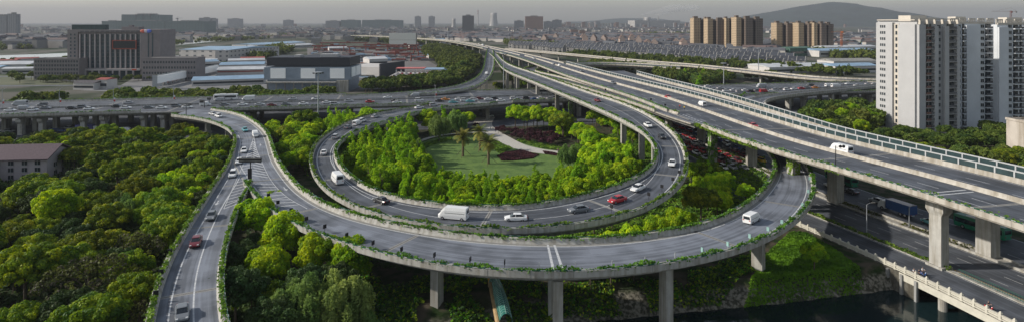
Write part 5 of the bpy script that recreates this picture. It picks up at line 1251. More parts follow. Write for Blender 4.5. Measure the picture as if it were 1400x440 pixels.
# building with blank billboards
def billboards():
    y0 = 418; s = 800/y0; X = lambda px: (px-700)/s; t = thing('market_building', 'grey building carrying blank white billboards, black band along its roof', 'market hall')
    f = Frame(X(361), y0, 0.0); W = X(479)-X(361); zt = CAMZ-(76-HY)/s; Z = lambda y: CAMZ-(y-HY)/s
    w = MB(); f.box(w, 2, W-1, 1, 28, 0, Z(92)); f.box(w, -0.0, W, 0.0, 30, Z(109.5), Z(92.5))
    w.build('wall', mat('blue_grey_cladding', (0.20, 0.24, 0.29), 0.6, 0.12, 0.4), t)
    b = MB(); f.box(b, 1.8, W-0.5, 0.6, 29, Z(90.5), Z(79)); b.build('roof_band', mat('black_band', (0.03, 0.033, 0.042), 0.6, 0.15), t)
    for a, c in ((370, 390.5), (411.5, 431), (451.5, 471)):
        g = MB(); f.box(g, X(a)-X(361), X(c)-X(361), -0.35, -0.01, Z(107.5), Z(94)); g.build('billboard', mat('blank_board', (0.86, 0.86, 0.85), 0.7, 0.04), t)
    for a, c in ((3, 13), (15, 27)): g = MB(); f.box(g, W+0.01, W+0.35, a, c, Z(106), Z(92.8)); g.build('billboard', MATS['blank_board'], t)
    g = MB(); f.box(g, 2, W*0.84, -3.2, -0.01, Z(113.5), Z(112)); f.box(g, W*0.85, W-1, -2, -0.01, 0, Z(110)); g.build('canopy', CONC, t)
    for i in range(9): m = MB(); f.box(m, 3+i*6.2, 3.8+i*6.2, -2.6, -1.8, 0, Z(113.5)-.01); m.build('column', CONCD, t)
    g = MB(); f.box(g, 20, 24, 4, 12, Z(79), Z(76)); f.box(g, W*.62, W*.82, 6, 14, Z(79), Z(75)); g.build('roof_room', WALLW, t)
billboards()
# long sloping white screen wall on a market hall, sheds around it
BLUER = mat('blue_sheet_roof', (0.20, 0.30, 0.40), 0.45, 0.25, 0.08); PALER = mat('pale_sheet_roof', (0.42, 0.43, 0.44), 0.5, 0.25, 0.08); REDR = mat('red_sheet_roof', (0.26, 0.06, 0.045), 0.6, 0.3, 0.1)
def long_box(name, label, cat, pA, pB, depth, h, mats_, z0=0.0, roof=None, away=1, strips=(), part='wall'):
    a = P(*pA); b = P(*pB); d = Vector((b.x-a.x, b.y-a.y, 0)); L = d.length; ang = math.atan2(d.y, d.x); f = Frame(a.x, a.y, ang); t = thing(name, label, cat)
    w = MB(); f.box(w, 0, L, 0, depth, z0, z0+h); w.build(part, mats_, t)
    if roof:
        r = MB(); q = lambda u, v, z: f.p(u, v, z)
        hh = min(2.0, depth*0.08)+0.3
        r.hexa([q(-.4, -.4, z0+h), q(L+.4, -.4, z0+h), q(L+.4, depth+.4, z0+h), q(-.4, depth+.4, z0+h)], [q(-.4, depth/2-.1, z0+h+hh), q(L+.4, depth/2-.1, z0+h+hh), q(L+.4, depth/2+.1, z0+h+hh), q(-.4, depth/2+.1, z0+h+hh)])
        r.build('roof', roof, t)
    for (u0, u1, za, zb, mt) in strips: m = MB(); f.box(m, L*u0, L*u1, -0.15, -0.01, z0+za, z0+zb); m.build('window_band', mt, t)
    return t
BWALL = mat('warehouse_wall', (0.46, 0.44, 0.42), 0.8, 0.1, 0.1)
long_box('market_hall', 'market hall under a long sloping white screen wall', 'market hall', (222, 117.5), (299, 99.5), 5, 2.6, BWALL, roof=BLUER, strips=[(0.02, 0.98, 0.6, 1.3, DGLASS), (0.02, 0.98, 1.6, 2.2, MATS['red_sheet_roof'])])
a = P(215, 114.5, 3); b = P(298, 97.3, 3); d = Vector((b.x-a.x, b.y-a.y, 0)); f = Frame(a.x, a.y, math.atan2(d.y, d.x)); t = thing('screen_wall', 'long blank white screen wall with scaffold behind it', 'billboard')
m = MB(); f.box(m, 0, d.length, -.6, 0, 3, 8.6); m.build('panel', MATS['blank_board'], t)
for i in range(16): m = MB(); u = i*d.length/15; f.box(m, u-.2, u+.2, .01, 3.5, 0, 9.2); m.build('strut', STEEL, t)
long_box('market_hall', 'blue roofed market hall behind the roadside trees', 'market hall', (262, 118.5), (362, 115), 22, 4.5, BWALL, roof=BLUER, strips=[(0.02, 0.98, 1.5, 3, DGLASS)])
long_box('market_hall', 'long pale market hall with a red band', 'market hall', (296, 105), (361, 103.5), 22, 6, BWALL, roof=PALER, strips=[(0.02, 0.98, 3.6, 4.8, REDR)])
long_box('market_hall', 'pale blue hall right behind the red banded market hall', 'market hall', (300, 97.5), (361, 96), 24, 6, BWALL, roof=BLUER, strips=[(0.02, .98, 2, 4, DGLASS)])
long_box('market_hall', 'grey hall farthest back of the market halls', 'market hall', (312, 92), (362, 90.5), 18, 7, BWALL, roof=PALER, strips=[(0.02, .98, 2, 5, DGLASS)])
fac = facade_mat('factory_front', (0.40, 0.38, 0.36), (0.08, 0.09, 0.10), 9, 5.5, 0.35, 0.35)
long_box('factory', 'long pale factory with a wide blue roof behind the market halls', 'factory', (245, 83), (312, 84), 110, 14, fac, roof=BLUER)
long_box('factory', 'pale three storey factory wing running away from the camera', 'factory', (313, 84), (350, 74), 16, 13, fac, roof=PALER)
for i, (pa, pb, dp, h, rf, lab) in enumerate((((352, 66), (418, 62), 60, 6, BLUER, 'wide blue sheet roofed store far behind the billboards'), ((395, 66.5), (430, 64.5), 30, 5, PALER, 'pale store right of the wide blue sheet roofed one'), ((-30, 97), (40, 96), 40, 6, PALER, 'low pale shed at the left picture edge'), ((20, 88), (52, 87), 14, 6, REDR, 'red roofed shed left of the office block'), ((-30, 91), (22, 90), 12, 6, REDR, 'red roofed shed at the left picture edge'), ((505, 91), (530, 90), 24, 8, PALER, 'pale flat hall beside the black gabled one'), ((586, 83), (604, 82.5), 12, 7, BLUER, 'small blue roofed shed before the green wood'), ((578, 60), (610, 59.5), 40, 8, BLUER, 'blue roofed hall before the curving expressway'), ((450, 70), (476, 69.5), 20, 5, PALER, 'white roofed store behind the billboards'), ((1052, 101), (1150, 99), 42, 6, PALER, 'large pale flat shed beside the pale viaduct'), ((1142, 101), (1200, 99.5), 22, 7, BLUER, 'blue roofed shed left of the white tower'), ((1140, 93), (1200, 92), 26, 7, CONCD, 'grey shed behind the blue roofed one'), ((1120, 78.5), (1196, 77), 40, 9, BLUER, 'blue roofed works before the mountain'), ((1130, 73), (1200, 71), 30, 9, PALER, 'pale works before the mountain'), ((1100, 68), (1200, 66), 30, 8, BLUER, 'long blue shed at the foot of the mountain'), ((560, 66), (572, 65.6), 10, 9, mat('pink_render', (0.42, 0.26, 0.23), 0.8, 0.1), 'small pink block before the curving expressway'), ((1080, 78), (1110, 77), 20, 12, mat('net_green', (0.06, 0.12, 0.09), 0.9, 0.3, 0.3), 'building site wrapped in green net below the brown towers'))):
    long_box('shed', lab, 'shed', pa, pb, dp, h, BWALL if rf is not MATS.get('net_green') else rf, roof=rf, strips=[(0.03, .97, h*0.35, h*0.6, DGLASS)])
# market with rows of vehicles on its decks, banner in front
def deck_market():
    a = P(526, 118.5); s = 800/a.y; f = Frame(a.x, a.y, 0.03); L = 85/s; t = thing('car_market', 'open two deck market hall with a pink and blue banner along its front', 'market hall')
    w = MB(); f.box(w, 0, L, 0, 2, 0, 6); f.box(w, 0, L, 2, 62, 5.5, 6); f.box(w, 0, 2, 2, 62, 0, 5.4); w.build('wall', BWALL, t)
    for u0, u1, mt in ((0, 0.12, (0.06, 0.25, 0.5)), (0.12, 0.28, (0.55, 0.04, 0.06)), (0.28, 0.36, (0.06, 0.25, 0.5)), (0.36, 0.66, (0.45, 0.30, 0.36)), (0.67, 0.98, (0.45, 0.30, 0.36))):
        m = MB(); f.box(m, L*u0+.05, L*u1, -0.4, -0.01, 2.0, 6.4); m.build('banner', mat('banner_%.2f' % u0, mt, 0.6, 0.12, 0.5), t)
    m = MB(); f.box(m, -1, L*0.5, 56, 68, 9, 9.6); m.build('roof', mat('red_roof_pale', (0.45, 0.13, 0.12), 0.6, 0.3, 0.2), t)
    m = MB(); f.box(m, L*0.5+.1, L+2, 50, 68, 8.6, 9.2); m.build('roof', BLUER, t)
    for i in range(12): m = MB(); f.box(m, i*L/11.5, i*L/11.5+.8, 50.2, 51, 6, 8.6); m.build('column', WALLW, t)
    return f, L
fM, LM = deck_market()
t = thing('hall', 'black gabled hall end beside the two deck market', 'market hall'); a = P(520, 108); f = Frame(a.x, a.y, 1.2); m = MB(); f.box(m, 0, 40, 0, 1.2, 0, 13); m.build('wall', MATS['black_band'], t); m = MB(); f.box(m, 0, 40, 1.21, 40, 0, 10); m.build('hall_body', BWALL, t)
# giant blank wall on steel frame
a = P(532, 69); s = 800/a.y; t = thing('blank_wall', 'huge blank cream wall split by one seam, on a steel frame', 'billboard'); f = Frame(a.x, a.y, 0); L = 36.5/s
for z0, z1 in ((CAMZ-(62.5-HY)/s, CAMZ-(55.3-HY)/s), (CAMZ-(55-HY)/s, CAMZ-(45.5-HY)/s)): m = MB(); f.box(m, 0, L, 0, 1.5, z0, z1); m.build('panel', mat('cream_board', (0.60, 0.60, 0.55), 0.8, 0.05), t)
m = MB()
for i in range(7): f.box(m, i*L/6-.4, i*L/6+.4, 1.6, 10, 0, CAMZ-(45-HY)/s)
m.build('steel_frame', BALC, t)
# red gantry cranes in the yards
RED = mat('crane_red', (0.19, 0.05, 0.035), 0.6, 0.2, 0.3)
def gantry(px0, px1, py, h, label):
    a = P(px0, py); b = P(px1, py); t = thing('gantry_crane', label, 'gantry crane'); m = MB(); m.box(((a.x+b.x)/2, a.y, h), (b.x-a.x+8, 2.2, 1.8)); m.box(((a.x*.4+b.x*.6), a.y, h+1.8), (5, 4, 2)); m.build('girder', RED, t)
    for x in (a.x, b.x):
        for dy in (-4, 4): m = MB(); m.tube((x, a.y+dy, 0), (x, a.y+dy*0.2, h), 0.6, 0.5, 6); m.build('leg', RED, t)
for k, g in enumerate([(515, 562, 84, 9, 'nearest long red gantry crane in the steel yard'), (478, 566, 74, 10, 'widest red gantry crane, in the middle of the steel yard'), (540, 572, 78, 9, 'red gantry crane right of the steel yard middle'), (500, 530, 70, 10, 'red gantry crane behind the widest one'), (530, 570, 70.8, 10, 'farthest red gantry crane below the blank wall'), (430, 470, 71, 9, 'red gantry crane behind the billboard roof'), (440, 500, 66, 9, 'distant red gantry crane left of the steel yard')]): gantry(*g)
R = np.random.RandomState(5); m = MB()
for i in range(330):
    px, py = (R.uniform(425, 585), R.uniform(62, 84)) if i < 230 else (R.uniform(488, 520), R.uniform(84, 118)); p = P(px, py); m.box((p.x, p.y, 0), (R.uniform(4, 18), R.uniform(3, 8), R.uniform(0.8, 3.5)), R.uniform(-.1, .1), R.randint(0, 4))
tag(m.build('steel_stacks', [RED, CONCD, BALC, BLUER], kind='stuff'), 'piles of rusty steel and goods in the open yards', 'stacked goods')
m = MB(); yard = P(535, 95)
sheet('yard', [(420, 128), (498, 124), (640, 112), (560, 70), (420, 66)], 0.04, mat('yard_ground', (0.13, 0.12, 0.115), 0.9, 0.3, 0.08))
sheet('yard', [(150, 125), (420, 122), (420, 80), (240, 76)], 0.035, mat('yard_pale', (0.16, 0.16, 0.16), 0.9, 0.25, 0.06))
gstrip('road', [(-40, 118), (150, 117.5), (300, 124), (420, 127)], (9, 9), 0.05, ASPH3)
gstrip('road', [(-60, 104), (50, 106), (110, 112), (140, 117)], (7, 7), 0.045, ASPH3)
sheet('field', [(-60, 117), (150, 116), (140, 111), (100, 106), (-60, 101)], 0.02, mat('field_grass', (0.05, 0.07, 0.03), 0.95, 0.3, 0.03, col2=(0.12, 0.12, 0.07)))
sheet('yard', [(110, 124), (235, 128), (240, 121), (150, 119)], 0.03, MATS['yard_pale'])
for (pa, pb, dp, h, rf, lab) in (((100, 123), (128, 123.4), 14, 5, mat('dark_tile', (.06, .055, .06), .8, .2), 'small dark roofed gatehouse beyond the viaduct'), ((131, 122), (146, 122.2), 10, 7, REDR, 'small red flag building beyond the viaduct'), ((-40, 101), (-2, 101), 16, 6, BLUER, 'blue shed at the far left edge'), ((2, 101.5), (44, 101), 12, 5, PALER, 'white low shed before the left office wing'), ((272, 93), (300, 91.5), 20, 6, BLUER, 'blue roofed shed beside the long screen wall'), ((262, 88), (296, 87.5), 10, 5, PALER, 'pale low store right of the office wing'), ((330, 88.5), (362, 87.5), 14, 7, REDR, 'red roofed store behind the market halls')):
    long_box('shed', lab, 'shed', pa, pb, dp, h, BWALL, roof=rf, strips=[(0.03, .97, h*0.3, h*0.6, DGLASS)])
sm = random.Random(31); k_ = 0
for (xa, xb, ya, yb_, n_, rg) in ((-20, 90, 84, 100, 16, 'left edge beside the office wing'), (0, 140, 108, 115, 12, 'field beyond the viaduct'), (250, 360, 86, 92, 12, 'yards behind the market halls')):
    g_ = []
    for i in range(n_):
        p = P(sm.uniform(xa, xb), sm.uniform(ya, yb_)); g_.append(plant('far', p.x, p.y, sm.uniform(.55, .9), 'small tree', 'small scattered trees'))
    relabel(g_, rg)
# villa with purple roof at the left edge
def villa():
    f = Frame(-150.5, 176, 0.0); a = P(66, 246); t = thing('villa', 'pink grey villa with a purple brown roof at the left picture edge', 'house')
    f = Frame(a.x-26, a.y-3, 0.10); wl_ = mat('villa_wall', (0.34, 0.30, 0.31), 0.85, 0.1, 0.4); rf = mat('villa_roof', (0.085, 0.06, 0.07), 0.8, 0.25, 2.0)
    w = MB(); f.box(w, -6, 26, 0, 12, 0, 8.6); f.box(w, -6, 12, -6, -0.003, 0, 7.6)
    q = f.p; w.hexa([q(25.4, 0, 8.6), q(26, 0, 8.6), q(26, 12, 8.6), q(25.4, 12, 8.6)], [q(25.4, 5.9, 12.2), q(26, 5.9, 12.2), q(26, 6.1, 12.2), q(25.4, 6.1, 12.2)])
    w.build('wall', wl_, t); r = MB()
    r.hexa([q(-7, -1.2, 8.3), q(27, -1.2, 8.3), q(27, 6, 12.6), q(-7, 6, 12.6)], [q(-7, -1.2, 8.7), q(27, -1.2, 8.7), q(27, 6, 13.0), q(-7, 6, 13.0)])
    r.hexa([q(-7, 6.003, 12.6), q(27, 6.003, 12.6), q(27, 13.2, 8.3), q(-7, 13.2, 8.3)], [q(-7, 6.003, 13.0), q(27, 6.003, 13.0), q(27, 13.2, 8.7), q(-7, 13.2, 8.7)])
    r.hexa([q(-3, -7.2, 7.4), q(3, -7.2, 10.2), q(3, 4, 10.2), q(-3, 4, 7.4)], [q(-3, -7.2, 7.8), q(3, -7.2, 10.6), q(3, 4, 10.6), q(-3, 4, 7.8)])
    r.hexa([q(3.003, -7.2, 10.2), q(9, -7.2, 7.4), q(9, 4, 7.4), q(3.003, 4, 10.2)], [q(3.003, -7.2, 10.6), q(9, -7.2, 7.8), q(9, 4, 7.8), q(3.003, 4, 10.6)])
    r.build('roof', rf, t)
    for z in (2.2, 4.9): m = MB(); f.box(m, -5, 14, -8.2, -6.01, z, z+0.3); f.box(m, -5, 14, -8.2, -8.0, z+.3, z+1.2); m.build('balcony', wl_, t)
    sp = [(*f.p(u, -6.1, z), 1.8, 1.6, f.a) for u in (-3, 1, 5, 9) for z in (1.4, 4.1, 6.3)]+[(*f.p(u, -0.1, z), 1.5, 1.6, f.a) for u in (15.5, 19.5, 23.3) for z in (1.6, 4.4, 7.0)]+[(*f.p(26.05, v, z), 1.4, 1.8, f.a+PI/2) for v in (4, 8) for z in (2, 5.2)]
    put_windows(t, sp); t.scale = (1, 1, 0.8)
villa()
# terraced village: grey pitched roofs
GREYR = mat('slate_roof', (0.038, 0.043, 0.053), 0.75, 0.3, 0.4, objrand=0.35); HOUSEW = mat('house_wall', (0.27, 0.26, 0.245), 0.85, 0.15, 0.1, objrand=0.2)
DORM = MATS['window_glass']
def house_proto(L, W, h, rr, seed, roof=GREYR, wall=HOUSEW):
    R = random.Random(seed); t = thing('terraced_house', 'x', 'house'); w = MB(); w.box((0, 0, 0), (L, W, h)); 
    w.hexa([(-L/2, -W/2, h), (L/2, -W/2, h), (L/2, W/2, h), (-L/2, W/2, h)], [(-L/2, -.05, h+rr), (L/2, -.05, h+rr), (L/2, .05, h+rr), (-L/2, .05, h+rr)])
    n = int(L/8)
    for i in range(n+1): u = -L/2+i*L/n; w.box((u, 0, 0), (0.5, W+.8, h+.4)); w.hexa([(u-.25, -W/2-.4, h+.4), (u+.25, -W/2-.4, h+.4), (u+.25, W/2+.4, h+.4), (u-.25, W/2+.4, h+.4)], [(u-.25, -.1, h+rr+.7), (u+.25, -.1, h+rr+.7), (u+.25, .1, h+rr+.7), (u-.25, .1, h+rr+.7)])
    w.build('wall', wall, t); r = MB()
    for s in (-1, 1): r.hexa([(-L/2-.3, s*(W/2+.5), h-.2), (L/2+.3, s*(W/2+.5), h-.2), (L/2+.3, 0, h+rr+.05), (-L/2-.3, 0, h+rr+.05)][::s], [(-L/2-.3, s*(W/2+.5), h+.1), (L/2+.3, s*(W/2+.5), h+.1), (L/2+.3, 0, h+rr+.35), (-L/2-.3, 0, h+rr+.35)][::s])
    r.build('roof', roof, t)
    for i in range(n):
        m = MB(); u = -L/2+(i+.5)*L/n; m.box((u, -W/2-.05, h*0.15), (3.6, 0.2, h*0.3)); m.box((u, -W/2-.05, h*0.58), (3.0, 0.2, h*0.28)); m.box((u, -W/2*0.62, h), (2.2, 2.4, 1.6), 0, 1); m.build('window', [DGLASS, wall], t)
    return proto_done(t)
HP = [house_proto(34, 11, 7.2, 4.2, 1), house_proto(42, 11, 6.8, 4.2, 2), house_proto(26, 12, 7.6, 4.6, 3)]
REDH = [house_proto(20, 12, 8, 3.6, 5, mat('terracotta_roof', (0.12, 0.075, 0.06), 0.8, 0.2, objrand=0.2), mat('pink_house', (0.42, 0.33, 0.28), 0.85, 0.1))]
vil = []; ang = -0.60; ca, sa = math.cos(ang), math.sin(ang)
vp = [(700,66),(760,72),(840,78),(880,82),(950,87),(1010,91.5),(1060,94.5),(1078,92),(1075,84),(1040,78),(1000,74),(930,70),(850,68),(740,62.5)]
VW = [tuple(P(x, y, 0))[:2] for x, y in vp]; cand = []
for i in range(-60, 60):
    for j in range(-60, 60):
        u = i*46+(17 if j % 2 else 0); v = j*21.5; x = 200+u*ca-v*sa; y = 850+u*sa+v*ca
        if inpoly(x, y, VW) and clear(x, y, 14) and rnd.random() < 0.93: cand.append((x+rnd.uniform(-2, 2), y+rnd.uniform(-2, 2), ang+rnd.uniform(-.05, .05), j))
cand.sort(key=lambda c: c[1])
def label_grid(objs, base, region):
    objs = sorted(objs, key=lambda o: o.location.y); n = len(objs); k = max(1, round(math.sqrt(n/4)))
    for r in range(k):
        row = sorted(objs[r*n//k:(r+1)*n//k], key=lambda o: o.location.x/o.location.y)
        for i, o in enumerate(row): o['label'] = base+', '+(ordn(i+1)+' from left' if i < len(row)-1 else 'rightmost')+' in '+('front' if r == 0 else ordn(r+1)+' nearest')+' row of '+region
for x, y, a_, j in cand[:230]: vil.append(dup(HP[rnd.randrange(3)], (x, y, 0), a_, 'x', 'grey terraced houses of the village', (1, 1, rnd.uniform(0.85, 1.15))))
label_grid(vil, 'grey roofed terrace', 'the village')
def houses_stuff(name, label, pts, hs, mats2, seed):
    R = random.Random(seed); m = MB()
    for x, y, a_ in pts:
        L = R.uniform(18, 44); W = R.uniform(9, 13); h = R.uniform(*hs); rr = R.uniform(2, 4.5); c, s = math.cos(a_), math.sin(a_); mi = R.choice([0, 0, 0, 1]); q = lambda u, v, z: (x+u*c-v*s, y+u*s+v*c, z)
        m.box((x, y, 0), (L, W, h), a_, 2+R.randrange(2)); m.hexa([q(-L/2, -W/2, h), q(L/2, -W/2, h), q(L/2, W/2, h), q(-L/2, W/2, h)], [q(-L/2, -.1, h+rr), q(L/2, -.1, h+rr), q(L/2, .1, h+rr), q(-L/2, .1, h+rr)], mi)
    tag(m.build(name, mats2, kind='stuff'), label, 'houses')
TOWNM = [mat('town_roof', (0.075, 0.08, 0.09), 0.8, 0.4, 0.02), mat('town_roof_red', (0.11, 0.08, 0.075), 0.8, 0.4, 0.02), mat('town_wall', (0.36, 0.34, 0.31), 0.85, 0.2, 0.02), mat('town_wall_dim', (0.22, 0.21, 0.20), 0.85, 0.2, 0.02)]
pts = [(x, y, a_) for x, y, a_, j in cand[230:]]
far_v = [tuple(P(x, y, 0))[:2] for x, y in [(590,55),(680,58),(760,63),(860,68),(1000,73),(1060,78),(1075,60),(1000,52),(840,47),(600,46)]]
R = random.Random(8); bb = (min(p[0] for p in far_v), max(p[0] for p in far_v), min(p[1] for p in far_v), max(p[1] for p in far_v))
k = 0
while k < 1500:
    y = bb[2]+(bb[3]-bb[2])*R.random()**1.6; x = R.uniform(bb[0], bb[1])
    if inpoly(x, y, far_v): pts.append((x, y, ang+R.choice([0, 0, PI/2])+R.uniform(-.1, .1))); k += 1
houses_stuff('distant_village', 'farther grey roofs of the village fading towards the horizon', pts, (6, 9), TOWNM, 3)
# beige gables in a row in front of the village
rw = []
for px, py in ((800, 62), (812, 62.5), (826, 62.5), (838, 63), (850, 63.5), (863, 62), (873, 66), (885, 67), (895, 67.5), (925, 64), (934, 67), (700, 60), (712, 61), (760, 57), (787, 55), (797, 57.5), (745, 62)):
    p = P(px, py); rw.append(dup(REDH[0], p, PI/2+rnd.uniform(-.4, .1), 'x', 'pale gabled houses beyond the village', (1, 0.85, rnd.uniform(1.3, 2.0))))
label_grid(rw, 'pale gabled house', 'houses beyond the village')
# wide plain left and centre: scattered low works and town
pts = []
for poly, n in (([(-60, 70), (90, 66), (90, 52), (-60, 56)], 170), ([(220, 60), (420, 52), (420, 44), (220, 47)], 200), ([(420, 62), (600, 57), (600, 42), (420, 44)], 330), ([(600, 46), (1100, 46), (1100, 40), (600, 40)], 800), ([(1060, 66), (1230, 72), (1230, 50), (1060, 52)], 260), ([(-100, 50), (600, 44), (600, 39), (-100, 39)], 500), ([(1180, 66), (1500, 66), (1500, 44), (1180, 44)], 200)):
    W = [tuple(P(x, y, 0))[:2] for x, y in poly]; k = 0
    while k < n:
        x = R.uniform(min(p[0] for p in W), max(p[0] for p in W)); y = R.uniform(min(p[1] for p in W), max(p[1] for p in W))
        if inpoly(x, y, W): pts.append((x, y, R.uniform(-.3, .3)+R.choice([0, PI/2]))); k += 1
houses_stuff('distant_town', 'low roofs of the town scattered over the distant plain', pts, (5, 16), TOWNM, 4)
# towers
BRN = facade_mat('brown_flats', (0.40, 0.30, 0.19), (0.055, 0.045, 0.035), 3.2, 2.9, 0.45, 0.55)  # brown flats in a paler tone that stands for sunlight
BRN_SHADE = facade_mat('dark_brown_flats', (0.15, 0.115, 0.09), (0.03, 0.026, 0.024), 3.0, 2.9, 0.55, 0.6)  # same flats with shade painted into the wall colour
def tower_px(px0, px1, ytop, ybase, name, label, cat, mt, ang=0.0, dfrac=0.6, extra=None, side=None, top=True):
    a = P(px0, ybase); s = 800/a.y; L = (px1-px0)/s; H = (ybase-ytop)/s; t = thing(name, label, cat); 
    f = Frame(a.x, a.y, ang); w = MB(); dz = L*dfrac
    me = MB(); me.box((L/2, dz/2, 0), (L, dz, H)); o = me.build('wall', mt, t); o.location = (a.x, a.y, 0); o.rotation_euler.z = ang
    if side: m = MB(); m.box((L/2, dz/2, 0), (L*1.0, dz*0.5, H+3)); 
    if top:
        m = MB(); f.box(m, L*.3, L*.7, dz*.3, dz*.7, H, H+H*0.05+1.5); f.box(m, 0, L, 0, 0.5, H, H+1.0); m.build('roof', CONCD, t)
    return t, f, L, H, dz
def brown_tower(px0, pxm, px1, yt, yb, label):
    """sunlit narrow side to the left, dark broad front"""
    a = P(px0, yb); s = 800/a.y; H = (yb-yt)/s; t = thing('apartment_tower', label, 'apartment block'); 
    c0 = P(pxm, yb+1.5); d = Vector((c0.x-a.x, c0.y-a.y, 0)); L1 = d.length; ang1 = math.atan2(d.y, d.x)
    w1 = (pxm-px0)/s; w2 = (px1-pxm)/s
    for k, (x0, w_, y0_, hh, mt) in enumerate(((a.x, w1*0.62, 0, H, BRN), (a.x+w1*0.62, w1*0.38+.01, 7, H-3, BRN_SHADE), (a.x+w1, w2*0.42, -5, H-1, BRN_SHADE), (a.x+w1+w2*.42, w2*0.16, 4, H-4, BRN_SHADE), (a.x+w1+w2*0.58, w2*0.42, -4, H-2, BRN_SHADE))):
        m = MB(); m.box((w_/2, 9, 0), (w_-.02, 22, hh)); o = m.build('wall', mt, t); o.location = (x0, a.y+y0_, 0)
        m = MB(); m.box((x0+w_/2, a.y+y0_+9, hh), (w_*.6, 8, 3.2)); m.build('roof', MATS['dark_brown_flats'], t)
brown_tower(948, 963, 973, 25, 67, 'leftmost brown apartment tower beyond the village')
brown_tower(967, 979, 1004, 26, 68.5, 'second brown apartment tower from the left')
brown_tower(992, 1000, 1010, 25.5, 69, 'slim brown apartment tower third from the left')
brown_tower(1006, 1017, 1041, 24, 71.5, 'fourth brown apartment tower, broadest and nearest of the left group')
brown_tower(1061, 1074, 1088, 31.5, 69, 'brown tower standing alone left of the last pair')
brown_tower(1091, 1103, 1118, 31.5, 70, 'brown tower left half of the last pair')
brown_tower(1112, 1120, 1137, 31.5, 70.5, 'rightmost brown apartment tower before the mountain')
GREYF = facade_mat('grey_flats', (0.24, 0.24, 0.245), (0.09, 0.10, 0.11), 6, 3.2, 0.5, 0.5); NETF = facade_mat('net_flats', (0.11, 0.15, 0.145), (0.08, 0.11, 0.105), 12, 4, 0.5, 0.3); PINKF = facade_mat('brick_flats', (0.27, 0.175, 0.14), (0.13, 0.085, 0.07), 5, 4, 0.4, 0.4); PALF = facade_mat('pale_flats', (0.36, 0.34, 0.32), (0.16, 0.16, 0.17), 6, 3.4, 0.5, 0.5)
for a_ in [(-14, 9, 22, 51, 'far grey tower at the left picture edge', GREYF), (10, 22, 19.5, 51, 'taller far grey tower beside the left edge', GREYF), (139, 160, 29.5, 46, 'small dark green block left of the netted slab', NETF), (158, 225, 29, 47, 'long dark slab wrapped in green net, left half', NETF), (225.4, 279, 29.5, 47, 'long dark slab wrapped in green net, right half', NETF), (166, 218, 20.5, 46, 'taller netted block behind the long slab', NETF), (272, 288, 25, 42, 'hazy pale towers right of the netted slab', GREYF), (289, 296, 26, 42, 'narrow hazy tower right of the netted slab', GREYF), (311, 328, 26, 38, 'hazy twin block on the left horizon', GREYF), (387, 399, 28, 38, 'small hazy block on the centre left horizon', GREYF),
 (445, 464, 29, 40, 'low hazy slab on the horizon left of centre', GREYF), (466, 490, 28, 40, 'wide hazy slab left of the striped one', NETF), (495, 546, 28, 39.5, 'long grey slab on the horizon above the blank wall', NETF), (567, 575, 23, 38, 'thin hazy tower on the horizon', GREYF), (586, 594, 23, 38, 'slim tower beside the left cooling tower', GREYF), (632, 647.5, 22, 46, 'dark square tower above the far expressway', facade_mat('square_tower', (0.12, 0.115, 0.115), (0.05, 0.055, 0.06), 4, 4, 0.5, 0.5)), (635, 641, 33, 45.5, 'pale lower tower in front of the dark square one', PALF), (718, 742.5, 23, 43, 'large brown square block above the village', PINKF), (703, 716, 29, 42, 'grey block left of the brown square one', GREYF), (743, 755, 30, 42, 'grey block right of the brown square one', GREYF), (755, 768, 28, 42, 'grey staggered tower right of the brown square one', GREYF), (780, 790, 41, 48, 'pink pair of blocks behind the village, left one', PINKF), (792, 800, 42, 51, 'pink pair of blocks behind the village, right one', PINKF), (1206, 1212, 23, 34, 'pink distant tower above the left white tower', PINKF)]:
    tower_px(a_[0], a_[1], a_[2], a_[3], 'tower_block', a_[4], 'tower', a_[5])
# distant skyline blocks
R = random.Random(21); far_b = []
for i in range(95):
    px = R.uniform(770, 945) if i < 40 else (R.uniform(1235, 1410) if i < 75 else R.uniform(-20, 1400)); yb = R.uniform(37.5, 39.5); hgt = R.uniform(3, 9 if i < 75 else 6)
    t, *_ = tower_px(px, px+R.uniform(2.5, 6), yb-hgt, yb, 'tower_block', 'hazy tower', 'tower', R.choice([GREYF, PINKF, PALF]), top=False); t.location = (0, 0, 0); far_b.append((px, t))
far_b.sort(key=lambda q: q[0])
for i, (px, t) in enumerate(far_b): t['label'] = 'hazy block on the skyline, '+ordn(i+1)+' from the left'; t['group'] = 'hazy blocks along the skyline'
# cooling towers, chimneys
CT = mat('cooling_concrete', (0.38, 0.37, 0.36), 0.9, 0.08, 0.02, stain=0.03)
def cooling(px, wpx, yt, yb, label):
    a = P(px, yb); s = 800/a.y; H = (yb-yt)/s; r = wpx/2/s; m = MB(); m.lathe((a.x, a.y, 0), [(r*1.25, 0), (r*1.12, H*.2), (r*.95, H*.5), (r*.86, H*.75), (r*.9, H), (r*.84, H), (r*.8, H*.7)], 28)
    tag(m.build('cooling_tower', CT, smooth=True), label, 'cooling tower')
cooling(675, 10, 18, 36, 'largest cooling tower, right of the tall thin chimney')
cooling(570.5, 6.5, 23, 37, 'leftmost pale cooling tower on the horizon'); cooling(589.5, 7, 23, 37, 'second pale cooling tower from the left'); cooling(620.5, 5.5, 26, 38, 'small cooling tower left of the dark square tower'); cooling(885, 10, 24, 36.5, 'wide pale cooling tower beside the smoking chimney')
def chimney(px, yt, yb, w_, label, bands=False):
    a = P(px, yb); s = 800/a.y; H = (yb-yt)/s; m = MB(); m.tube((a.x, a.y, 0), (a.x, a.y, H), w_/s, w_*.6/s, 10); t = thing('chimney', label, 'chimney'); m.build('stack', CT, t)
    if bands:
        for k in (0.9, 0.75): m = MB(); m.tube((a.x, a.y, H*k), (a.x, a.y, H*(k+.06)), w_*.85/s, w_*.8/s, 10); m.build('band', RED, t)
    return Vector((a.x, a.y, H))
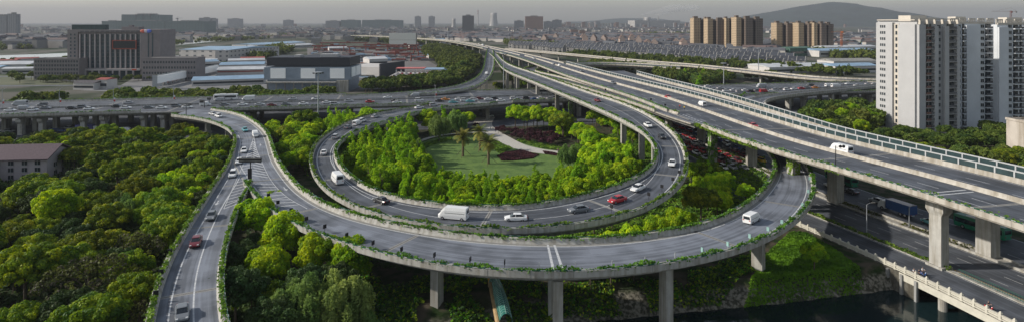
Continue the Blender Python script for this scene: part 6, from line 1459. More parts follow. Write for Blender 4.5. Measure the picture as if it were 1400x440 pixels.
chimney(653.5, 14, 36, 0.9, 'tall thin chimney left of the largest cooling tower', True); c1 = chimney(880, 23, 36.5, 0.9, 'smoking chimney left of the wide cooling tower'); c2 = chimney(900, 23, 36.5, 1.1, 'smoking chimney right of the wide cooling tower')
long_box('factory', 'hazy works below the smoking chimneys', 'factory', (868, 38), (930, 38), 300, 60, PALF)
def smoke(c, label):
    m = MB(); k = 9
    for i in range(k):
        t_ = i/(k-1); m.sphere((c.x+80*t_*4.2, c.y, c.z+20+75*t_**0.8), 18+44*t_, 8, 0, (1.7, 1, 0.55))
    v = bpy.data.materials.new('smoke'); v.use_nodes = True; n = v.node_tree.nodes; n.remove(n['Principled BSDF']); pv = n.new('ShaderNodeVolumePrincipled'); pv.inputs['Density'].default_value = 0.004; pv.inputs['Color'].default_value = (.9, .9, .9, 1); v.node_tree.links.new(pv.outputs[0], n['Material Output'].inputs['Volume'])
    tag(m.build('smoke', v, kind='stuff'), label, 'smoke')
smoke(c1, 'plume of pale smoke drifting from the left chimney'); smoke(c2, 'plume of pale smoke drifting from the right chimney')
# mountain
def mountain():
    pr_ = [(930, 33), (960, 31), (1000, 26.5), (1030, 21), (1060, 15.5), (1090, 9.5), (1115, 6), (1135, 3), (1155, 4), (1175, 9), (1195, 14), (1215, 19), (1240, 24), (1290, 29), (1340, 31), (1420, 33)]
    V = []; F = []; n = len(pr_)*4; xs = np.linspace(930, 1420, n); ys = np.interp(xs, [p[0] for p in pr_], [p[1] for p in pr_]); D0 = 7600; K = 14; R = np.random.RandomState(3)
    for j in range(K+1):
        t = j/K
        for i in range(n):
            D = D0-1800+t*3600; prof = 1-abs(2*t-1)**1.25; top = (CAMZ+(HY-ys[i])*D0/800); ridge = math.sin(xs[i]*0.13+j*1.2)*0.1+math.sin(xs[i]*0.31-j*.7)*.06
            z = max(-5, top*prof*(1+ridge*(1-prof)*2)); V.append(((xs[i]-700)*D0/800, D, z))
    for j in range(K):
        for i in range(n-1): F.append([j*n+i, j*n+i+1, (j+1)*n+i+1, (j+1)*n+i])
    me = bpy.data.meshes.new('mountain'); me.from_pydata(V, [], F); me.materials.append(mat('mountain_forest', (0.016, 0.028, 0.022), 0.95, 0.6, 0.007)); me.polygons.foreach_set('use_smooth', [True]*len(F)); put('mountain', me, kind='structure')
    V = []; xs = np.linspace(775, 930, 30); ys = 33-4.5*np.exp(-((xs-850)/34)**2)-3.5*np.exp(-((xs-895)/25)**2); F = []
    for j, (D, s_) in enumerate(((9000, 0), (10500, 1), (12000, 0))):
        for x, y in zip(xs, ys): V.append(((x-700)*10500/800, D, s_*(CAMZ+(HY-y+3)*10500/800) if s_ else 0))
    for j in range(2):
        for i in range(29): F.append([j*30+i, j*30+i+1, (j+1)*30+i+1, (j+1)*30+i])
    me = bpy.data.meshes.new('hills'); me.from_pydata(V, [], F); me.materials.append(MATS['mountain_forest']); put('hills', me, kind='structure')
mountain()
# tower cranes
def tower_crane(px, yt, yb, arm, label, col=RED):
    a = P(px, yb); s = 800/a.y; H = (yb-yt)/s; t = thing('tower_crane', label, 'tower crane'); q = max(1.2, 0.5/s); m = MB()
    for dx, dy in ((-q, -q), (q, -q), (q, q), (-q, q)): m.tube((a.x+dx, a.y+dy, 0), (a.x+dx, a.y+dy, H*.92), q*.22, None, 4)
    z = 0; k = 0
    while z < H*.9: m.tube((a.x-q, a.y-q, z), (a.x+q, a.y-q, z+2*q), q*.15, None, 4); m.tube((a.x-q, a.y-q, z+2*q), (a.x+q, a.y-q, z+2*q), q*.15, None, 4); z += 2*q
    m.build('mast', col, t); m = MB(); m.tube((a.x-arm*.3/s, a.y, H*.9), (a.x+arm/s, a.y, H*.9), q*.4, q*.3, 4); m.tube((a.x, a.y, H), (a.x+arm*.7/s, a.y, H*.92), q*.12, None, 4); m.tube((a.x, a.y, H), (a.x-arm*.28/s, a.y, H*.92), q*.12, None, 4); m.build('jib', col, t)
    m = MB(); m.box((a.x-arm*.28/s, a.y, H*.86), (q*2.5, q*2, q*2.4)); m.build('counterweight', CONCD, t)
    m = MB(); m.box((a.x+q, a.y-q, H*.86), (q*2, q*2, q*2.2)); m.build('cab', col, t)
ORG = mat('crane_orange', (0.45, 0.12, 0.03), 0.6, 0.1)
tower_crane(1150.5, 41, 72, -14, 'orange tower crane left of the white tower', ORG)
tower_crane(1382, 11, 168*0+60, -26, 'red tower crane rising behind the rightmost white tower'); tower_crane(186, 17.5, 46, 7, 'tower crane on the netted block, left one', BALC); tower_crane(196, 17.5, 46, -7, 'tower crane on the netted block, middle one', BALC); tower_crane(206, 17.5, 46, 7, 'tower crane on the netted block, right one', BALC); tower_crane(243, 23, 46, 7, 'tower crane above the long netted slab', BALC)
# telecom mast and far bridge
a = P(612.5, 66); s = 800/a.y; H = 28/s; t = thing('telecom_mast', 'slender mast with antenna drum left of the far expressway', 'mast'); m = MB(); m.tube((a.x, a.y, 0), (a.x, a.y, H), 1.0, .35, 8); m.build('pole', STEEL, t); m = MB(); m.tube((a.x, a.y, H*.84), (a.x, a.y, H*.98), 1.5, 1.5, 8); m.build('antenna', CONC, t)
m = MB()
for i in range(48):
    px = 765+i*4.0; p = P(px, 37.2); m.box((p.x, p.y, 0), (12, 10, 26))
p0 = P(760, 37.2); p1 = P(955, 37.2); m.box(((p0.x+p1.x)/2, p0.y, 26.2), (p1.x-p0.x, 24, 9)); t = thing('railway_viaduct', 'thin pale viaduct drawn along the horizon behind the village', 'viaduct'); m.build('deck', CONC2, t)
# ---------------------------------------------------------------- vehicles
RUB = mat('tyre_rubber', (0.015, 0.015, 0.016), 0.8, 0.1); CGL = mat('car_glass', (0.015, 0.020, 0.025), 0.08, 0.2, 0.5, spec=0.7); RIMM = mat('rim_metal', (0.4, 0.4, 0.42), 0.35, 0.1, metal=0.7)
HLM = mat('headlight_lens', (0.7, 0.7, 0.68), 0.15, 0.05); TLM = mat('tail_light_lens', (0.35, 0.01, 0.01), 0.2, 0.05)
def paint(name, c): return mat('paint_'+name, c, 0.28, 0.03, 0.5, spec=0.6)
PAINTS = {'white': (0.66, 0.66, 0.65), 'silver': (0.36, 0.37, 0.38), 'grey': (0.14, 0.15, 0.16), 'black': (0.018, 0.018, 0.02), 'red': (0.38, 0.02, 0.025), 'maroon': (0.13, 0.015, 0.02), 'blue': (0.03, 0.08, 0.22), 'teal': (0.10, 0.32, 0.34), 'yellow': (0.60, 0.40, 0.02), 'orange': (0.60, 0.22, 0.03), 'green': (0.01, 0.16, 0.09), 'purple': (0.14, 0.13, 0.34)}
def loft(m, st, mi=0):
    """st: (x, half width, z low, z top, shoulder) cross sections"""
    k = len(m.v)
    for x, w, z0, z1, sh in st:
        for y, z in ((-w*.92, z0), (-w, z0+(z1-z0)*.3), (-w*.98, z0+(z1-z0)*.75), (-w*sh, z1), (w*sh, z1), (w*.98, z0+(z1-z0)*.75), (w, z0+(z1-z0)*.3), (w*.92, z0)): m.v.append((x, y, z))
    for i in range(len(st)-1):
        for a in range(8): b = (a+1) % 8; m.f.append([k+i*8+a, k+i*8+b, k+i*8+8+b, k+i*8+8+a]); m.m.append(mi)
    m.f.append([k+a for a in range(8)]); m.m.append(mi); e = k+(len(st)-1)*8; m.f.append([e+a for a in range(8)][::-1]); m.m.append(mi)
wheel_cache = {}
def wheel_mesh(r, w):
    if (r, w) not in wheel_cache:
        m = MB(); m.tube((0, -w/2, 0), (0, w/2, 0), r, None, 16, 0); m.tube((0, -w/2-.01, 0), (0, w/2+.01, 0), r*.6, None, 10, 1); wheel_cache[(r, w)] = m.mesh('wheel', [RUB, RIMM])
    return wheel_cache[(r, w)]
CARS = {}
def car_proto(kind, col):
    if (kind, col) in CARS: return CARS[(kind, col)]
    pm = paint(col, PAINTS[col]); t = thing(kind, 'x', {'sedan': 'car', 'hatchback': 'car', 'minivan': 'van', 'minibus': 'minibus', 'bus': 'bus', 'box_truck': 'truck'}[kind]); b = MB(); g = MB()
    if kind in ('sedan', 'hatchback'):
        L, W, bz, rz_ = (4.7, .9, .92, 1.45) if kind == 'sedan' else (4.4, .92, 1.0, 1.68)
        if kind == 'sedan': loft(b, [(-L/2, .72, .42, .78, .8), (-L/2+.12, .84, .30, .92, .86), (-1.5, W, .22, .96, .88), (0, W, .2, .94, .9), (1.1, W, .22, .93, .88), (L/2-.35, .86, .26, .76, .85), (L/2-.02, .66, .38, .62, .8)]); c0, c1, r0, r1 = -1.75, 1.15, -1.05, 0.35
        else: loft(b, [(-L/2, .78, .42, .95, .85), (-L/2+.1, .88, .30, 1.02, .88), (0, W, .22, 1.02, .9), (1.1, W, .24, 1.0, .88), (L/2-.3, .88, .28, .86, .85), (L/2-.02, .70, .4, .7, .8)]); c0, c1, r0, r1 = -2.1, 1.2, -1.85, 0.45
        loft(g, [(c0, .70, bz-.06, bz, .95), (r0, .66, bz-.06, rz_-.05, .86), (r1, .66, bz-.06, rz_-.05, .86), (c1, .72, bz-.06, bz, .95)])
        loft(b, [(r0-.08, .56, rz_-.07, rz_-.02, .9), (r0+.15, .60, rz_-.06, rz_+.01, .9), (r1-.1, .60, rz_-.06, rz_+.01, .9), (r1+.1, .55, rz_-.08, rz_-.03, .9)])
        for s in (-1, 1): b.tube((0.0 if kind == 'sedan' else -.2, s*.70, bz-.02), (0.0 if kind == 'sedan' else -.2, s*.585, rz_-.05), .05, None, 5); b.box((.75, s*.98, bz-.02), (.18, .2, .14))
        wr, wx = (.32, (1.4, -1.35))
    elif kind in ('minivan', 'minibus'):
        L, W, H = (4.9, .93, 1.95) if kind == 'minivan' else (6.2, 1.02, 2.55)
        loft(b, [(-L/2, W*.92, .35, H-.12, .82), (-L/2+.12, W, .28, H, .84), (L/2-1.5, W, .28, H, .84), (L/2-.85, W*.98, .28, H*.80, .86), (L/2-.4, W*.95, .3, H*.50, .88), (L/2, W*.8, .4, H*.42, .85)])
        for s in (-1, 1): g.poly([(-L/2+.35, s*(W*.985+.012), H*.56), (L/2-1.5, s*(W*.985+.012), H*.56), (L/2-1.6, s*(W*.90+.03), H*.86), (-L/2+.35, s*(W*.90+.03), H*.86)][::s])
        g.poly([(-L/2-.012, -W*.75, H*.56), (-L/2-.012, W*.75, H*.56), (-L/2+.01-.03, W*.68, H*.86), (-L/2-.02, -W*.68, H*.86)])
        g.poly([(L/2-.40, -W*.80, H*.54), (L/2-.40, W*.80, H*.54), (L/2-1.42, W*.72, H*.965), (L/2-1.42, -W*.72, H*.965)]); wr, wx = (.34, (L/2-1.0, -L/2+1.0))
    elif kind == 'bus':
        L, W, H = 11.5, 1.25, 3.1; loft(b, [(-L/2, W*.94, .4, H-.1, .86), (-L/2+.15, W, .3, H, .88), (L/2-.2, W, .3, H, .88), (L/2, W*.93, .4, H-.15, .86)])
        for s in (-1, 1): g.poly([(-L/2+.5, s*(W+.015), 1.35), (L/2-.4, s*(W+.015), 1.35), (L/2-.4, s*(W*.985+.02), 2.45), (-L/2+.5, s*(W*.985+.02), 2.45)][::s])
        g.poly([(L/2+.015, -W*.8, 1.1), (L/2+.015, W*.8, 1.1), (L/2+.01, W*.78, 2.5), (L/2+.01, -W*.78, 2.5)]); g.poly([(-L/2-.015, -W*.8, 1.6), (-L/2-.015, W*.8, 1.6), (-L/2-.01, W*.78, 2.5), (-L/2-.01, -W*.78, 2.5)]); wr, wx = (.48, (L/2-2.2, -L/2+2.8))
        r = MB(); r.box((1.5, 0, H), (3.2, 1.5, .22)); r.box((-3, 0, H), (1.2, 1.2, .18)); r.build('roof_unit', mat('roof_unit_white', (.6, .6, .6), .5, .05), t)
    else:
        L, W, H = 9.5, 1.2, 3.2; loft(b, [(L/2-2.1, W, .5, 2.5, .9), (L/2-.9, W, .45, 2.6, .88), (L/2-.2, W*.96, .45, 1.6, .88), (L/2, W*.9, .5, 1.2, .88)]); b.box((-1, 0, .62), (L-2.4, 0.9, .25), 0, 0)
        g.poly([(L/2-.17, -W*.8, 1.6), (L/2-.17, W*.8, 1.6), (L/2-.86, W*.74, 2.52), (L/2-.86, -W*.74, 2.52)])
        c = MB(); c.box((-1.2, 0, .88), (L-2.6, 2.46, 2.35)); 
        for i in range(9): c.box((-1.2-(L-2.6)/2+.4+i*(L-3.4)/8, 0, .86), (.12, 2.54, 2.38))
        c.build('cargo_box', pm, t); wr, wx = (.5, (L/2-1.4, -L/2+1.6, -L/2+2.8))
    b.build('body', pm if kind != 'box_truck' else paint('white' if col != 'white' else 'silver', PAINTS['white' if col != 'white' else 'silver']), t, smooth=False); g.build('window', CGL, t)
    for x in wx:
        for s in (-1, 1): put('wheel', wheel_mesh(wr, .24), t, loc=(x, s*(W-.13), wr))
    for s in (-1, 1):
        zf = {'sedan': .62, 'hatchback': .72, 'minivan': .75, 'minibus': .85, 'bus': .8, 'box_truck': .8}[kind]; xf = L/2-(.12 if kind in ('sedan', 'hatchback') else .05)
        m = MB(); m.box((xf, s*W*.66, zf), (.16, .3, .14)); m.build('headlight', HLM, t); m = MB(); m.box((-L/2+.03 if kind != 'box_truck' else -L/2+.9-.75, s*W*.68, zf+.1), (.12, .28, .16)); m.build('tail_light', TLM, t)
    CARS[(kind, col)] = proto_done(t); return t
allcars = {}
def drive(where, road, x, y, kind, col, sgn=1, yaw=0.0):
    p, d = road.at_px(x, y); h = road.head(d)+(0 if sgn > 0 else PI)+yaw
    o = dup(car_proto(kind, col), (p.x, p.y, p.z+0.015), h, 'x'); allcars.setdefault((where, kind, col), []).append(o); return o
S, Hb, MV, MBus = 'sedan', 'hatchback', 'minivan', 'minibus'
for x, y, k, c in [(14,152.5,S,'white'),(33,150,MV,'silver'),(45,152,Hb,'white'),(62,149.5,S,'grey'),(98,149.5,S,'black'),(113,148,Hb,'grey'),(122,150.5,S,'white'),(160,147,S,'black'),(172,149,S,'white'),(203,148.5,S,'grey'),(221,149,S,'white'),(241,146.5,Hb,'grey'),(256,148,S,'white'),(281,145,MV,'white'),(307,144.5,S,'grey'),(332,144.5,S,'white'),(355,144.5,S,'silver'),(372,145.3,S,'maroon'),(391,144,S,'grey'),(415,143.5,S,'white'),(447,141.8,S,'white'),(458,143.8,Hb,'silver'),(477,139.5,S,'silver'),(506,140.6,S,'red'),(541,139,S,'black'),(543,141.4,S,'white'),(573,138.6,Hb,'white'),(601,139.4,S,'black'),(609,137.4,S,'orange'),(628,137.2,S,'white'),(635,138.8,Hb,'white'),(648,137.9,Hb,'white'),(655,136.2,S,'maroon'),(668,137.4,S,'white'),(676,136,S,'black'),(685,139,S,'white'),(703,136.4,Hb,'white'),(708,138,S,'grey'),(720,136,Hb,'black'),(731,137.4,S,'blue'),(740,136,S,'white'),(753,136.2,S,'silver'),(760,135.2,S,'grey'),(769,135.6,Hb,'white'),(620,141.2,S,'teal'),(643,139.9,S,'teal'),(968,119.5,S,'white'),(975,124,S,'grey'),(985,122,S,'silver'),(993,125.5,S,'white'),(1003,125,S,'white'),(1011,126.5,Hb,'silver'),(1019,125,S,'white'),(1027,126.5,Hb,'black'),(1036,125,S,'grey'),(1044,126.5,MV,'red'),(1054,126.2,S,'white'),(1060,124,S,'silver'),(1076,124,Hb,'white'),(1086,123,S,'white'),(1096,122.3,S,'red'),(1103,121.5,S,'grey'),(1115,121.2,S,'orange'),(1133,118.8,MV,'white'),(1143,120.3,MBus,'white'),(1152,119.2,Hb,'silver'),(1172,118.4,S,'white'),(1187,116,S,'silver'),(1196,116.6,Hb,'white')]:
    drive('viaduct', RA, x, y, k, c, 1)
for x, y, k, c in [(27,144.5,MBus,'silver'),(58,145,Hb,'grey'),(175,142,S,'silver'),(300,134+4.5,MV,'silver'),(340,137.4,MBus,'white'),(400,137,S,'silver'),(432,136.5,Hb,'white'),(567,132.2,MV,'silver'),(530,134.5,S,'white'),(1041,120,MBus,'silver'),(1108,117.6,S,'black'),(1160,115.8,S,'white')]:
    drive('viaduct', RA, x, y, k, c, -1)
drive('viaduct', RA, 309, 137, 'bus', 'white', -1); drive('viaduct', RA, 748, 128.7, 'bus', 'white', -1)
for x, y, k, c in [(291,157.5,S,'silver'),(299,160.5,Hb,'white'),(335,179.5,S,'teal'),(349,187,MV,'white')]: drive('trunk', RB, x, y, k, c, 1)
for x, y, k, c in [(333.5,208,S,'white'),(327,223,S,'white'),(318.5,241,Hb,'white'),(289,298,S,'grey'),(268,334,S,'maroon'),(249,432,S,'grey')]: drive('branch', RL, x, y, k, c, 1)
drive('front', RB, 1028, 303, MV, 'white', 1)
for x, y, k, c in [(459,189.5,Hb,'silver'),(442.5,211,S,'white'),(461,249,MBus,'white'),(521,277,S,'black'),(620,299,MBus,'white'),(705,301,S,'white'),(791,289.5,S,'grey'),(844,276,S,'red'),(872,260,S,'white'),(919,226,S,'white'),(905,189,S,'black'),(886,173.5,S,'white'),(817,139,S,'maroon'),(513,161,S,'silver'),(495,167,Hb,'white'),(488,171,MV,'white'),(476,176,S,'grey'),(573,148.6,S,'white'),(592,145.5,Hb,'silver')]: drive('loop', RC, x, y, k, c, -1)
for x, y, k, c, s in [(1030,174,S,'red',-1),(913,134.5,S,'red',-1),(960,145,MV,'white',1),(1150,210,MBus,'white',1),(765,91.5,MV,'white',1),(757,89,Hb,'silver',1),(795,98.5,S,'grey',-1),(700,73.5,S,'white',-1),(688,70.5,S,'silver',-1),(672,66.3,S,'white',1),(655,60.8,S,'white',1),(641,58.6,S,'grey',-1),(630,57.6,S,'white',1),(660,63,MBus,'white',-1),(668,66.8,S,'black',-1),(730,81,S,'white',-1),(838,115,S,'grey',-1)]: drive('expressway', RD, x, y, k, c, s)
drive('far ramp', RE, 665, 102.5, MV, 'white', -1); drive('far ramp', RE, 666, 110, S, 'silver', -1)
for x, y, k, c in [(3,180,S,'white'),(12,181,S,'silver'),(75,178,S,'blue'),(85,180,S,'blue'),(95,176.5,S,'silver'),(145,183,S,'white'),(172,180,MV,'white'),(178,183,S,'silver'),(186,175.5,S,'black'),(198,179,S,'white'),(345,170,S,'white'),(353,171.5,S,'grey'),(417,172,S,'white'),(439,170.5,MV,'white'),(669,160,S,'white'),(452,166,S,'silver'),(752,155,S,'red')]: drive('street', G_ST, x, y, k, c, 1)
drive('street', G_ST, 120, 180, 'box_truck', 'purple'); drive('street', G_ST, 469, 166, 'box_truck', 'blue'); drive('street', G_ST, 744, 157, 'box_truck', 'white'); drive('street', G_ST, 769, 157.5, 'box_truck', 'blue', -1)
qc = random.Random(12); cols = ['red', 'black', 'white', 'silver', 'grey', 'maroon', 'blue', 'white', 'red']
for r, lanes in ((G_NEAR, (2.2, 5.6, 9.0, 11.6)), (G_FAR, (2.0, 5.6))):
    for ln in lanes:
        d = float(r.S[int(np.argmin(abs(r.C[:, 1]-(196 if r is G_NEAR else 215))))])+qc.uniform(0, 4)
        while True:
            p = r.at(d, m=ln)
            if p.y > 292: break
            if qc.random() < 0.88:
                k = qc.choice([S, S, Hb, S]); c = qc.choice(cols); o = dup(car_proto(k, c), (p.x, p.y, p.z+.015), r.head(d)+(PI if r is G_NEAR else 0), 'x'); allcars.setdefault(('queue', k, c), []).append(o)
            d += qc.uniform(6.0, 8.6)
drive('queue', G_NEAR, 1041, 221, S, 'yellow', -1)
drive('underpass', G_FAR, 1136, 256, S, 'white', 1); drive('underpass', G_FAR, 1164, 264, S, 'black', 1); drive('underpass', G_FAR, 1150, 250, 'bus', 'green', 1); drive('underpass', G_FAR, 1200, 277, S, 'silver', 1); drive('underpass', G_FAR, 1226, 291, 'box_truck', 'blue', 1); drive('underpass', G_FAR, 1273, 306, S, 'teal', 1); drive('underpass', G_FAR, 1342, 318, 'bus', 'green', 1)
WH = {'viaduct': 'on the wide viaduct', 'trunk': 'on the ramp trunk above the gore', 'branch': 'on the left branch ramp', 'front': 'on the right bend of the outer ramp', 'loop': 'on the loop ramp', 'expressway': 'on the elevated expressway', 'far ramp': 'on the far climbing ramp', 'street': 'on the street below the viaduct', 'queue': 'in the jam under the expressway', 'underpass': 'on the main road under the expressway'}
for (w_, k, c), objs in allcars.items():
    label_in_order(objs, c+' '+k.replace('_', ' '), WH[w_])
    for o in objs: o['group'] = 'vehicles '+WH[w_]
# rows of vehicles shown on the decks of the market building
for r_ in range(4):
    for i in range(13):
        q = fM.p(4+i*LM/13.5, 8+r_*10, 6.02); c = cols[(i*3+r_) % 6]; o = dup(car_proto(S, c), q, PI/2+fM.a, 'x'); allcars.setdefault(('m', r_), []).append(o)
for r_ in range(4):
    for i, o in enumerate(allcars[('m', r_)]): o['label'] = 'parked car on the market deck, '+ordn(i+1)+' from left in '+('front' if r_ == 0 else ordn(r_+1))+' row'; o['group'] = 'cars parked on the market deck'
# ---------------------------------------------------------------- lamps, signs, posts
def high_mast(x, yb, ytop, label):
    p = P(x, yb); H = CAMZ-(ytop-HY)*p.y/800; t = thing('lamp_mast', label, 'lamp mast', p); m = MB(); m.tube((0, 0, 0), (0, 0, H), .45, .16, 10); m.build('pole', STEEL, t)
    m = MB(); m.lathe((0, 0, H-.6), [(.25, 0), (1.9, .15), (1.9, .35), (.25, .5)], 16); m.build('crown_ring', STEEL, t)
    for i in range(8): a = i*PI/4; m = MB(); m.box((2.1*math.cos(a), 2.1*math.sin(a), H-.95), (.7, .5, .45), a); m.build('floodlight', BLACK, t)
high_mast(435, 182, 98, 'tall lamp mast with a ring of floodlights left of the loop'); high_mast(989.5, 132, 86, 'tall lamp mast beyond the expressway'); high_mast(1037, 106, 66, 'tall lamp mast near the terraced village'); high_mast(688.6, 132, 73, 'tall lamp mast between the far ramps')
BAN = [mat('banner_red', (.45, .05, .04), .6, .05), mat('banner_white', (.6, .6, .6), .6, .05)]
for i, (x, yb, yt) in enumerate(((3, 149, 122.5), (81, 147, 122), (155, 146, 121.5), (237, 142.5, 118.5), (595, 137, 118))):
    p, d = RA.at_px(x, yb); H = p.z+(yb-yt)*p.y/800*1.0-p.z; t = thing('street_lamp', 'double armed street lamp on the viaduct, '+ordn(i+1)+' from the left', 'street lamp', p, RA.head(d), 'double armed street lamps on the viaduct'); m = MB(); m.tube((0, 0, 0), (0, 0, H), .13, .08, 8); m.build('pole', STEEL, t)
    for s in (-1, 1): m = MB(); m.tube((0, 0, H-.3), (0, s*2.2, H+.3), .06, .05, 6); m.build('arm', STEEL, t); m = MB(); m.box((0, s*2.6, H+.24), (.3, 1.0, .16)); m.build('lamp_head', CONCD, t)
    for k, b in enumerate(BAN): m = MB(); m.box((.5, 0, 2.4+k*1.0), (.7, .05, .98)); m.build('banner', b, t)
def gantry_sign(x, yb, road, H, w_, h_, label, arm=0.0, second=False):
    p, d = road.at_px(x, yb); t = thing('road_sign', label, 'road sign', p); m = MB(); m.tube((0, 0, 0), (0, 0, H), .16, .14, 8); 
    if arm: m.tube((0, 0, H-.5), (arm, 0, H-.5), .09, .09, 6)
    m.build('pole', BLACK, t); m = MB(); m.box((arm if arm else 0, -.2, H-h_), (w_, .12, h_)); 
    m.build('sign_plate', BLACK, t); m = MB()
    for z in (.3, h_-.3): m.box((arm if arm else 0, -.32, H-h_+z), (w_*.95, .1, .1))
    m.build('bracket', CONCD, t)
    if second: m = MB(); m.box((-.1, -.2, .6), (1.0, .2, 2.7)); m.build('lower_plate', BLACK, t)
gantry_sign(342.5, 247.5, RB, 6.0, 5.9, 1.15, 'big black backed direction sign standing where the ramps part', second=True)
gantry_sign(254.5, 157.5, RA, 5.0, 1.6, .9, 'black signal pole with an arm on the near edge of the viaduct', arm=1.6)
gantry_sign(279.5, 147.5, RA, 3.6, 2.0, 1.3, 'black plate sign where the ramp leaves the viaduct', arm=-1.2); gantry_sign(286, 145, RA, 4.0, 1.8, 1.1, 'second black plate sign behind the one where the ramp leaves')
p, d = RD.at_px(1142.5, 226); t = thing('signal_pole', 'black pole with two round lamps on the expressway edge', 'signal', p); m = MB(); m.tube((0, 0, 0), (0, 0, 4.8), .11, .09, 8); m.tube((0, 0, 4.6), (1.9, 0, 4.6), .06, None, 6); m.build('pole', BLACK, t)
for x in (1.1, 1.9): m = MB(); m.sphere((x, -.1, 4.6), .38, 8); m.build('lamp_housing', BLACK, t)
def plate_post(x, y, road, label, group, white=False, h=1.0, side=None):
    p, d = road.at_px(x, y); t = thing('delineator', label, 'marker post', p, road.head(d), group); m = MB(); m.tube((0, 0, 0), (0, 0, h+.6), .04, None, 6); m.build('post', WHITER if white else BLACK, t)
    m = MB(); m.box((0, 0, h), (.12 if white == 2 else .16, (.5 if white else .7) if white != 2 else .1, .75 if white != 2 else .9)); 
    m.build('plate', [WHITER, mat('teal_plate', (.22, .36, .33), .5, .1)][1 if white == 1 else 0] if white else BLACK, t)
lst = [(367,274),(380,284),(398,295),(419,307),(444,318),(474,330),(510,341),(549,350),(594,358),(643,364),(690,368)]
for i, (x, y) in enumerate(lst): plate_post(x, y, RB, 'black marker plate on the front ramp rim, '+ordn(i+1)+' from the left', 'black marker plates along the front ramp', h=.9)
for i, (x, y) in enumerate([(737,369),(787,368),(837,366),(882,361),(923,355)]): plate_post(x, y, RB, 'slim pale post on the front ramp rim, '+ordn(i+1)+' from the left', 'slim pale posts along the front ramp', white=2, h=.4)
for i, (x, y) in enumerate([(960,350),(995,342),(1025,331),(1050,321),(1069,311),(1097,287),(1105,268),(1107,250)]): plate_post(x, y, RB, 'small green and white plate on the outer ramp rim, '+ordn(i+1)+' from the left', 'green and white plates along the outer ramp', white=1, h=.8)
for i, (x, y) in enumerate([(722,306),(836,290),(887,273),(905,262),(920,252),(929,242),(936,228),(938,215)]): plate_post(x, y, RC, 'black marker plate on the loop rim, '+ordn(i+1)+' from the left', 'black marker plates along the loop', h=.9)
for i, (x, y) in enumerate([(232,353),(220,382),(213,412)]): plate_post(x, y, RL, 'black marker plate on the left rim of the branch ramp, '+ordn(i+1)+' from the back', 'black marker plates along the branch ramp', h=.9)
for i, (x, y) in enumerate([(828,127),(890,141),(909.5,149)]): plate_post(x, y, RD if i else R2, 'black post beside the merging narrow ramp, '+ordn(i+1)+' from the left', 'black posts beside the merging ramp', h=1.2)
def lamp(x, yb, ytop, label, arm=1.3, heads=1):
    p = P(x, yb, .12); H = (yb-ytop)*p.y/800; t = thing('street_lamp', label, 'street lamp', p); m = MB(); m.tube((0, 0, 0), (0, 0, H-.4), .12, .08, 8); m.build('pole', STEEL, t); m = MB(); m.tube((0, 0, H-.4), (arm*.6, 0, H), .06, .05, 6); m.tube((arm*.6, 0, H), (arm, 0, H+.05), .05, .05, 6); m.build('arm', STEEL, t); m = MB(); m.box((arm+.3, 0, H-.02), (.8, .28, .14)); m.build('lamp_head', CONCD, t)
lamp(1185, 320, 277, 'grey street lamp on the hedge beside the service road'); lamp(1243, 311, 281, 'thin street lamp on the ground road median', arm=.8)
# stone balustrade of the service road bridge
t = thing('balustrade', 'pale stone balustrade along the canal side of the service road', 'balustrade'); STO = mat('balustrade_stone', (.46, .44, .37), .85, .12, 1.0)
br = Road.offset(gline, -5.35+0*gline[:, 0], -5.0+0*gline[:, 0])
for q in (br.L, br.R): q[:, 2] = .12
br = Road(br.L, br.R); i1 = int(np.argmin(abs(br.C[:, 1]-158))); m = MB()
for z0, z1, o in ((.12, .28, .05), (.78, .95, .03), (.4, .66, -.1)): br.sect([('L', o, z0), ('R', o, z0), ('R', o, z1), ('L', o, z1)], 0, m, 0, i1)
m.build('rail', STO, t); d = 1.0
while d < br.S[i1]:
    p = br.at(d); m = MB(); m.box((p.x, p.y, .12), (.42, .42, 1.25), br.head(d)); m.box((p.x, p.y, 1.371), (.3, .3, .22), br.head(d), taper=.5); m.build('post', STO, t); d += 2.3
# bridge beam edge and round piers over the canal
t = thing('canal_bridge', 'low bridge carrying the service road across the canal', 'bridge'); m = MB(); br.sect([('L', .25, -1.35), ('R', 3.0, -1.35), ('R', 3.0, -1.1), ('L', .25, 0.0)], 0, m, 0, int(np.argmin(abs(br.C[:, 1]-122)))); m.build('edge_beam', STO, t)
for yy in (111, 84):
    d = float(br.S[int(np.argmin(abs(br.C[:, 1]-yy)))])
    for o in (1.4, 6, 10): p = br.at(d, m=o); m = MB(); m.tube((p.x, p.y, -5.2), (p.x, p.y, -1.3), .75, .75, 14); m.build('pier', CONC, t)
t = thing('retaining_wall', 'stone retaining wall below the service road', 'wall'); m = MB(); ra_, rb_ = int(np.argmin(abs(br.C[:, 1]-113))), i1
br.sect([('L', .2, -5.0), ('L', .15, -.05), ('R', 0, -.05), ('R', 0, -5.0)], 0, m, ra_, rb_); m.build('wall', mat('rubble_wall', (.09,.085,.07), .95, .4, 1.5, stain=1.2), t)
for d in np.arange(br.S[ra_], br.S[rb_], 3.2): p = br.at(float(d), m=-.42); m = MB(); m.box((p.x, p.y, -5), (.5, .5, 4.9), br.head(float(d))); m.build('buttress', CONCD, t)
# green fence along the service road, near end
t = thing('fence', 'green metal fence between the service road and the main road', 'fence'); m = MB()
for z in (.35, 1.15): G_HED.sect([('L', -.55, z), ('L', -.61, z), ('L', -.61, z+.07), ('L', -.55, z+.07)], 0, m, 0, int(np.searchsorted(G_HED.S, 73)))
for d in np.arange(0.5, 72, .45): p = G_HED.at(float(d), m=.58); m.box((p.x, p.y, .3), (.04, .04, .95 if int(d/.45) % 5 else 1.15))
m.build('rails', GREENR, t)
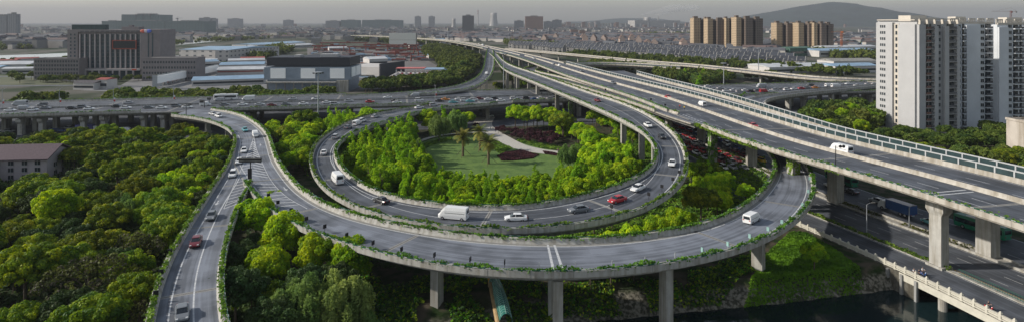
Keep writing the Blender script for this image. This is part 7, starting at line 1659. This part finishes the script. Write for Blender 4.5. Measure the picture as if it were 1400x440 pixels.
# pipe and green covered stair on the slope below the front ramp
t = thing('pipe_bridge', 'rusty pipe beside a green glazed arched walkway on the bank', 'walkway')
PIPE = mat('rust_pipe', (.32, .22, .11), .7, .25, .8); a = P(671, 388, 2.0); b = P(683, 452, 1.0); m = MB(); m.tube(a, b, .45, .45, 10); m.build('pipe', PIPE, t); m = MB(); m.tube(P(670, 391, 0), P(670, 391, 0)+Vector((0, 0, 4)), .4, .4, 10); m.build('standpipe', mat('orange_pipe', (.50, .24, .04), .6, .2, 1), t)
c0, c1 = P(676, 390, .6), P(692, 455, -.5); N_ = 26; g = MB(); rb = MB(); pts = []
for i in range(N_+1):
    q = c0.lerp(c1, i/N_); q.z += 1.6*math.sin(PI*i/N_*.7); ring = [Vector((q.x+1.15*math.cos(a_), q.y, q.z+1.9*math.sin(a_))) for a_ in np.linspace(0, PI, 9)]; pts.append(ring)
for i in range(N_):
    for k in range(8): g.poly([pts[i][k], pts[i][k+1], pts[i+1][k+1], pts[i+1][k]])
    for k in range(8): rb.tube(pts[i][k], pts[i][k+1], .05, None, 4)
for k in (0, 2, 4, 6, 8):
    for i in range(N_): rb.tube(pts[i][k], pts[i+1][k], .05, None, 4)
g.build('glazing', mat('green_glazing', (.03, .13, .11), .2, .2, .6, spec=.6), t); rb.build('ribs', mat('pale_green_paint', (.25, .42, .36), .5, .1), t)
p = P(591, 412); t = thing('marker_post', 'yellow post with a small white plate on the bank', 'post', p); m = MB(); m.tube((0, 0, 0), (0, 0, 1.5), .09, None, 8); m.sphere((0, 0, 1.6), .22, 8); m.build('post', YPAINT, t); m = MB(); m.box((0, -.12, 1.0), (.6, .06, .35)); m.build('plate', WHITER, t)
# stakes that hold the palms
for i, (x, y) in enumerate(pal):
    p = P(x, y); t = thing('tree_stake', ['wooden props round the leftmost palm', 'wooden props round the front palm', 'wooden props round the rear palm'][i], 'props'); 
    for a_ in (0.4, 2.5, 4.6): m = MB(); m.tube((p.x+3.2*math.cos(a_), p.y+3.2*math.sin(a_), 0), (p.x+.3*math.cos(a_), p.y+.3*math.sin(a_), 3.0), .07, None, 5); m.build('prop', TRUNK, t)
# ---------------------------------------------------------------- people
SKIN = mat('skin', (.40, .24, .17), .6, .05)
def skinned(name, V, E, Rr, mt, sub=1):
    me = bpy.data.meshes.new(name); me.from_pydata(V, E, []); o = bpy.data.objects.new(name, me); COL.objects.link(o); md = o.modifiers.new('s', 'SKIN'); md.use_smooth_shade = True
    for i, r in enumerate(Rr): me.skin_vertices[0].data[i].radius = (r, r)
    me.skin_vertices[0].data[0].use_root = True
    if sub: o.modifiers.new('u', 'SUBSURF').levels = sub
    dg = bpy.context.evaluated_depsgraph_get(); m2 = bpy.data.meshes.new_from_object(o.evaluated_get(dg)); bpy.data.objects.remove(o); m2.materials.clear(); m2.materials.append(mt); m2.name = name; return m2
def person_meshes(pose, top, legs):
    if pose == 'stand':
        V = [(0,0,.95),(0,0,1.2),(0,0,1.42),(0,0,1.52),(0,.02,1.6),(0,.03,1.70), (0,.20,1.42),(.03,.26,1.15),(.10,.25,.9),(.13,.25,.82), (0,-.20,1.42),(-.03,-.26,1.15),(.02,-.26,.9),(.03,-.26,.82), (0,.1,.90),(.08,.11,.5),(.02,.11,.09),(.15,.12,.04), (0,-.1,.90),(-.05,-.11,.5),(-.16,-.11,.09),(-.04,-.12,.04)]
    else:
        V = [(0,0,.85),(.05,0,1.1),(.12,0,1.3),(.14,0,1.40),(.16,.0,1.47),(.17,0,1.57), (.12,.19,1.3),(.3,.24,1.1),(.5,.22,1.06),(.56,.2,1.05), (.12,-.19,1.3),(.3,-.24,1.1),(.5,-.22,1.06),(.56,-.2,1.05), (0,.1,.83),(.36,.13,.76),(.28,.13,.38),(.40,.13,.32), (0,-.1,.83),(.36,-.13,.76),(.28,-.13,.38),(.40,-.13,.32)]
    E = [(0,1),(1,2),(2,3),(3,4),(4,5),(2,6),(6,7),(7,8),(8,9),(2,10),(10,11),(11,12),(12,13),(0,14),(14,15),(15,16),(16,17),(0,18),(18,19),(19,20),(20,21)]
    R_ = [.14,.13,.15,.06,.09,.09,.07,.05,.035,.03,.07,.05,.035,.03,.095,.065,.045,.045,.095,.065,.045,.045]
    body = skinned('body', V, E, R_, SKIN); T = [0,1,2,6,7,10,11]; mp = {v: i for i, v in enumerate(T)}
    shirt = skinned('shirt', [V[i] for i in T], [(mp[a], mp[b]) for a, b in E if a in mp and b in mp], [R_[i]+.02 for i in T], top)
    T = [0,14,15,16,18,19,20]; mp = {v: i for i, v in enumerate(T)}; tr = skinned('trousers', [V[i] for i in T], [(mp[a], mp[b]) for a, b in E if a in mp and b in mp], [R_[i]+.018 for i in T], legs)
    m = MB(); h = V[5]; m.sphere((h[0]-.015, h[1], h[2]+.02), .115, 8, 0, (1, .9, .9)); hair = m.mesh('hair', BALC); return body, shirt, tr, hair
CLO = {k: mat('cloth_'+k, c, .9, .1, 3) for k, c in {'white': (.6,.6,.6), 'red': (.45,.03,.03), 'yellow': (.55,.40,.03), 'dark': (.03,.035,.05), 'blue': (.05,.08,.18), 'grey': (.2,.2,.22)}.items()}
PMC = {}
def person(p, rz, top, legs, label, pose='stand', group=None):
    k = (pose, top, legs)
    if k not in PMC: PMC[k] = person_meshes(pose, CLO[top], CLO[legs])
    t = thing('person', label, 'person', p, rz, group); b = put('body', PMC[k][0], t)
    for n_, me in zip(('shirt', 'trousers', 'hair'), PMC[k][1:]): put(n_, me, t)
    return t
for (x, y), tp, lg, lab in (((671, 178), 'white', 'dark', 'person in white at the top of the garden path'), ((674, 179), 'dark', 'dark', 'person in black at the top of the garden path'), ((677, 181), 'dark', 'blue', 'person in dark clothes just right of the two at the path top'), ((763, 209), 'dark', 'dark', 'person in dark clothes standing at the right end of the path'), ((768, 210), 'white', 'dark', 'person in white near the right end of the path')): person(P(x, y, .07), rnd.uniform(0, 6), tp, lg, lab)
for (x, y), tp, lab in (((929.5, 149), 'red', 'worker in red standing on the expressway edge'), ((935.5, 151), 'yellow', 'worker in a yellow vest on the expressway edge')): p, _ = RD.at_px(x, y); person(p, 1.0, tp, 'dark', lab)
def scooter(x, y, label, rider, plabel, col):
    p, d = G_SERV.at_px(x, y); h = G_SERV.head(d)+PI; t = thing('scooter', label, 'scooter', (p.x, p.y, .13), h); m = MB()
    loft(m, [(-.75, .12, .45, .72, .8), (-.4, .17, .28, .78, .8), (-.05, .16, .22, .62, .8), (.12, .14, .22, .32, .8), (.42, .14, .22, .34, .8), (.55, .16, .3, .9, .5), (.68, .1, .5, .85, .6)]); m.build('body', col, t)
    for xx in (.72, -.62): put('wheel', wheel_mesh(.24, .1), t, loc=(xx, 0, .24))
    m = MB(); m.tube((.62, 0, .3), (.5, 0, 1.02), .03, None, 6); m.tube((.5, -.3, 1.03), (.5, .3, 1.03), .025, None, 6); m.build('handlebar', BLACK, t); m = MB(); m.box((-.3, 0, .74), (.62, .26, .1)); m.build('seat', BLACK, t)
    c, s = math.cos(h), math.sin(h); person((p.x-.2*c, p.y-.2*s, .13+.05), h, rider, 'dark', plabel, 'sit')
scooter(1250, 378, 'white scooter leading the group on the service road', 'white', 'rider in white on the first scooter', paint('white', PAINTS['white'])); scooter(1257, 379.5, 'dark scooter in the middle of the group on the service road', 'dark', 'rider in black on the middle scooter', BLACK); scooter(1262, 376.5, 'blue scooter at the inner side of the group', 'white', 'rider in white on the blue scooter', paint('blue', PAINTS['blue'])); scooter(1352, 424, 'red scooter riding alone near the bottom right corner', 'dark', 'rider in dark clothes alone near the bottom right corner', paint('red', PAINTS['red']))
# ---------------------------------------------------------------- haze
m = MB(); m.box((0, 7850, -6.2), (30400, 16700, 420)); vm = bpy.data.materials.new('haze_air'); vm.use_nodes = True; n = vm.node_tree.nodes; n.remove(n['Principled BSDF']); pv = n.new('ShaderNodeVolumePrincipled')
pv.inputs['Color'].default_value = (.43, .455, .505, 1); pv.inputs['Density'].default_value = HAZE; pv.inputs['Anisotropy'].default_value = 0.1; vm.node_tree.links.new(pv.outputs[0], n['Material Output'].inputs['Volume']); m.build('haze', vm, kind='stuff')
# ---------------------------------------------------------------- drop the source objects the copies were made from
for p in PROTOS:
    for c in list(p.children):
        for g in list(c.children): bpy.data.objects.remove(g)
        bpy.data.objects.remove(c)
    bpy.data.objects.remove(p)
